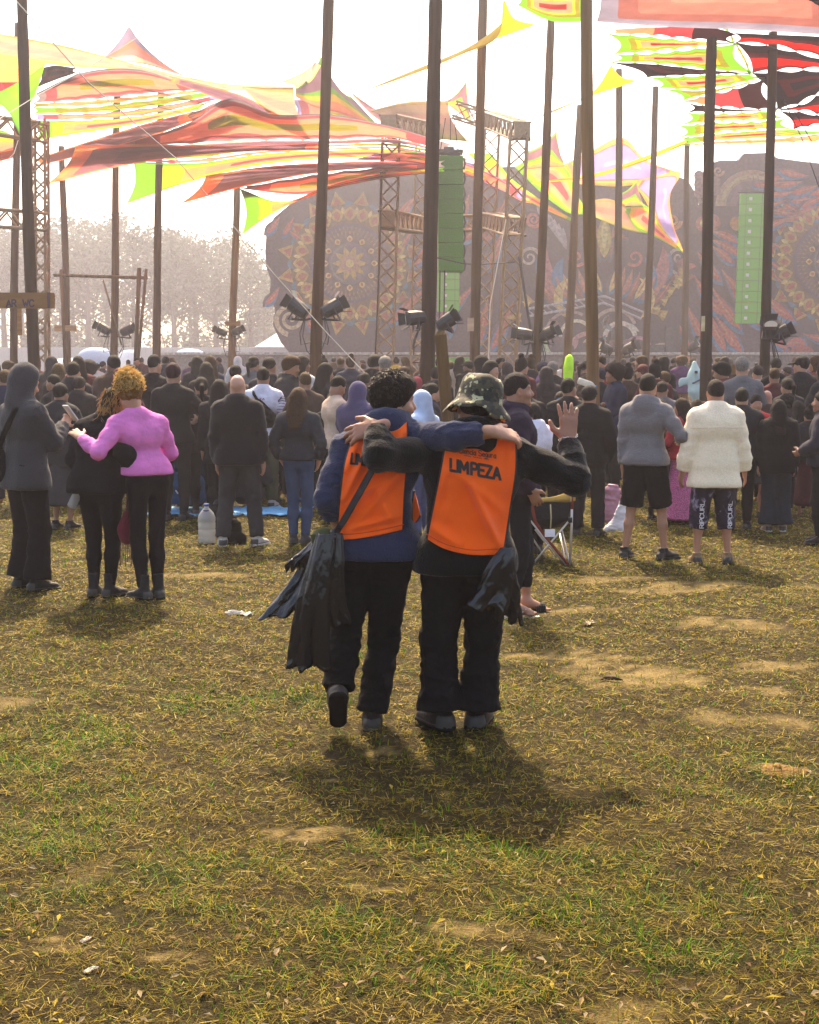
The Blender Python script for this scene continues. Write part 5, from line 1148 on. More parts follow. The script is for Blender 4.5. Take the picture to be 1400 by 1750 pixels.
def hair_prims(J, style):
    c, R, s = J['head'], J['Rh'], J['s']; B = lambda x, y, z: c + R @ A3(x, y, z) * s
    def cl(n, d): n = R @ nrm(n); return (n, n @ c + d * s)
    base = [cl((0, .75, -.66), .030), cl((0, 0, -1), .100)]
    o = []
    th = dict(short=.009, thick=.022, curly=.014, fade=.008, long=.018, bun=.012, pony=.012, afro=.05, big=.03, braids=.010, shave=.003).get(style, .012)
    if style == 'fade':
        o = [ell(B(0, -.010, .036), A3(.078, .097, .098) * s, R, .01, [cl((0, .5, -.86), -.004)]), ell(B(0, -.012, .03), A3(.0765, .0955, .0945) * s, R, .01, base)]
    elif style == 'shave': o = [ell(B(0, -.012, .03), A3(.077, .096, .095) * s, R, .01, base)]
    else: o = [ell(B(0, -.014, .032), A3(.074 + th, .093 + th, .092 + th) * s, R, .01, base)]
    if style == 'thick': o += [ell(B(0, .02, .085), A3(.075, .085, .05) * s, R, .03, [cl((0, .75, -.66), .05)])]
    if style == 'curly':
        rr = random.Random(3)
        for i in range(26): a, e = rr.random() * 6.28, rr.uniform(.15, 1.4); o.append(ell(B(.078 * math.cos(a) * math.cos(e), -.012 + .096 * math.sin(a) * math.cos(e), .045 + .086 * math.sin(e)), A3(.022, .022, .018) * s, R, .02, [cl((0, .75, -.66), .045)]))
    if style == 'long':
        for x in (-.05, 0, .05): o.append(rc(B(x, -.07, .02), B(x * 1.25, -.105, -.16), .045 * s, .05 * s, .03)); o.append(rc(B(x * 1.25, -.105, -.16), J['chest'] + A3(x * .9, -.15, .02) * s, .05 * s, .022 * s, .03))
        for x in (-1, 1): o.append(rc(B(x * .075, -.02, .0), B(x * .085, -.05, -.17), .03 * s, .035 * s, .03))
    if style == 'bun': o += [ell(B(0.01, -.04, .145), A3(.042, .042, .036) * s, R, .015), rc(B(-.03, -.085, -.04), B(.03, -.085, -.04), .03 * s, None, .03)]
    if style == 'pony': o += [rc(B(0, -.10, .05), B(0, -.15, .0), .025 * s, .035 * s, .02), rc(B(0, -.15, .0), B(0, -.14, -.2), .035 * s, .015 * s, .02)]
    if style == 'afro': o += [ell(B(0, -.03, .045), A3(.125, .13, .115) * s, R, .03, [cl((0, .75, -.66), .03)])]
    if style == 'big':
        o = []; rr = random.Random(9)
        o.append(ell(B(0, -.02, .05), A3(.104, .118, .118) * s, R, .02, [cl((0, .8, -.6), .025), cl((0, .1, -1), .085)]))
        o.append(ell(B(0, -.03, .11), A3(.095, .098, .07) * s, R, .03, [cl((0, .8, -.6), .045)]))
    if style == 'cap':
        fz = R @ A3(0, 0, 1.); cz = (c + R @ A3(0, 0, .022) * s) @ fz
        o = [ell(B(0, -.012, .04), A3(.088, .108, .098) * s, R, .01, [(-fz, -cz)]), rc(B(0, .09, .035), B(0, .15, .022), .07 * s, .055 * s, .01, (fz, .14)), ell(B(0, -.014, .02), A3(.079, .098, .09) * s, R, .01, base)]
    if style == 'braids':
        for i in range(7):
            x = -.06 + .02 * i
            pts = [B(x * 1.1, .065 - abs(x) * .4, .085 - abs(x) * .5), B(x * 1.15, .0, .128 - abs(x) * .7), B(x * 1.1, -.08, .10 - abs(x) * .5), B(x * .7, -.112, .01), B(x * .5, -.10, -.08)]
            for p, q in zip(pts, pts[1:]): o.append(rc(p, q, .0085 * s, None, .004))
    return o
def hood_prims(J, up, t):
    c, R, s, ne = J['head'], J['Rh'], J['s'], J['neck']; B = lambda x, y, z: c + R @ A3(x, y, z) * s; o = []
    tx = nrm(J['shR'] - J['shL']); fy = np.cross(A3(0, 0, 1), tx)
    if up:
        n = R @ nrm((0, 1, .05)); cp = [(n, n @ c + .058 * s)]
        o += [ell(B(0, -.022, .03), A3(.107, .125, .128) * s, R, .03, cp), rc(B(0, -.04, -.03), ne + A3(0, 0, -.01) - fy * .03 * s, .10 * s, .11 * s, .04, None, cp), ell(B(0, .085, -.005), A3(.066, .06, .10) * s, R, .02, sub=True)]
    else:
        pts = []
        for i in range(13):
            a = math.radians(-60 + 300 * i / 12) ; pts.append(ne + (tx * .088 * math.cos(a) + fy * (-.085 * math.sin(a) + .005) + A3(0, 0, J.get('hoodz', .012) + .03 * max(0, math.sin(a)))) * s)
        for p, q in zip(pts, pts[1:]): o.append(rc(p, q, .034 * s, None, .02))
        o += [ell(ne + (-fy * .085 + A3(0, 0, -.035)) * s, A3(.115, .055, .085) * s, np.stack([tx, fy, (0, 0, 1)], 1), .03)]
    return o
_SHOES = {}
def shoe_mesh(kind):
    if kind in _SHOES: return _SHOES[kind]
    hi = .10 if kind == 'boot' else .01
    o = [rc((0, -.045, -.045), (0, .02, -.035), .041, .043, .03), rc((0, .0, -.03), (.004, .14, -.06), .046, .036, .03, ((0, 0, 1), .95)), rc((0, -.01, -.03), (0, -.01, .02 + hi), .04, .042, .02, None, [((0, 0, 1), .02 + hi)]),
         rc((0, -.045, -.075), (.004, .155, -.075), .045, .043, .012, ((0, 0, 1), .42))]
    if kind == 'skate': o.append(rc((0, -.03, -.05), (0, .12, -.055), .05, .046, .03))
    V, f = sdf_mesh(o, .007, [((0, 0, -1), .088)])
    me = finish('shoe', V, f, [M['shoe'], M['soleW'] if kind == 'white' else M['sole']], .003, 3, [A3(0, .05, -.03)])
    me.materials.append(M['heel']); me.materials.append(M['lace'])
    C_ = V[f].mean(1); zc, yc, xc = C_[:, 2], C_[:, 1], C_[:, 0]
    mi = np.where(zc < -.064, 1, np.where((yc < -.035) & (zc < -.012) | (np.abs(zc + .058) < .005), 2, np.where((np.abs(xc) < .02) & (yc > .03) & (np.sin(yc * 420) > .2) & (zc > -.055), 3, 0)))
    me.polygons.foreach_set('material_index', mi.astype(np.int32)); _SHOES[kind] = me
    return me
def put_shoe(root, an, toe, kind, col, s, pitch=0., roll=0.):
    o = link('shoe', shoe_mesh(kind), root, an, col); R = frame(toe) @ rotx(pitch) @ roty(roll); o.rotation_euler = Matrix(R.tolist()).to_euler(); o.scale = (s, s, s); return o
def wrap(name, J, root, prims, h, mats, col, clip=(), amp=.006, seed=0, joints=(), **kw):
    V, f = sdf_mesh(prims, h, clip); return link(name, finish(name, V, f, mats, amp, seed, joints, **kw), root, None, col)
def figure(root, J, h, skin, hair=None, top=None, bottom=None, shoes=None, fingers=True, face=True, seed=0, barefoot=False, bodykw={}):
    """body + hair + top + bottom + shoes as children of root; returns the objects by name"""
    O = {}; s = J['s']; hb, h = h, h * 1.42
    V, f = body(J, hb, fingers, barefoot, face, **bodykw); O['body'] = link('body', finish('body', V, f, [M['skin']]), root, None, skin)
    if hair:
        st, hc = hair; o = hair_prims(J, st)
        fine = dict(curly=.0045, big=.012, afro=.010, short=.001, thick=.0015, fade=.001, long=.003, bun=.003).get(st, .0015); V, f = sdf_mesh(o, min(hb, .013))
        O['hair'] = link('hair', finish('hair', V, f, [M['hair']], fine=fine, ffreq=dict(curly=210, big=85, afro=100).get(st, 180), seed=seed + 5), root, None, hc)
    if top:
        t = top.get('t', .02); hem = J['pelvis'][2] + (top.get('hem', .90) - .95) * s; sl = top.get('sleeve', .97); px = nrm(J['hipR'] - J['hipL'])
        o = torso_prims(J, t, hem, top.get('flare', 0.))
        for sd in 'LR':
            if sl > 0: o += arm_prims(J, sd, t, sl, puff=top.get('puff', 0), fore=top.get('fore', 1.))
        if top.get('hood'): o += hood_prims(J, top['hood'] == 'up', t)
        if top.get('collar'): o += [rc(J['neck'] + A3(0, -.005, -.01), J['neck'] + A3(0, .0, .045) * s, .062 * s + t * .6, .066 * s + t * .5, .03, None, [((0, 0, 1), J['neck'][2] + .05 * s)])]
        j = [J['elL'], J['elR'], (J['elL'] + J['wrL']) / 2, (J['elR'] + J['wrR']) / 2, J['shL'], J['shR'], J['pelvis']]
        O['top'] = wrap(top.get('name', 'jacket'), J, root, o, h, [M[top.get('mat', 'cloth')]], top['col'], [((0, 0, -1), -hem)], top.get('amp', .008), seed, j)
    if bottom:
        t = bottom.get('t', .014); kd = bottom.get('kind', 'trousers'); wz = J['pelvis'][2] + .09 * s; o = [p for p in torso_prims(J, t * .7)[2:5]]
        if kd == 'skirt':
            z1 = bottom.get('to', .45) * s; pe = J['pelvis']; o += [rc(pe, A3(pe[0], pe[1], z1), .13 * s, bottom.get('w', .22) * s, .05, None, [((0, 0, -1), -z1)])]
        else:
            up = bottom.get('upto', .5 if kd == 'shorts' else .97)
            for sd in 'LR': o += leg_prims(J, sd, t, up, wide=bottom.get('wide', 1.), hemw=bottom.get('hemw', 1.))
        j = [J['knL'], J['knR'], J['anL'], J['anR'], (J['knL'] + J['anL']) / 2, (J['knR'] + J['anR']) / 2]
        O['bottom'] = wrap(kd, J, root, o, h, [M[bottom.get('mat', 'cloth')]], bottom['col'], [((0, 0, 1), wz)], bottom.get('amp', .007), seed + 3, j, base=.35)
    if shoes and not barefoot:
        for sd in 'LR': put_shoe(root, J['an' + sd], J['toe' + sd], shoes[0], shoes[1], s, J.get('pitch' + sd, 0.))
    return O
def put_person(feet, top_py, yaw, label, group=None, cat='person'):
    """empty at the ground point under pixel feet, returns (root, height so that the head reaches top_py)"""
    g = G(*feet) if len(feet) == 2 else np.asarray(feet[2]); z = P(feet[0], top_py, g[1])[2]
    return empty('person', g, label, cat, group, math.radians(-yaw)), z - g[2]
# ------------------------------------------------------------------ the two cleaners in orange vests
SK1, SK2, SK3 = (.38, .19, .12), (.26, .125, .075), (.15, .07, .042)
BLK, CHAR, NAVY = (.0045, .0042, .005), (.014, .013, .015), (.022, .028, .062)
vmat = mat('vest_mesh_orange', (1.0, .115, .002), .75, noise=.10, nscale=7, bump=.25, bscale=220, spec=.2, sheen=.2)
seamm = mat('vest_seam', (.55, .05, .002), .8)
pipm = mat('vest_black_piping', (.012, .01, .012), .7)
def pj(root, **kw): return {k: P(*v) - root for k, v in kw.items()}
def bvh_of(objs, root):
    V, Fq, b = [], [], 0
    for o in objs:
        me = o.data; v = np.zeros(len(me.vertices) * 3, np.float32); me.vertices.foreach_get('co', v); v = v.reshape(-1, 3) + root
        V.append(v); Fq += [tuple(i + b for i in p.vertices) for p in me.polygons]; b += len(v)
    return BVHTree.FromPolygons([Vector(p) for p in np.concatenate(V).astype(float)], Fq)
CAMP = Vector((0, 0, CAMH))
def cast(bvh, px, py):
    d = Vector(ray(px, py)).normalized(); h = bvh.ray_cast(CAMP, d); return (h[3] if h[0] is not None else None), d
def pl_at(poly, q):
    poly = np.asarray(poly, float); return spline(poly, 101)[int(round(q * 100))] if len(poly) > 1 else poly[0]
def vest(root_o, root, objs, left, right, top, bot, seed, folds, off=.012):
    bvh = bvh_of(objs, root); nu, nv = 46, 64
    Lc, Rc, Tc, Bc = spline(left, nv), spline(right, nv), spline(top, nu), spline(bot, nu)
    u = np.linspace(0, 1, nu)[:, None, None]; v = np.linspace(0, 1, nv)[None, :, None]
    pxy = (1 - u) * Lc[None] + u * Rc[None] + (1 - v) * Tc[:, None] + v * Bc[:, None] - ((1 - u) * (1 - v) * Lc[0] + u * (1 - v) * Rc[0] + (1 - u) * v * Lc[-1] + u * v * Rc[-1])
    D = np.full((nu, nv), np.nan); front = np.full((nu, nv), np.nan); dirs = np.zeros((nu, nv, 3))
    for i in range(nu):
        for j in range(nv):
            h, d = cast(bvh, *pxy[i, j]); dirs[i, j] = d
            if h is not None: D[i, j] = h
    for _ in range(200):                                            # fill what hangs past the body
        bad = np.isnan(D)
        if not bad.any(): break
        Q = np.pad(D, 1, constant_values=np.nan); st = np.stack([Q[:-2, 1:-1], Q[2:, 1:-1], Q[1:-1, :-2], Q[1:-1, 2:]])
        with np.errstate(all='ignore'):
            import warnings; warnings.simplefilter('ignore'); m = np.nanmean(st, 0)
        D = np.where(bad, m, D)
    T = D - off; W = T.copy()
    for _ in range(40):
        Q = np.pad(W, 1, mode='edge'); W = np.minimum((Q[:-2, 1:-1] + Q[2:, 1:-1] + Q[1:-1, :-2] + Q[1:-1, 2:] + W) / 5, T)
    for (a, b_, w_, amp) in folds:                                  # tension folds as soft ridges
        a, b_ = np.array(a, float), np.array(b_, float); ba = b_ - a; q = pxy - a; h = np.clip((q @ ba) / (ba @ ba), 0, 1); dd = np.linalg.norm(q - h[..., None] * ba, axis=-1)
        W -= 3.2 * amp * np.exp(-(dd / w_) ** 2) * np.sin(np.pi * np.clip(h * .9 + .1, 0, 1)) ** .5
    V = np.array(CAMP) + dirs * W[..., None] - root
    W2 = np.zeros_like(V)
    for i in range(nu):
        for j in range(nv):
            p = V[i, j] + root; h = bvh.ray_cast(Vector((p[0], p[1] + 3, p[2])), Vector((0, -1, 0)))
            y = h[0][1] + off if h[0] is not None and h[0][1] > p[1] + .05 else p[1] + .16
            W2[i, j] = (p[0], y, p[2])
    for _ in range(12):
        Q = np.pad(W2, ((1, 1), (1, 1), (0, 0)), mode='edge'); W2[..., 1] = np.maximum(((Q[:-2, 1:-1] + Q[2:, 1:-1] + Q[1:-1, :-2] + Q[1:-1, 2:]) / 4)[..., 1], W2[..., 1])
    W2 = W2 - root
    idx = np.arange(nu * nv).reshape(nu, nv); f1 = np.stack([idx[:-1, :-1], idx[:-1, 1:], idx[1:, 1:], idx[1:, :-1]], -1).reshape(-1, 4)
    f2 = f1[:, ::-1] + nu * nv
    jj = np.broadcast_to(np.arange(nu - 1)[:, None], (nu - 1, nv - 1)).ravel(); mi = ((jj < 1) | (jj > nu - 3)).astype(int)
    me = new_mesh('vest', np.concatenate([V.reshape(-1, 3), W2.reshape(-1, 3)]), np.concatenate([f1, f2]), [vmat, pipm], np.concatenate([mi, mi]), smooth=True)
    o = link('vest', me, root_o); md = o.modifiers.new('cloth', 'SOLIDIFY'); md.thickness = .004
    mb = MB(); mb.tube([V[i, nv - 4] + A3(0, -.001, 0) for i in range(nu)], .0022, 5); mb.build('hem_seam', [seamm], root_o, smooth=True)
    vb = BVHTree.FromPolygons([Vector(p) for p in (V.reshape(-1, 3) + root)], [tuple(map(int, q)) for q in f1])
    return o, vb
def print_on(vb, root_o, root, text, p0, p1, hpx, wpx, name='lettering', lift=.0035, slant=0.):
    pl, wd = strokes(text, 1.0); p0, p1 = np.array(p0, float), np.array(p1, float); ax = (p1 - p0) / wd
    def fn(u, v):
        x, y = p0 + ax * u + np.array((slant * v, -hpx * v)); h, d = cast(vb, x, y)
        return np.array(CAMP) + np.array(d) * ((h if h is not None else 6.0) - lift) - root
    # stroke width is in text units across and up alike, so letters are drawn in a square space
    k = np.linalg.norm(ax) / hpx
    pl2 = [[(a * k, b_) for a, b_ in q] for q in pl]
    mb = stroke_mesh(pl2, lambda a, b_: fn(a / k, b_), wpx / hpx, .08); return mb.build(name, [pipm], root_o)
# --- left cleaner
gL = G(605, 1249); rootL = empty('person', gL, 'man in orange vest over navy hoodie with black bin bags at his hip', 'person')
Y0 = gL[1] + .02
J = dict(s=.985, g=1.02, hs=1.1)
J.update(pj(gL, pelvis=(640, 935, Y0), waist=(641, 868, Y0 - .01), chest=(645, 802, Y0), neck=(660, 716, Y0 + .01), head=(673, 685, Y0 + .05), shL=(592, 768, Y0), elL=(558, 852, Y0 - .10), wrL=(576, 896, Y0 - .02),
    shR=(708, 748, Y0 - .01), elR=(782, 745, Y0 - .215), wrR=(846, 738, Y0 - .235), hipL=(606, 950, Y0), hipR=(670, 950, Y0), knL=(590, 1090, Y0 - .01), anL=(577, 1180, Y0 - .14), knR=(656, 1092, Y0 + .06), anR=(636, 1219, Y0)))
J['hoodz'] = -.022; J['Rh'] = rotz(-1.18) @ rotx(-.06) @ roty(.05); J['toeL'] = nrm((-.06, .66, -.75)); J['toeR'] = nrm((.02, 1, 0))
J['hdL'] = nrm((.15, .35, -.9)); J['hdR'] = nrm((.90, .42, -.20)); J['thR'] = A3(0, 1, 0)
JL = J
OL = figure(rootL, J, .007, SK1, ('thick', (.016, .011, .008)), dict(name='hoodie', t=.017, hem=.90, hood='down', col=(.024, .030, .066), sleeve=.84, amp=.012, puff=.12, mat='fleece', flare=.01),
            dict(name='trousers', t=.016, wide=1.03, hemw=1.4, col=(.0042, .004, .005), amp=.013), ('sneaker', (.014, .010, .007)), seed=2, bodykw=dict(hn=dict(R=nrm((.15, -.55, .8)), L=nrm((-1, -.3, 0))), curl=(.4, .55)))
oV, vbL = vest(rootL, gL, [OL['top']], [(604, 737), (588, 790), (580, 850), (574, 922)], [(697, 720), (697, 780), (692, 850), (690, 905)], [(604, 737), (628, 741), (652, 738), (676, 736), (697, 720)], [(574, 922), (605, 921), (650, 914), (690, 905)], 1,
    [((615, 745), (590, 810), 7, .010), ((632, 760), (585, 860), 7, .012), ((650, 790), (582, 905), 9, .013), ((690, 800), (600, 905), 8, .008), ((640, 835), (680, 905), 9, .007), ((596, 905), (690, 880), 5, .006), ((690, 740), (665, 790), 6, .007), ((660, 820), (610, 850), 6, .007)])
print_on(vbL, rootL, gL, 'LIMPEZA', (600, 792), (658, 799), 17, 4.0, slant=2)
# loose front flap of the vest at his side
mb = MB(); pts = [(708, 838), (705, 860), (705, 893), (712, 892), (719, 880), (714, 856)]
n = len(pts); v = [P(x, y, Y0 + .02 + .02 * (i % 2)) - gL for i, (x, y) in enumerate(pts)] + [P(x, y, Y0 + .14) - gL for x, y in pts]
mb.add(v, [tuple(range(n - 1, -1, -1)), tuple(range(n, 2 * n))] + [(i, (i + 1) % n, n + (i + 1) % n, n + i) for i in range(n)]); mb.build('vest_flap', [vmat], rootL, smooth=False)
mb = MB(); vp = [np.array(q) for q in v[:n]]; mb.tube([vp[0], vp[1], vp[2], vp[3], vp[4]], .005, 6); mb.build('flap_piping', [pipm], rootL)
# crossbody strap lying on the vest
mb = MB(); A_, B_ = [], []
for i in range(30):
    q = i / 29; x, y = 668 + (572 - 668) * q, 745 + (916 - 745) * q; nx, ny = .872 * 5.2, -.49 * 5.2 * -1
    for lst, sg in ((A_, -1), (B_, 1)):
        h, d = cast(vbL, x + sg * 4.4, y + sg * 2.6); h = h if h is not None else (Y0 - .14) / d[1]; lst.append(np.array(CAMP) + np.array(d) * (h - .012) - gL)
mb.add(A_ + B_, [(i, i + 1, 30 + i + 1, 30 + i) for i in range(29)]); o = mb.build('strap', [pipm], rootL); md = o.modifiers.new('t', 'SOLIDIFY'); md.thickness = .006
# --- right cleaner
gR = G(783, 1251); rootR = empty('person', gR, 'man in orange vest and camouflage bucket hat, waving, seen from behind', 'person')
Y1 = gR[1] + .03
J = dict(s=.99, g=1.08, hs=1.14)
J.update(pj(gR, pelvis=(795, 945, Y1), waist=(800, 880, Y1), chest=(806, 815, Y1), neck=(814, 738, Y1), head=(813, 697, Y1 + .03), shL=(742, 776, Y1), elL=(648, 779, Y1 - .20), wrL=(645, 729, Y1 - .09),
    shR=(880, 778, Y1), elR=(984, 822, Y1 + .03), wrR=(971, 752, Y1 + .20), hipL=(763, 958, Y1), hipR=(828, 958, Y1), knL=(749, 1098, Y1 + .02), anL=(753, 1214, Y1), knR=(826, 1098, Y1 + .07), anR=(815, 1213, Y1 + .06)))
J['Rh'] = rotz(.06) @ rotx(-.12) @ roty(.12); J['toeL'] = nrm((-.55, .83, 0)); J['toeR'] = nrm((.3, .95, 0))
J['hdL'] = nrm((-.93, .16, -.26)); J['hdR'] = nrm((.03, .10, 1)); J['thR'] = A3(-1, 0, 0); J['thL'] = A3(0, 1, 0)
JR = J
OR_ = figure(rootR, J, .007, (.30, .13, .08), ('short', (.012, .009, .008)), dict(name='hoodie', t=.027, hem=.86, hood='down', col=BLK, sleeve=.95, amp=.009, puff=.04, fore=1.0, mat='fleece'),
             dict(name='trousers', t=.028, wide=1.0, hemw=1.75, col=(.0042, .004, .005), amp=.017), ('skate', (.013, .009, .011)), seed=8, bodykw=dict(hn=dict(R=nrm((.12, -1, .1)), L=nrm((-.2, -.80, .55))), curl=(.40, .10), spread=.22, thumbs=(.5, 1.1)))
oV, vbR = vest(rootR, gR, [OR_['top']], [(758, 768), (752, 800), (740, 860), (728, 920)], [(884, 747), (884, 800), (874, 870), (862, 948)], [(758, 768), (792, 767), (818, 768), (836, 773), (847, 764), (854, 745), (884, 747)], [(728, 920), (755, 936), (795, 947), (862, 948)], 2,
    [((760, 805), (735, 920), 7, .009), ((805, 830), (855, 935), 6, .012), ((790, 815), (870, 880), 8, .006), ((775, 790), (768, 815), 5, .006), ((735, 900), (790, 935), 9, .009), ((875, 760), (868, 800), 6, .005), ((820, 850), (850, 940), 14, .006), ((770, 850), (745, 925), 10, .005)])
print_on(vbR, rootR, gR, 'LIMPEZA', (770.5, 804), (858, 820), 19.5, 4.9)
print_on(vbR, rootR, gR, 'Ciencia Segura', (785, 774), (849, 783.5), 9.5, 1.5, 'logo_lettering')
pl = [[(793 + 3.1 * i, 778.3 + .55 * i), (794.3 + 3.1 * i, 777.2 + .55 * i), (795.2 + 3.1 * i, 779.5 + .55 * i)] for i in range(14) if i not in (4, 10)]
def fn(x, y):
    h, d = cast(vbR, x, y); return np.array(CAMP) + np.array(d) * ((h or 6) - .003) - gR
stroke_mesh(pl, fn, .7, 1.).build('tagline_print', [pipm], rootR)
# bracelet of chain links at the raised wrist
wr = JR['wrR'] + A3(0, 0, .01); mb = MB()
br = MB()
for i in range(22):
    a = 6.283 * i / 22; p = wr + A3(.041 * math.cos(a), .030 * math.sin(a), .008 * math.sin(2 * a) + .012 * math.cos(a)); tdir = nrm((-.041 * math.sin(a), .030 * math.cos(a), 0)); R = frame(tdir)
    ring = [p + R @ A3(.006 * math.cos(b_) * (1 if i % 2 else .35), .0085 * math.sin(b_), .006 * math.cos(b_) * (.35 if i % 2 else 1)) for b_ in np.linspace(0, 6.283, 9)]
    br.tube(ring, .0019, 5)
tag(br.build('bracelet', [mat('silver', (.7, .68, .66), .25, 1.0)], None, gR, smooth=True), 'silver chain bracelet on the raised wrist', 'bracelet')
# bucket hat with camouflage print
cm = bpy.data.materials.new('camouflage_cotton'); cm.use_nodes = True; t = cm.node_tree; b = t.nodes['Principled BSDF']; b.inputs['Roughness'].default_value = .85
tc = N(t, 'ShaderNodeTexCoord'); o = tc.outputs['Object']
def warp(sc, off):
    mp = N(t, 'ShaderNodeMapping'); mp.inputs['Location'].default_value = off; t.links.new(o, mp.inputs[0]); return noise(t, mp.outputs[0], sc, 2.5, .45)
def step(v, th):
    m = N(t, 'ShaderNodeMath', operation='GREATER_THAN'); t.links.new(v, m.inputs[0]); m.inputs[1].default_value = th; return m.outputs[0]
c = mixc(t, step(warp(30, (0, 0, 0)), .52), (.022, .020, .013), (.055, .045, .022))
c = mixc(t, step(warp(27, (3, 1, 7)), .55), c, (.008, .008, .007)); c = mixc(t, step(warp(28, (9, 4, 2)), .60), c, (.33, .33, .19))
t.links.new(c, b.inputs['Base Color'])
hc, hR = JR['head'] + A3(.012, 0, .002), rotz(.05) @ rotx(-.16) @ roty(.20)
hat = MB(); prof = [(.0, .155), (.045, .152), (.078, .143), (.097, .120), (.105, .085), (.110, .045), (.113, .025), (.128, .006), (.146, -.016), (.158, -.038), (.155, -.041), (.141, -.020), (.108, .020)]
n = 44; v, f = [], []
rr = random.Random(4)
for j, (r_, z) in enumerate(prof):
    for i in range(n):
        a = 6.283 * i / n; fl = max(0, min(1, (.03 - z) / .08))
        wv = fl * (.018 * math.sin(3 * a + .8) + .009 * math.sin(7 * a)); k = 1 + fl * .09 * math.sin(2 * a + .5) + .012 * math.sin(5 * a + j)
        v.append(hR @ A3(r_ * k * math.cos(a) * .98, r_ * k * math.sin(a) * 1.1 - .01, z + wv + (.006 * math.sin(4 * a + 1) if .1 < z < .15 else 0)) + hc)
for j in range(len(prof) - 1):
    for i in range(n): f.append((j * n + i, j * n + (i + 1) % n, (j + 1) * n + (i + 1) % n, (j + 1) * n + i))
tag(link('bucket_hat', new_mesh('bucket_hat', v, f, [cm], smooth=True), None, gR), 'camouflage bucket hat with tilted floppy brim', 'hat')

# curls standing off the left cleaner's hair
mb = MB(); rr = random.Random(77); hc0, Rh0 = JL['head'], JL['Rh']
for i in range(260):
    a, e = rr.random() * 6.283, rr.uniform(-.2, 1.5); d = A3(math.cos(a) * math.cos(e), math.sin(a) * math.cos(e), math.sin(e))
    p = A3(.093 * d[0], -.014 + .112 * d[1], .036 + .110 * d[2])
    if .75 * p[1] - .66 * p[2] > .006 or p[2] < -.07 or (p[1] > .03 and p[2] < .03): continue
    u = frame(Rh0 @ nrm(d)); L = rr.uniform(.004, .011); q0 = rr.random() * 6; pts = []
    for q in range(5): w_ = q0 + q * 1.6; pts.append(hc0 + Rh0 @ p + (u[:, 1] * L * q / 4) + (u[:, 0] * math.cos(w_) + u[:, 2] * math.sin(w_)) * .006)
    mb.tube(pts, [.0026, .0026, .0024, .002, .001], 4, caps=False)
o = mb.build('curls', [mat('dark_curls', (.022, .015, .011), .6, spec=.3)], rootL, smooth=True); o['kind'] = 'stuff'
# --- bin liners: thin creased plastic hanging in pleats
def liner(root, base, top, bot, wt, wb, label, seed, n=9, flat=.42, skew=0., ragged=.03):
    r = random.Random(seed); rg = np.random.default_rng(seed); top, bot = np.asarray(top), np.asarray(bot); nu, nv = 44, 26; V = np.zeros((nv, nu, 3)); ph = rg.random(6) * 6
    for j in range(nv):
        q = j / (nv - 1); c = top + (bot - top) * q + A3(.02 * math.sin(q * 5 + ph[0]) * q, .015 * math.sin(q * 4 + ph[1]), 0); hw = wt + (wb - wt) * (q ** .75)
        for i in range(nu):
            a = 6.283 * i / nu; pl = math.sin(n * a + ph[2] + .8 * math.sin(3 * q + ph[3])) + .6 * math.sin((n // 2) * a + ph[4] - 2 * q); k = 1 + (.08 + .09 * q) * pl
            V[j, i] = c + A3(hw * k * math.cos(a), hw * flat * (k + .25 * pl * q) * math.sin(a), skew * hw * math.cos(a) * q + (ragged * math.sin(5 * a + ph[5]) * q ** 6))
    V += rg.normal(0, .0042, V.shape) * np.linspace(.4, 1.2, nv)[:, None, None]
    W = V.copy(); W[1:-1] = (V[:-2] + 2 * V[1:-1] + V[2:]) / 4; V = W
    idx = np.arange(nu * nv).reshape(nv, nu); f = np.stack([idx[:-1], np.roll(idx[:-1], -1, 1), np.roll(idx[1:], -1, 1), idx[1:]], -1).reshape(-1, 4)
    me = new_mesh('bin_bag', V.reshape(-1, 3), f, [M['plastic']]); o = link('bin_bag', me, None, base); md = o.modifiers.new('s', 'SUBSURF'); md.levels = md.render_levels = 1
    md = o.modifiers.new('t', 'SOLIDIFY'); md.thickness = .003; return tag(o, label, 'bin bag', 'black bin bags hanging from the cleaners')
W_ = lambda x, y, d=0.: P(x, y, Y0 - .2 + d) - gL
liner(rootL, gL, W_(562, 915, .03), W_(496, 1048, .04), .035, .112, 'black bin liner splayed out to the left of the navy hoodie', 31, n=5, skew=.22, ragged=.012)
liner(rootL, gL, W_(558, 912, -.05), W_(523, 1142, -.05), .04, .088, 'longest black bin liner hanging in the middle of the bunch', 33, n=5, ragged=.015)
liner(rootL, gL, W_(566, 912, .02), W_(566, 1068, .04), .045, .080, 'black bin liner lying flat against the trouser leg', 35, n=7, flat=.35, ragged=.01)
liner(rootL, gL, W_(553, 918, .0), W_(512, 966, .0), .035, .052, 'crumpled upper fold of black bin liner beside the hip', 36, n=5, skew=.3)
V, f = sdf_mesh([rc(W_(538, 915, -.02), W_(556, 912, -.02), .022, .026, .02), rc(W_(540, 925, -.02), W_(556, 926, -.02), .024, .026, .02)], .006)
tag(link('cloth_wad', finish('cloth_wad', V, f, [M['cloth']], .006, 3, (), base=1), None, gL, (.06, .065, .03)), 'folded olive green cloth on top of the bin bags', 'cloth')
W2_ = lambda x, y, d=0.: P(x, y, Y1 - .22 + d) - gR
liner(rootR, gR, W2_(866, 936), W2_(838, 1040), .022, .105, 'crumpled black bin bag swinging at the right hip of the waving man', 37, n=5, skew=-.22, ragged=.02)
liner(rootR, gR, W2_(868, 940, .03), W2_(862, 1058, .03), .03, .055, 'narrow tail of black bin bag behind the swinging one', 39, n=5, skew=-.1)
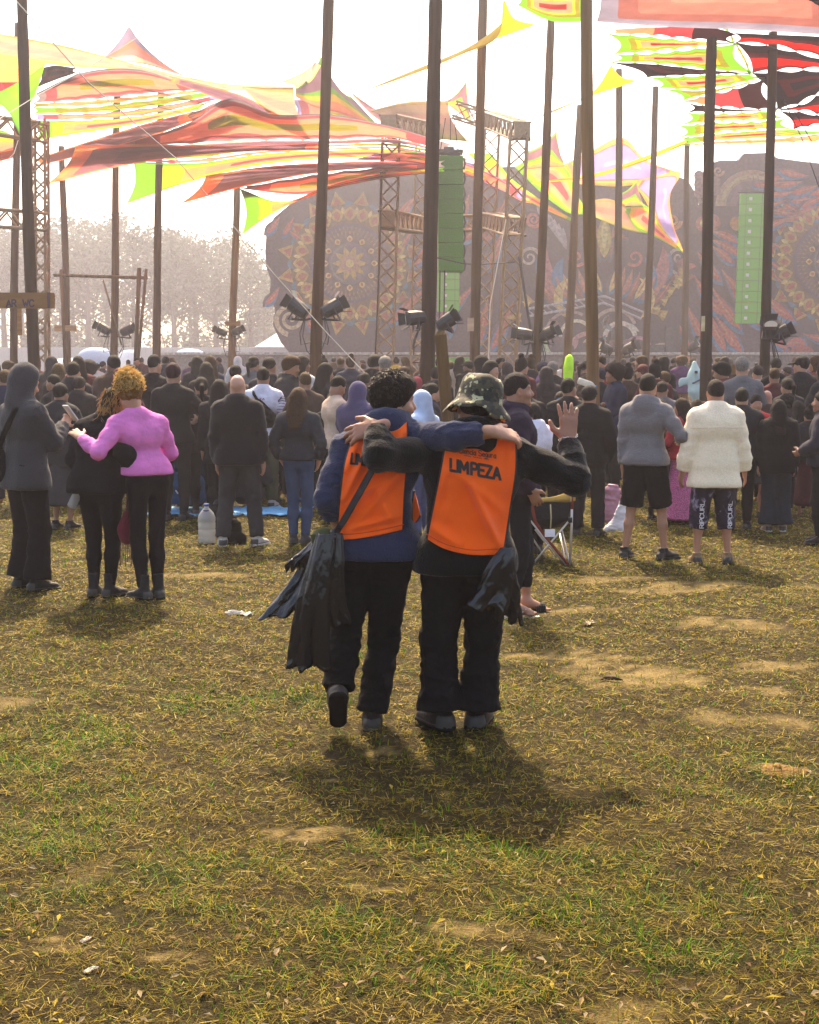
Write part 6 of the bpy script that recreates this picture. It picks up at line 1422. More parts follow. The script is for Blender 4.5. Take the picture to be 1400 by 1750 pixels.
# ------------------------------------------------------------------ people near the two cleaners, each built on its own
SHADE = np.full((440, 350), -1.0)                # which parts of the picture already hold a person (4 px cells), to place the far crowd where it shows
def shade_person(cx, top, bot, hw, d=0.):
    x0, x1 = int((cx - hw) / 4), int((cx + hw) / 4) + 1; ys = top + (bot - top) * .13
    a0, a1 = int((cx - hw * .42) / 4), int((cx + hw * .42) / 4) + 1
    SHADE[max(0, int(top / 4)):max(0, int(ys / 4)), max(0, a0):max(0, a1)] = d; SHADE[max(0, int(ys / 4)):max(0, int(bot / 4)), max(0, x0):max(0, x1)] = d
shade_person(640, 632, 1250, 90, 6); shade_person(810, 640, 1250, 90, 6)
HT = dict(afro=.065, bun=.04, big=.075, curly=.02, thick=.02)
def one(label, feet, top, yaw, st, hair, topd, bottom, shoes, skin=SK2, h=.0145, face=True, barefoot=False, seed=1, bodykw=None, hat=0., hw=None, group=None, fingers=True):
    root, Hh = put_person(feet, top, yaw, label, group); h = h * 1.15 if h > .0094 else h
    H = (Hh - HT.get(hair[0] if hair else '', 0) - hat) / (1 - .0)
    if st.get('seat') is not None: sit = st.pop('H', 1.7); J = stand(sit, **st)
    else: J = stand(H, **st)
    if 'legs' in st: pass
    O = figure(root, J, h, skin, hair, topd, bottom, shoes, fingers, face, seed, barefoot, bodykw or {})
    gy = root.location[1]; shade_person(feet[0], top, feet[1], hw or .26 * F / gy, gy)
    return root, J, O
def T(col, name='jacket', **k): return dict(col=col, name=name, **k)
BOT = lambda col, **k: dict(col=col, **k)
GRY, DKB, OLV, MAR = (.085, .078, .085), (.020, .024, .040), (.075, .072, .04), (.05, .012, .014)
HB, HD, HBR = (.010, .008, .007), (.016, .011, .008), (.05, .025, .012)
# A hooded man with phone at far left
rA, JA, OA = one('man in grey hooded sweatshirt with the hood up, looking at a phone at far left', (50, 1008), 622, 42, dict(armL='down', armR=((.05, .33, 1.30), (.4, -.3, -1)), head=(-.1, -.35, 0), stance=.24, g=1.0), None,
    T((.042, .040, .045), 'hoodie', hood='up', t=.024, hem=.80, flare=.012, amp=.012, mat='fleece', puff=.15), BOT((.0045, .004, .005), t=.03, hemw=1.7, amp=.012), ('sneaker', (.012, .011, .011)), SK1, .0115, hat=.02, bodykw=dict(curl=(.35, .8)), hw=62)
ph = MB(); w0 = JA['wrR'] + JA['hdR'] * .10; Rp = rotx(-.9); ph.box(w0 + A3(0, .02, .03), A3(.038, .078, .005), Rp); o = ph.build('phone', [M['obj']], color=(.55, .54, .53)); o.location = rA.location; o.rotation_euler = rA.rotation_euler
tag(o, 'pale phone in the hand of the hooded man', 'phone')
def strap_bag(root, J, name, label, pts, r_, bagpr, col=BLK):
    ob = empty(name, root.location, label, 'bag', None, root.rotation_euler[2]); mb = MB(); R = []
    mb.tube(pts, r_, 6); o = mb.build('strap', [M['cloth']], ob, color=col, smooth=True); o.scale = (1, 1, 1)
    V, f = sdf_mesh(bagpr, .012); link('pouch', finish('pouch', V, f, [M['cloth']], .006, 4, (), base=1), ob, None, col); return ob
c = JA['chest']; s = JA['s']
strap_bag(rA, JA, 'shoulder_bag', 'black shoulder bag worn by the hooded man at far left', [c + A3(.10, .02, .17), c + A3(.09, -.13, .12), c + A3(.0, -.17, -.05), c + A3(-.10, -.17, -.18)], .024,
    [rc(c + A3(-.16, -.15, -.22), c + A3(-.14, -.15, -.36), .08, .09, .03, ((0, 1, 0), .6))])
# B and C: the hugging pair
rB, JB, OB = one('woman in black jacket with a hair bun, head tilted, hugging the woman in pink', (175, 1020), 653, 14, dict(armL='front', armR=((.40, -.06, 1.02), (.3, -1, -.6)), head=(.0, -.1, .30), stance=.15, g=1.20, lean=(.08, .03), toes=(5, 25)), ('bun', (.030, .018, .008)),
    T((.006, .0055, .007), 'jacket', t=.034, hem=.88, amp=.012, collar=True, puff=.1), BOT((.004, .004, .0045), t=.008, amp=.004), ('boot', (.012, .011, .012)), SK1, .0115, bodykw=dict(curl=(.3, .5)), hw=60, seed=11)
rC, JC, OC_ = one('woman with curly blonde hair in a pink top, arm round the woman in black', (258, 1024), 631, -38, dict(armL=((-.42, .16, 1.30), (-.3, -.9, -.8)), armR='front', head=(-.15, -.22, -.12), stance=.13, g=.92, lean=(-.09, .03), toes=(20, 10)), ('big', (.17, .085, .02)),
    T((.62, .17, .46), 'top', t=.017, hem=1.0, amp=.008), BOT((.0045, .004, .005), t=.006, amp=.004), ('boot', (.012, .012, .014)), SK1, .0092, bodykw=dict(curl=(.12, .4), spread=.2, hn=dict(L=A3(-.2, -1, .3))), hw=48, seed=12)
# curls standing off the blonde hair; golden rim light put into their paler colour
mb = MB(); rr = random.Random(21); hc_, Rh, s = JC['head'], JC['Rh'], JC['s']
for i in range(800):
    a, e = rr.random() * 6.283, rr.uniform(-.35, 1.5); d = A3(math.cos(a) * math.cos(e), math.sin(a) * math.cos(e) - .1, math.sin(e) + .05)
    if d[1] > .62 and d[2] < .5: continue
    p0 = hc_ + Rh @ (A3(0, -.02, .06) + d * A3(.088, .098, .118)) * s; pts = []; u = frame(Rh @ d); ph0 = rr.random() * 6
    L = rr.uniform(.015, .05)
    for q in range(8): w_ = ph0 + q * 1.5; pts.append(p0 + (Rh @ nrm(d)) * L * q / 7 + (u[:, 0] * math.cos(w_) + u[:, 2] * math.sin(w_)) * .008)
    mb.tube(pts, [.0021] * 7 + [.0008], 4, caps=False)
o = mb.build('curls', [mat('rim_lit_blonde_curls', (.74, .54, .20), .5, spec=.4, trans=.55)], rC, smooth=True); o['kind'] = 'stuff'
mb = MB()
hb, Rb, s = JB['head'], JB['Rh'], JB['s']
for i in range(170):
    a = rr.uniform(2.6, 6.8); p0 = hb + Rb @ A3(.085 * math.cos(a), -.02 + .09 * math.sin(a), rr.uniform(-.09, .1)) * s; d = A3(rr.uniform(-.5, .5), rr.uniform(-.6, .1), -.8)
    mb.tube([p0, p0 + d * .03 + A3(.008, 0, 0), p0 + d * .07, p0 + d * .10 + A3(rr.uniform(-.03, .03), 0, 0)], [.003, .003, .002, .001], 4, caps=False)
o = mb.build('loose_strands', [mat('rim_light_strands', (.5, .30, .08), .5, trans=.5)], rB, smooth=True); o['kind'] = 'stuff'  # strands far paler than the hair, rim light put into their colour
# hanging items by the pair
g = G(222, 960); mb = MB(); V, f = sdf_mesh([rc((0, 0, .62), (0, 0, .50), .03, .06, .03, ((0, 1, 0), .5)), rc((0, 0, .50), (0, 0, .44), .06, .055, .03, ((0, 1, 0), .5))], .01)
g = np.array(rB.location) + A3(.21, -.05, 0); zb = P(222, 905, g[1])[2] - g[2]
o = empty('tassel_purse', g + A3(0, 0, zb - .5), 'dark red purse with long tassels hanging between the hugging women', 'bag'); link('pouch', new_mesh('pouch', V, f, [M['cloth']], smooth=True), o, None, (.12, .012, .025))
mb = MB()
for i in range(9): x = -.045 + .011 * i; mb.tube([A3(x, 0, .45), A3(x * 1.2, .01, .35), A3(x * 1.25, 0, .22 + .03 * (i % 3))], .0035, 5)
mb.build('tassel', [M['cloth']], o, color=(.10, .03, .025))['kind'] = 'stuff'
mb = MB(); mb.tube([A3(0, 0, .62), A3(.01, 0, .75), A3(.02, .02, .92)], .008, 6); mb.build('strap', [M['cloth']], o, color=(.08, .01, .02))
pet = mat('clear_plastic_bottle', (.46, .48, .49), .12, spec=.7, trans=.55)
def bottle(at, hgt, r_, label, cap=(.05, .09, .3), tilt=(0, 0), name='water_bottle', cat='bottle', liquid=False):
    o = empty(name, at, label, cat); o.rotation_euler = (tilt[0], tilt[1], 0); mb = MB(); n = 18; pr = [(0, .0), (.85, .0), (1, .03), (1, .16), (.95, .18), (1, .2), (1, .34), (.95, .36), (1, .38), (1, .52), (.95, .54), (1, .56), (1, .66), (.8, .77), (.45, .86), (.28, .90), (.28, .95)]
    mb.tube([A3(0, 0, max(z, .001 * i) * hgt) for i, (r, z) in enumerate(pr)], [max(r, .02) * r_ for r, z in pr], n, caps=True); mb.build('bottle_body', [pet], o, smooth=True)
    mb = MB(); mb.tube([A3(0, 0, .94 * hgt), A3(0, 0, hgt)], r_ * .32, 14); mb.build('cap', [M['obj']], o, color=cap); return o
g = np.array(rB.location) + A3(-.21, -.02, 0); z = P(125, 866, g[1])[2]
bottle(A3(P(122, 866, g[1])[0], g[1], z), .17, .035, 'small clear plastic bottle held low behind the black jacket', tilt=(.2, .5))
# D and the turquoise sleeve behind the phone
one('person in black coat and turquoise jacket sleeve standing behind the phone', (108, 905), 655, 20, dict(armL='front', armR='front', g=1.05), ('short', HB), T((.02, .019, .022), 'coat', t=.03, hem=.75), BOT((.03, .03, .034), kind='skirt', to=.3, w=.24), ('sneaker', BLK), seed=13, hw=24)
g = G(125, 890); V, f = sdf_mesh([rc(P(118, 735, g[1] - .3) - g, P(112, 775, g[1] - .28) - g, .075, .07, .04), rc(P(122, 722, g[1] - .3) - g, P(114, 750, g[1] - .3) - g, .06, .075, .04)], .012)
tag(link('turquoise_bundle', finish('turquoise_bundle', V, f, [M['cloth']], .008, 3, (), base=1), None, g, (.0, .26, .46)), 'bright turquoise jacket bundle beside the phone', 'jacket')
# E, F, G behind
one('tall man in black T-shirt and dark cap behind the curly blonde woman', (300, 890), 618, 8, dict(armL='down', armR=((.20, .22, 1.12), (1, -.4, -.5)), g=1.08), ('short', (.03, .008, .014)), T((.012, .011, .012), 'shirt', t=.012, sleeve=.42, hem=.86), BOT((.014, .013, .015)), ('sneaker', BLK), seed=14, hat=.015)
one('woman in black with dark hair tied up, left of the long black hair', (348, 880), 645, -12, dict(armL='front', armR='down', g=.95), ('pony', HB), T((.013, .011, .013), 'jacket', hem=.8), BOT((.010, .010, .011)), ('boot', BLK), seed=15)
one('woman with long straight black hair and black coat', (378, 890), 650, 6, dict(g=.98), ('long', (.008, .007, .008)), T((.010, .009, .011), 'coat', hem=.72), BOT((.010, .010, .011)), ('boot', BLK), seed=16)
one('man with dark cropped hair and black jacket, left of the two hugging women', (140, 860), 643, 10, dict(armR='front', armL='front', g=1.1), ('short', (.02, .014, .011)), T((.016, .015, .017), 'jacket', t=.034, hood='down'), BOT(BLK), ('sneaker', BLK), seed=17)
# H bald man
rH, JH, OH = one('bald man in charcoal hoodie and grey jeans with white trainers', (410, 934), 640, 3, dict(armL=((-.24, .05, .80), (-.6, -1, 0)), armR=((.25, .04, .80), (.6, -1, 0)), head=(0, .08, 0), stance=.34, stag=(-.03, .05), toes=(20, 28), g=1.10, slump=.05), None,
    T((.011, .0095, .012), 'hoodie', hood='down', t=.032, hem=.84, mat='fleece', amp=.012, puff=.12), BOT((.032, .030, .033), t=.022, hemw=1.35, amp=.012), ('white', (.42, .39, .38)), (.44, .235, .165), .012, seed=18, hw=58)
# I jersey man with sling bag
rI, JI, OI = one('man in white jersey with striped sleeves, sling bag across his back', (452, 868), 628, 4, dict(g=1.05, armR='pocket', armL='pocket', stance=.2), ('fade', HB), T((.55, .55, .66), 'jersey', t=.018, hem=.86, sleeve=.6, collar=True), BOT(OLV, t=.024, hemw=1.3), ('white', (.5, .48, .5)), seed=19, hw=34)
c = JI['chest']
strap_bag(rI, JI, 'sling_bag', 'black sling bag lying diagonally across the white jersey', [c + A3(-.13, .0, .20), c + A3(-.09, -.13, .12), c + A3(.0, -.165, -.02)], .02, [rc(c + A3(-.03, -.17, .02), c + A3(.12, -.16, -.16), .05, .075, .03, ((0, 1, 0), .6)), rc(c + A3(.0, -.13, -.25), c + A3(.16, -.10, -.25), .05, .05, .03)])
pl, wd = strokes('SANTA', 1.)
bt = bvh_of([OI['top']], np.zeros(3)); k = .17 / wd
def onback(u, v, bt=bt, k=k):
    h = bt.ray_cast(Vector((u * k - .12, -1, 1.40 + v * .022 - .03)), Vector((0, 1, 0))); return np.array(h[0] if h[0] is not None else (u * k, -.2, 1.4)) - A3(0, .004, 0)
stroke_mesh(pl, onback, .2, .1).build('jersey_lettering', [M['obj']], rI, color=(.35, .06, .15))
mb = MB()
for sd in 'LR':
    a, e = JI['sh' + sd], JI['el' + sd]; ax = nrm(e - a); R = frame(ax)
    for i in range(9):
        p = a + ax * (.03 + .026 * i); ring = [p + R @ A3(.078 * math.cos(q), .02 * math.sin(q * 2 + i), .078 * math.sin(q)) for q in np.linspace(0, 6.283, 13)]; mb.tube(ring, .0042, 4, caps=False)
pe = JI['pelvis'] + A3(0, 0, -.02)
for dz in (0, .03): mb.tube([pe + A3(.205 * math.cos(q), .142 * math.sin(q), -.04 + dz) for q in np.linspace(0, 6.283, 25)], .006, 4, caps=False)
mb.build('sleeve_stripes', [M['obj']], rI, color=(.05, .03, .09))
# J long haired woman
one('woman with long brown hair, dark jacket and blue jeans', (512, 930), 664, 14, dict(g=.92, armL='pocket', armR='pocket', stance=.14, toes=(10, 30)), ('long', (.055, .028, .014)), T((.022, .024, .032), 'jacket', t=.022, hem=.95, amp=.010), BOT((.030, .055, .115), t=.010, amp=.007, hemw=1.1), ('sneaker', (.03, .028, .03)), SK1, .013, seed=20, hw=34)
# behind the left cleaner
one('man in beige shirt and glasses with his head bowed', (575, 895), 643, 62, dict(armL='phone', armR='phone', head=(0, -.45, 0), g=1.08), ('fade', HB), T((.48, .36, .28), 'shirt', t=.016, sleeve=.45), BOT(CHAR), ('sneaker', BLK), seed=21)
one('boy in black jacket with a coral pink hood', (571, 890), 671, -25, dict(armL='front', armR='front', head=(.4, 0, 0), g=.9), ('short', HD), T((.018, .015, .02), 'jacket', t=.03), BOT(BLK), ('sneaker', BLK), seed=22)
g = G(571, 890); z = P(572, 697, g[1])[2]; V, f = sdf_mesh([rc((-.07, -.05, 0), (.07, -.05, 0), .055, .055, .04), rc((0, -.10, -.02), (0, -.10, -.06), .07, .05, .04, ((0, 1, 0), .5))], .012)
tag(link('pink_hood', finish('pink_hood', V, f, [M['cloth']], .006, 3, (), base=1), None, (g[0], g[1] + .0, z), (.72, .10, .13)), 'coral pink hood on the shoulders of the boy', 'hood')
one('person in purple navy fleece with the hood up behind the left cleaner', (612, 900), 651, 30, dict(armL='front', armR='front', g=1.15, head=(0, -.2, 0)), None, T((.055, .045, .11), 'fleece', hood='up', t=.04, mat='fleece'), BOT(BLK), ('sneaker', BLK), seed=23, hat=.03)
one('dark-skinned man in black behind the purple fleece hood', (624, 850), 636, 10, {}, ('shave', HB), T(BLK), BOT(BLK), None, SK3, .018, seed=24)
one('woman with brown hair and red headband close to the left cleaner\'s neck', (648, 880), 671, -30, {}, ('short', (.05, .018, .02)), T(MAR), BOT(BLK), None, SK1, .018, seed=25)
one('person in light blue hooded jacket right of the left cleaner', (722, 925), 667, -55, dict(armL='front', armR='front', head=(0, -.1, 0)), None, T((.36, .47, .66), 'jacket', hood='up', t=.03), BOT((.05, .07, .16)), ('sneaker', BLK), seed=26, hat=.02)
one('man with sunglasses in profile facing right beyond the light blue hood', (736, 880), 655, 75, dict(armL='front', armR='front'), ('short', HB), T((.03, .024, .026)), BOT(BLK), None, SK1, .018, seed=27)
one('young man in brown top left of the leaning broken post', (757, 872), 655, 30, {}, ('fade', HB), T((.045, .032, .03)), BOT(BLK), None, SK1, .018, seed=28)
one('person in a dark red beanie beyond the light blue hood', (712, 830), 643, 5, {}, ('thick', (.32, .04, .06)), T(BLK), BOT(BLK), None, SK1, .018, seed=29)
# R: profile man with sandals behind the camouflage hat
rR, JRR, ORR = one('man in dark purple jacket and sandals facing right, behind the camouflage hat', (880, 1052), 638, 82, dict(armL='pocket', armR='pocket', head=(0, .03, 0), stance=.12, stag=(.10, -.03), toes=(4, 4), g=1.05, lean=(0, -.02)), ('fade', (.010, .008, .008)), T((.022, .014, .028), 'jacket', hood='down', t=.026), BOT((.010, .010, .012), upto=.86, hemw=1.0, t=.006), None, (.30, .15, .095), .0092, barefoot=True, seed=30, hw=40)
for sd, colr, lab, cst in (('L', (.016, .014, .016), 'black slide', 'black'), ('R', (.5, .46, .43), 'white flip flop', 'white')):
    a, t_, s = JRR['an' + sd], JRR['toe' + sd], JRR['s']; x = np.cross(t_, (0, 0, 1)); so_ = MB(); n = 18; lo_, hi_ = [], []
    out = [(y, w_) for y, w_ in ((-.06, .022), (-.045, .034), (0, .034), (.06, .036), (.12, .044), (.165, .042), (.195, .026))]
    Lp = [a + (t_ * y + x * w_) * s + A3(0, 0, -.078) * s for y, w_ in out]; Rp_ = [a + (t_ * y - x * w_) * s + A3(0, 0, -.078) * s for y, w_ in out]; loop = Lp + Rp_[::-1]; n = len(loop)
    so_.add([p for p in loop] + [p - A3(0, 0, .016) for p in loop], [tuple(range(n)), tuple(range(2 * n - 1, n - 1, -1))] + [(i, n + i, n + (i + 1) % n, (i + 1) % n) for i in range(n)])
    o = so_.build('sole', [M['obj']], rR, color=(.5, .46, .42) if sd == 'R' else (.02, .018, .02))
    st = MB()
    if sd == 'R':
        for g_ in (-1, 1): st.tube([a + (t_ * .125 + x * .012) * s + A3(0, 0, -.05), a + (t_ * .09 + x * .03 * g_) * s + A3(0, 0, -.022), a + (t_ * .04 + x * .042 * g_) * s + A3(0, 0, -.062)], .0055, 6)
    else:
        for q in np.linspace(.06, .13, 6): st.tube([a + (t_ * q + x * .045 * math.cos(b_)) * s + A3(0, 0, -.075 + .062 * math.sin(b_) * (1.15 - q * 2)) for b_ in np.linspace(0, 3.1416, 9)], .009, 6)
    st.build('sandal_strap', [M['obj']], rR, color=colr)
# right side people
one('man in black jacket with a white chest mark, right of the profile man', (893, 900), 648, 12, {}, ('short', (.02, .014, .012)), T((.014, .013, .015), 'jacket', t=.03, collar=True), BOT(BLK), ('sneaker', BLK), seed=31)
rT, JT, OT = one('youngster with braided hair in a white hoodie', (910, 948), 688, -42, dict(armL='front', armR='front', head=(-.3, .05, 0), g=1.02), ('braids', (.012, .009, .009)), T((.62, .60, .72), 'hoodie', hood='down', t=.028, hem=.88, amp=.010), BOT(BLK, t=.02), ('sneaker', (.03, .028, .03)), (.30, .155, .10), .011, seed=32, hw=36)
one('man with mirrored blue sunglasses on his bowed forehead, facing the camera', (957, 888), 670, 205, dict(armL='front', armR='front', head=(.2, -.55, 0)), ('short', (.03, .02, .014)), T((.016, .016, .018), 'jacket', t=.03), BOT(BLK), ('sneaker', BLK), (.34, .17, .11), .014, seed=33)
g = G(957, 888); mb = MB()
for dx in (-.032, .032): mb.add([P(960 + dx * 150 + q * 150, 683 + e, g[1] - .17) for q, e in ((-.026, -3), (.026, -4), (.026, 4), (-.02, 5))], [(3, 2, 1, 0)])
o = mb.build('sunglasses', [mat('mirror_blue_lens', (.0, .25, .75), .15, .6)]); md = o.modifiers.new('t', 'SOLIDIFY'); md.thickness = .006; tag(o, 'mirrored blue sunglasses on the bowed forehead', 'sunglasses')
rV, JV, OV = one('man in black drinking from a clear bottle beside the nearest pale pole', (968, 900), 646, 22, dict(armR='drink', armL='down', head=(-.3, .25, 0)), ('fade', HB), T((.013, .012, .014), 'shirt', t=.018), BOT(BLK), ('sneaker', BLK), seed=34)
g = G(968, 900); bottle(P(988, 650, g[1]), .22, .036, 'clear bottle tipped to the mouth of the drinking man', (.05, .2, .5), tilt=(0, 1.9))
rW, JW, OW = one('person in black jacket, black trousers and black cap, left of the grey hoodie', (1003, 916), 657, 22, dict(g=1.12, stance=.26, armL='pocket', armR='pocket'), ('short', HB), T((.0065, .006, .007), 'jacket', t=.034, hem=.86), BOT((.010, .010, .012), t=.022, hemw=1.3), ('sneaker', (.012, .011, .012)), SK2, .014, seed=35, hat=.02, hw=44)
def cap(root, J, col, label, back=False):
    c, R, s = J['head'], J['Rh'], J['s']; o = [ell(c + R @ A3(0, -.014, .045) * s, A3(.092, .108, .095) * s, R, .01, [(R @ A3(0, 0, -1.), -((c + R @ A3(0, 0, .03)) @ (R @ A3(0, 0, 1.))))]), rc(c + R @ A3(0, .09, .045) * s, c + R @ A3(0, .155, .03) * s, .075 * s, .06 * s, .01, (R @ A3(0, 0, 1.), .13))]
    V, f = sdf_mesh(o, .009); q = link('cap', new_mesh('cap', V, f, [M['cloth']], smooth=True), None, root.location, col); q.rotation_euler = root.rotation_euler; return tag(q, label, 'cap')
cap(rW, JW, (.010, .010, .011), 'plain black cap on the person left of the grey hoodie')
rX, JX, OX = one('bearded man in grey hoodie and black shorts holding a can', (1100, 957), 639, 30, dict(armL='down', armR=((.27, .20, 1.13), (.9, -1, -.5)), stance=.36, stag=(-.02, .06), toes=(0, 30), head=(.15, 0, 0), g=1.0), ('fade', (.014, .011, .010)),
    T((.155, .145, .155), 'hoodie', hood='down', t=.018, hem=.90, mat='fleece', amp=.011), BOT((.005, .005, .005), kind='shorts', t=.024, upto=.49, wide=1.06, amp=.012), ('sneaker', (.012, .012, .013)), (.34, .17, .105), .011, seed=36, bodykw=dict(curl=(.4, .9)), hw=50)
o_ = [ell(JX['head'] + JX['Rh'] @ A3(0, .03, -.075), A3(.066, .072, .05), JX['Rh'], .02)]; V, f = sdf_mesh(o_, .009); link('beard', finish('beard', V, f, [M['hair']], fine=.003), rX, None, (.02, .013, .011))
mb = MB(); w0 = JX['wrR'] + JX['hdR'] * .085 + A3(.03, .03, -.03); mb.tube([w0, w0 + A3(0, 0, .004), w0 + A3(0, 0, .11), w0 + A3(0, 0, .12)], [.026, .032, .032, .026], 14); o = mb.build('drink_can', [mat('red_can', (.5, .03, .03), .3, .6)], None, rX.location, smooth=True); o.rotation_euler = rX.rotation_euler; tag(o, 'red drink can in the hand of the grey hoodie man', 'can')
one('woman with curly dark hair and lime hair band, right of the grey hoodie', (1122, 890), 678, 50, dict(armL='front', armR='front'), ('afro', (.018, .011, .009)), T((.16, .09, .05), 'dress', t=.012, sleeve=.3), BOT((.03, .02, .018), kind='skirt', to=.5), ('boot', BLK), (.30, .14, .08), .014, seed=37)
one('woman with dark bob in red top and pink sequinned trousers', (1163, 892), 682, -48, dict(armL='front', armR='front', g=1.0), ('long', (.022, .013, .010)), T((.28, .015, .025), 'top', t=.016), BOT((.45, .10, .24), kind='skirt', to=.04, w=.27, mat='sequin'), None, (.33, .16, .1), .014, seed=38)
one('woman with brown hair beside the red top woman', (1188, 875), 684, -15, {}, ('long', (.04, .022, .014)), T((.03, .016, .014)), BOT(BLK), None, SK1, .018, seed=39)
# AA fleece man
rF, JF, OF = one('man in cream fleece jacket and patterned dark board shorts', (1217, 964), 649, -2, dict(armL=((-.30, .05, .82), (-.8, -1, 0)), armR=((.32, .05, .80), (.8, -1, 0)), stance=.30, toes=(5, 20), g=1.08), ('fade', (.02, .014, .012)),
    T((.82, .70, .53), 'fleece_jacket', t=.030, hem=.74, flare=.01, mat='fleece', amp=.008, collar=True, fore=1.12), BOT((.02, .012, .026), kind='shorts', t=.032, upto=.68, wide=1.0, hemw=1.25, amp=.012, mat='board'), ('sneaker', (.20, .13, .07)), (.36, .165, .10), .011, seed=40, hw=60)
bt = bvh_of([OF['bottom']], np.zeros(3))
for xs, nm in ((-.108, 'L'), (.148, 'R')):
    pl, wd = strokes('RIPCURL', 1.)
    def side(u, v, bt=bt, xs=xs, wd=wd):
        h = bt.ray_cast(Vector((xs - .028 + .036 * (1 - v), -1, .335 + u * .25 / wd)), Vector((0, 1, 0))); return np.array(h[0] if h[0] is not None else (xs, -.16, .335 + u * .25 / wd)) - A3(0, .005, 0)
    stroke_mesh(pl, side, .17, .1).build('shorts_lettering', [M['obj']], rF, color=(.6, .56, .6))
s = JF['s']; mb = MB(); btt = bvh_of([OF['top']], np.zeros(3))
pts = []
for i in range(40):
    x = -.24 + .48 * i / 39; h = btt.ray_cast(Vector((x, -1, 1.31 * s - .02 * abs(x))), Vector((0, 1, 0)))
    if h[0] is not None: pts.append(np.array(h[0]) - A3(0, .001, 0))
mb.tube(pts, .0045, 5); mb.build('yoke_seam', [M['fleece']], rF, color=(.78, .66, .50))
one('man in black gilet with white T-shirt sleeves behind the cream fleece', (1262, 905), 663, 14, dict(armR='hip', armL='front', g=1.05), ('short', HB), T((.016, .016, .02), 'gilet', t=.024, sleeve=.1), BOT(BLK), ('sneaker', BLK), (.34, .18, .11), .014, seed=41)
one('man in red T-shirt with sunglasses on his head, facing the camera', (1287, 888), 674, 190, dict(armL='front', armR='hip', head=(.2, -.15, 0)), ('short', HB), T((.42, .02, .03), 'shirt', t=.016, sleeve=.4), BOT((.03, .03, .035), kind='shorts', t=.03), ('sneaker', BLK), (.36, .17, .11), .014, seed=42)
one('bald sunburnt man beyond the red T-shirt', (1306, 860), 667, 10, {}, None, T((.06, .035, .03)), BOT(BLK), None, (.46, .2, .14), .014, seed=43)
one('woman in long black coat and wide dark jeans', (1325, 908), 684, 4, dict(g=1.0, stance=.2), ('long', (.010, .008, .009)), T((.005, .0045, .0055), 'coat', t=.03, hem=.78, hood='down'), BOT((.015, .019, .028), t=.03, hemw=1.9), ('white', (.3, .24, .2)), SK1, .014, seed=44, hw=36)
one('man with curly black hair right of the black-coated woman', (1341, 850), 668, 8, {}, ('afro', HB), T((.05, .03, .03)), BOT(BLK), None, SK2, .018, seed=45)
one('woman in black with long dark hair near the right edge', (1360, 880), 686, -10, dict(armL='front', armR='front'), ('long', HB), T((.014, .011, .014)), BOT((.03, .02, .03)), None, SK2, .018, seed=46)
one('person in maroon skirt and black top near the right edge', (1378, 885), 690, 6, dict(armL='front'), ('bun', HB), T((.013, .012, .014)), BOT((.06, .014, .016), kind='skirt', to=.2), None, SK2, .018, seed=47)
one('man in navy jacket facing left at the right edge', (1402, 930), 668, -70, dict(armL='front', armR='front', g=1.1), ('short', HB), T((.018, .018, .03), t=.032), BOT(BLK), ('sneaker', BLK), SK2, .0135, seed=48)
# seated people on the blue mat
def seated(label, feet, top, yaw, hair, topd, bottom, skin=SK2, seed=1):
    g = G(*feet); root = empty('person', g, label, 'person', None, math.radians(-yaw)); J = stand(1.7, seat=.14, armL='front', armR='front', lean=(0, -.03), slump=.1, head=(0, -.2, 0))
    J = legs(J, (-.14, .52, .085), (.14, .52, .085), poles=((-.4, 0, 1), (.4, 0, 1))); J['toeL'], J['toeR'] = A3(0, 1, 0), A3(0, 1, 0)
    figure(root, J, .013, skin, hair, topd, bottom, ('sneaker', BLK), False, True, seed); shade_person(feet[0], top, feet[1], 34, g[1]); return root, J
rS, JS = seated('person sitting on the grass with a blue backpack, seen from behind', (325, 872), 768, 4, ('afro', (.014, .010, .009)), T((.02, .03, .05), t=.03), BOT(BLK), seed=49)
c = JS['chest']; ob = empty('backpack', rS.location, 'teal blue backpack worn by the sitting person', 'bag', None, rS.rotation_euler[2])
V, f = sdf_mesh([rc(c + A3(-.10, -.24, .10), c + A3(.10, -.24, .10), .10, None, .06), rc(c + A3(-.13, -.26, -.15), c + A3(.13, -.26, -.15), .125, None, .06), rc(c + A3(-.15, -.26, -.30), c + A3(.15, -.26, -.30), .11, None, .06), rc(c + A3(-.07, -.36, -.2), c + A3(.07, -.36, -.2), .07, None, .02)], .012)
link('pack_body', finish('pack_body', V, f, [M['cloth']], .008, 5, (), base=1), ob, None, (.012, .055, .13)); mb = MB(); mb.tube([c + A3(.06, -.37, .02), c + A3(.02, -.385, -.08)], .009, 6); mb.tube([c + A3(-.06, -.43, -.22), c + A3(-.03, -.44, -.26)], .008, 6); mb.build('zip_pull', [M['obj']], ob, color=(.6, .6, .62))
seated('woman in maroon jacket sitting behind the bald man', (372, 870), 780, -50, ('long', HB), T((.09, .02, .025), t=.02), BOT((.16, .11, .12)), SK1, seed=50)
seated('person in dark grey sitting between the legs of the bald man', (425, 868), 790, 20, ('short', HB), T((.04, .036, .04), t=.03), BOT((.035, .03, .033)), SK2, seed=51)
g = G(430, 880); mb = MB(); n, m_ = 40, 6; v, f = [], []
for j in range(m_):
    for i in range(n): x, y = -1.25 + 1.95 * i / (n - 1), -.3 + .9 * j / (m_ - 1); v.append((x + .03 * math.sin(9 * y + i), y + .05 * math.sin(i * .9), .02 + .03 * abs(math.sin(i * 1.7 + j)) * (1 if j in (0, m_ - 1) else .3)))
for j in range(m_ - 1):
    for i in range(n - 1): a = j * n + i; f.append((a, a + 1, a + n + 1, a + n))
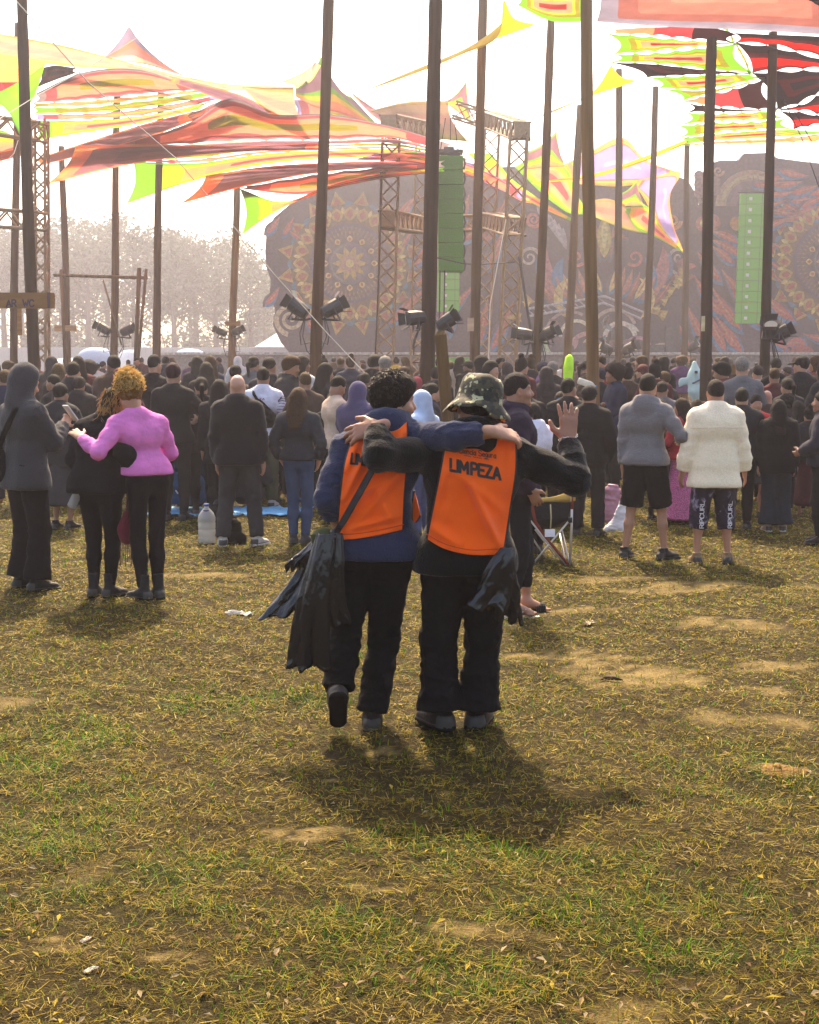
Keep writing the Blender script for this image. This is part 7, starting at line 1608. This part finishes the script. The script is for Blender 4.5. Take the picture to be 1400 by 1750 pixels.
o = link('ground_mat', new_mesh('ground_mat', v, f, [M['obj']], smooth=True), None, g, (.08, .33, .62)); o.modifiers.new('t', 'SOLIDIFY').thickness = .006; tag(o, 'crumpled light blue ground sheet behind the bald man', 'mat')
g = G(354, 928); o = bottle(g, .40, .088, 'big clear water jug with blue cap on the grass by the bald man', (.04, .08, .28), name='water_jug', cat='jug')
mb = MB(); mb.tube([A3(0, -.02, .20), A3(0, -.02, .34)], .035, 10); mb.build('label_shadow', [M['obj']], o, color=(.06, .06, .14), smooth=True).name = 'painted_label_shadow'  # dark tube inside the jug, drawn in place of the label's shadow
g = G(402, 930); V, f = sdf_mesh([rc((0, 0, .06), (0, 0, .20), .085, .06, .05, ((0, 1, 0), .8)), rc((-.06, 0, .05), (.06, 0, .05), .06, None, .05)], .012); tag(link('small_backpack', finish('small_backpack', V, f, [M['cloth']], .008, 6, (), base=1), None, g, BLK), 'small black rucksack on the grass between white trainers', 'bag')
g = G(374, 912); V, f = sdf_mesh([rc((0, 0, .05), (0, .0, .32), .06, .05, .05)], .012); tag(link('dark_jacket_heap', finish('dark_jacket_heap', V, f, [M['cloth']], .012, 6, (), base=1), None, g, (.014, .013, .018)), 'dark jacket heap behind the water jug', 'jacket')
# camp chair behind the waving man
g = G(935, 966); o = empty('camp_chair', g, 'folding camp chair with yellow backrest, seen from behind', 'chair'); Yc = g[1]
px = lambda x, y, d=0.: P(x, y, Yc + d) - g
alu = mat('brushed_tube', (.55, .5, .47), .4, .5)
def tube(nm, pts, r_, m=alu, color=None): mb = MB(); mb.tube([px(*p) for p in pts], r_, 8); mb.build(nm, [m], o, smooth=True, color=color)
for x0, x1 in ((904, 900), (978, 974)): tube('back_post', [(x0, 848), (x0 - 1, 900), (x1, 970)], .011)
for a in ([(907, 890), (971, 970)], [(971, 892), (907, 968)], [(885, 902, .5), (901, 968)], [(957, 912, .5), (968, 968)], [(901, 905, .02), (940, 966, .5)], [(960, 905, .3), (976, 972)], [(885, 965, .5), (905, 950)], [(957, 960, .5), (915, 905, .3)]): tube('leg', a, .0085)
for x in (904, 975): tube('joint', [(x, 884), (x, 893)], .02, M['blackrub'])
mb = MB(); n = 14; v = []
for i in range(n):
    q = i / (n - 1); x = 905 + 77 * q; yt = 849 + 4 * math.sin(q * 3.14) - 17 * q ** 2.6; yb = 860 + 2 * math.sin(q * 3.14) - 4 * q; v += [px(x, yt, -.02 + .08 * math.sin(q * 3.14)), px(x, yb, -.02 + .09 * math.sin(q * 3.14))]
mb.add(v, [(2 * i, 2 * i + 1, 2 * i + 3, 2 * i + 2) for i in range(n - 1)]); b_ = mb.build('backrest', [M['cloth']], o, color=(.50, .31, .08), smooth=True); b_.modifiers.new('t', 'SOLIDIFY').thickness = .02
mb = MB(); v = [px(905, 885, .02), px(972, 885, .02), px(965, 893, .5), px(890, 893, .5), px(938, 903, .25)]; mb.add(v, [(0, 1, 4), (1, 2, 4), (2, 3, 4), (3, 0, 4)]); v2 = [px(905, 858, .05), px(975, 858, .05), px(970, 886, .04), px(940, 903, .1), px(908, 886, .04)]; mb.add(v2, [(0, 1, 2, 3, 4)])
b_ = mb.build('seat', [M['cloth']], o, color=(.014, .014, .015)); b_.modifiers.new('t', 'SOLIDIFY').thickness = .012
for a in ([(907, 852), (915, 892), (930, 915), (975, 970)], [(979, 838), (978, 870)]): tube('side_webbing', a, .014, M['cloth'], (.20, .035, .02))
tube('tag_cord', [(941, 862), (942, 885), (941, 903)], .006, M['cloth'], (.45, .38, .22))
mb = MB(); mb.box(px(940, 911, -.02), A3(.045, .004, .034)); mb.box(px(940, 911, -.026) + A3(0, 0, 0), A3(.03, .002, .004)); mb.build('care_tag', [M['obj']], o, color=(.7, .68, .75))
# carrier bags
g = G(1056, 908); V, f = sdf_mesh([rc((0, 0, .05), (.03, 0, .20), .10, .05, .05), rc((-.12, 0, .02), (.06, 0, .05), .04, .08, .05), rc((.03, 0, .20), (.06, 0, .38), .05, .03, .04)], .012); tag(link('carrier_bag', finish('carrier_bag', V, f, [M['obj']], .009, 6, (), base=1), None, g, (.66, .65, .70)), 'white carrier bag on the grass left of the grey hoodie legs', 'bag')
g = G(1046, 893); V, f = sdf_mesh([rc((0, 0, .08), (0, 0, .36), .12, .09, .05, ((0, 1, 0), .7))], .012); tag(link('carrier_bag', finish('carrier_bag', V, f, [M['obj']], .014, 8, (), base=1), None, g, (.5, .25, .34)), 'pink printed carrier bag behind the white one', 'bag')
g = G(975, 905); V, f = sdf_mesh([rc(P(982, 815, g[1]) - g, P(984, 850, g[1]) - g, .035, .05, .03)], .012); tag(link('snack_bag', finish('snack_bag', V, f, [M['obj']], .01, 8, (), base=1), None, g, (.40, .28, .5)), 'purple and white snack bag beside the chair backrest', 'bag')
# shark balloon
g = G(1186, 757); Yk = g[1]; zc = P(1188, 645, Yk)[2] - g[2]; k = Yk / F
o = empty('shark_balloon', g, 'pale blue shark balloon nose up above the crowd', 'balloon'); B = lambda x, y, d=0.: A3((x - 1188) * k, d, zc - (y - 645) * k)
V, f = sdf_mesh([rc(B(1186, 621), B(1187, 640), 4 * k, 11 * k, .06), rc(B(1187, 640), B(1190, 668), 11 * k, 13 * k, .06), rc(B(1190, 668), B(1192, 690), 13 * k, 6 * k, .06), rc(B(1180, 650), B(1166, 652), 7 * k, 5 * k, .05, ((0, 1, 0), .4)), rc(B(1166, 652), B(1161, 660), 5 * k, 2 * k, .04, ((0, 1, 0), .4)), rc(B(1197, 652), B(1204, 664), 5 * k, 2 * k, .04, ((0, 1, 0), .4))], .02)
link('balloon_body', new_mesh('balloon_body', V, f, [M['obj']], smooth=True), o, None, (.42, .62, .66))
mb = MB(); mb.box(B(1186, 636, -.18), A3(.03, .02, .03)); mb.build('eye', [M['obj']], o, color=(.02, .02, .02)); mb = MB(); mb.tube([B(1180, 655, -.2), B(1184, 653, -.24), B(1192, 649, -.25), B(1196, 644, -.22)], .02, 6); mb.build('mouth', [M['obj']], o, color=(.10, .12, .16), smooth=True)
mb = MB(); mb.tube([A3(0, 0, 0), B(1192, 690)], .012, 5); mb.build('stick', [M['obj']], o, color=(.4, .4, .4))
# ------------------------------------------------------------------ the crowd: archetypes built once, copied with their own colours
ARCH = []
def arch(key, st, hair, topd, bottom):
    root = bpy.data.objects.new('person', None); J = stand(1.75, **st); O = {}
    h = .022
    V, f = body(J, h, False, False, True); O['body'] = new_mesh('crowd_body', V, f, [M['skin']], smooth=True)
    if hair: V, f = sdf_mesh(hair_prims(J, hair), .016); O['hair'] = finish('crowd_hair', V, f, [M['hair']], fine=.005 if hair in ('afro', 'curly') else .002, ffreq=120)
    class _R: pass
    # clothes through the same shells
    tmp = bpy.data.objects.new('tmp', None); o = figure_cloth(J, topd, bottom, h); O.update(o); ARCH.append((key, hair, O)); bpy.data.objects.remove(root); bpy.data.objects.remove(tmp)
def figure_cloth(J, top, bottom, h):
    s = J['s']; O = {}; t = top.get('t', .02); hem = J['pelvis'][2] + (top.get('hem', .88) - .95) * s; o = torso_prims(J, t, hem)
    for sd in 'LR': o += arm_prims(J, sd, t, top.get('sleeve', .97))
    if top.get('hood'): o += hood_prims(J, top['hood'] == 'up', t)
    V, f = sdf_mesh(o, h, [((0, 0, -1), -hem)]); O['jacket'] = finish('crowd_jacket', V, f, [M['cloth']], .008, 3, [J['elL'], J['elR']])
    o = torso_prims(J, .01)[2:5]
    for sd in 'LR': o += leg_prims(J, sd, .02, .98)
    V, f = sdf_mesh(o, h * 1.2, [((0, 0, 1), J['pelvis'][2] + .09)]); O['trousers'] = new_mesh('crowd_trousers', V, f, [M['cloth']], smooth=True)
    return O
ts, hd = dict(sleeve=.42, t=.016), dict(hood='down', t=.03)
arch('short hair', dict(), 'short', hd, {}); arch('short hair', dict(armL='front', armR='front'), 'fade', ts, {}); arch('short hair', dict(armL='pocket', armR='pocket', head=(.4, 0, 0)), 'short', dict(t=.03), {}); arch('long hair', dict(g=.92), 'long', dict(t=.022), {})
arch('long hair', dict(g=.95, armL='front', armR='front', head=(-.3, 0, 0)), 'long', dict(t=.02), {}); arch('tied-up hair', dict(g=.92, armL='hip'), 'bun', dict(t=.018), {}); arch('a raised hood', dict(armL='front', armR='front'), None, dict(hood='up', t=.034), {}); arch('curly hair', dict(armR='up'), 'afro', ts, {})
arch('curly hair', dict(armL='cross', armR='cross'), 'afro', dict(t=.024), {}); arch('cropped hair', dict(armL='cross', armR='cross', head=(-.5, 0, 0)), 'shave', ts, {}); arch('thick hair', dict(armL='down', armR='phone', head=(0, -.2, 0)), 'thick', hd, {}); arch('a cap', dict(armL='pocket', armR='front', head=(-.3, 0, 0)), 'cap', ts, {}); arch('a cap', dict(head=(.9, 0, 0)), 'cap', dict(t=.026), {}); arch('a ponytail', dict(g=.9, armL='front', armR='front'), 'pony', dict(t=.018), {})
TOPC = [('black', BLK), ('black', (.014, .012, .014)), ('black', (.012, .011, .013)), ('charcoal', (.02, .018, .02)), ('charcoal', (.028, .025, .027)), ('brown', (.06, .036, .026)), ('navy', (.02, .024, .05)), ('maroon', (.09, .016, .02)), ('grey', (.12, .115, .125)), ('beige', (.36, .28, .22)), ('white', (.55, .53, .54)), ('orange', (.45, .14, .03)), ('yellow', (.5, .34, .04)), ('purple', (.09, .04, .12)), ('red', (.32, .025, .03)), ('olive', (.07, .065, .035))]
TW = [4, 4, 4, 5, 5, 6, 5, 4.5, 5, 5, 5, 2, 1.2, 2.4, 2.4, 3]
HAIRC = [HB, HB, HB, HD, HD, HD, HBR, HBR, (.08, .045, .02)]
REG = [(0, 130, 'left of the slender board pole'), (130, 250, 'under the bamboo frame'), (250, 380, 'in front of the left trees'), (380, 560, 'in front of the white marquee'), (560, 740, 'under the left mandala'), (740, 900, 'under the truss tower'), (900, 1110, 'before the stage alcove'), (1110, 1260, 'by the shark balloon'), (1260, 1400, 'under the right speaker column')]
shade_person(970, 604, 640, 9, 1); shade_person(1186, 618, 668, 22, 1)
cr = random.Random(17); made = 0; seen = {}
rowsY = []
Y = 16.2
while Y < 66: rowsY.append(Y); Y *= 1.035
for Y in rowsY:
    n = int(16 + Y * .55); 
    for k in range(n):
        if made >= 238: break
        px_ = -20 + 1440 * (k + cr.random()) / n; y_ = Y * (1 + cr.uniform(-.015, .015)); x = (px_ - CX) / F * y_ * 1.0
        if y_ < 17.5 and (560 < px_ < 1100): continue
        if any(abs(x - POLES[p][0][0]) < .35 and abs(y_ - POLES[p][0][1]) < .4 for p in POLES): continue
        H = cr.choice((1.50, 1.56, 1.60, 1.66, 1.70, 1.73, 1.77, 1.82, 1.90)); z = float(gz(x, y_)); tp = proj(A3(x, y_, z + H)); bt_ = proj(A3(x, y_, z)); hw = .22 * F / y_
        x0, x1 = int((tp[0] - .1 * F / y_) / 4), int((tp[0] + .1 * F / y_) / 4) + 1; r0, r1 = int(tp[1] / 4), int((tp[1] + .34 * F / y_) / 4) + 1
        if x1 <= 0 or x0 >= 350: continue
        blk = SHADE[r0:r1, max(0, x0):x1]; free = 1 - (blk >= 0).mean()
        if free < .34: continue
        X0, X1 = max(0, int((tp[0] - hw) / 4)), int((tp[0] + hw) / 4) + 1; body_ = SHADE[r0:r1, X0:X1]
        if y_ < 33 and ((SHADE[r0:r1, X0:X1] == 1.).mean() > .1): continue
        if y_ < 19.5 and ((body_ > y_ - .1) & (body_ < 19.4)).mean() > .04: continue
        shade_person(tp[0], tp[1], bt_[1], hw, y_)
        key, hair, O = cr.choices(ARCH, [3, 3, 3, 2, 2, 2, 1.5, .5, 1.5, 3, 3, 2, 2, 2])[0]; cn, tc_ = cr.choices(TOPC, TW if y_ > 24 else TW[:8] + [1.5, .8, .5, 0, 0, .8, 0, 1])[0]; hc_ = cr.choice([BLK, (.03, .03, .05), (.2, .18, .16), (.1, .02, .02)] if key == 'a cap' else HAIRC); band = 'mid' if y_ < 22 else 'far'
        reg = next((r for a, b_, r in REG if a <= tp[0] < b_), REG[-1][2] if tp[0] > 700 else REG[0][2])
        lab = f'{"" if y_ < 24 else "hazy "}person with {key} and {cn} top {reg}'
        yaw = cr.gauss(0, 34) if cr.random() < .76 else cr.uniform(-150, 150)
        root = empty('person', (x, y_, z), lab, 'person', 'crowd ' + ('in the middle rows' if y_ < 24 else 'in the far rows'), math.radians(yaw)); s = H / 1.75; w_ = cr.uniform(.94, 1.08); root.scale = (s * w_, s * w_, s)
        sk = cr.choice((SK1, SK1, SK2, SK2, SK3))
        for nm, me_ in O.items():
            if nm == 'trousers' and y_ > 26: continue
            col = dict(body=sk, hair=hc_, jacket=tc_, trousers=cr.choice((BLK, CHAR, (.012, .015, .026), (.03, .027, .024)))).get(nm); link(nm, me_, root, None, col)
        made += 1
from collections import defaultdict
_by = defaultdict(list)
for o in list(COL.objects):
    if o.type == 'EMPTY' and o.get('group', '').startswith('crowd '): _by[o['label']].append(o)
NTH = ['leftmost', 'second from left', 'third from left', 'fourth from left', 'fifth from left', 'sixth from left', 'seventh from left', 'eighth from left', 'ninth from left', 'tenth from left']
for lab, L in _by.items():
    if len(L) > 1:
        L.sort(key=lambda o: proj(np.array(o.location))[0])
        for k, o in enumerate(L): o['label'] = lab + ', ' + (NTH[k] if k < len(NTH) - 1 and k < len(L) - 1 else 'rightmost')
# ------------------------------------------------------------------ haze: one closed box of thin air
hm = bpy.data.materials.new('haze_air'); hm.use_nodes = True; t = hm.node_tree
t.nodes.remove(t.nodes['Principled BSDF'])
pv = t.nodes.new('ShaderNodeVolumePrincipled'); pv.inputs['Density'].default_value = HAZE_DENSITY
pv.inputs['Color'].default_value = (*HAZE_COL, 1); pv.inputs['Anisotropy'].default_value = HAZE_G
t.links.new(pv.outputs[0], t.nodes['Material Output'].inputs['Volume'])
mb = MB(); mb.box((0, 150, 19.5), (345, 170, 20.7))
tag(mb.build('haze', [hm]), 'thin bright morning dust haze over the whole field', None, None, 'stuff')
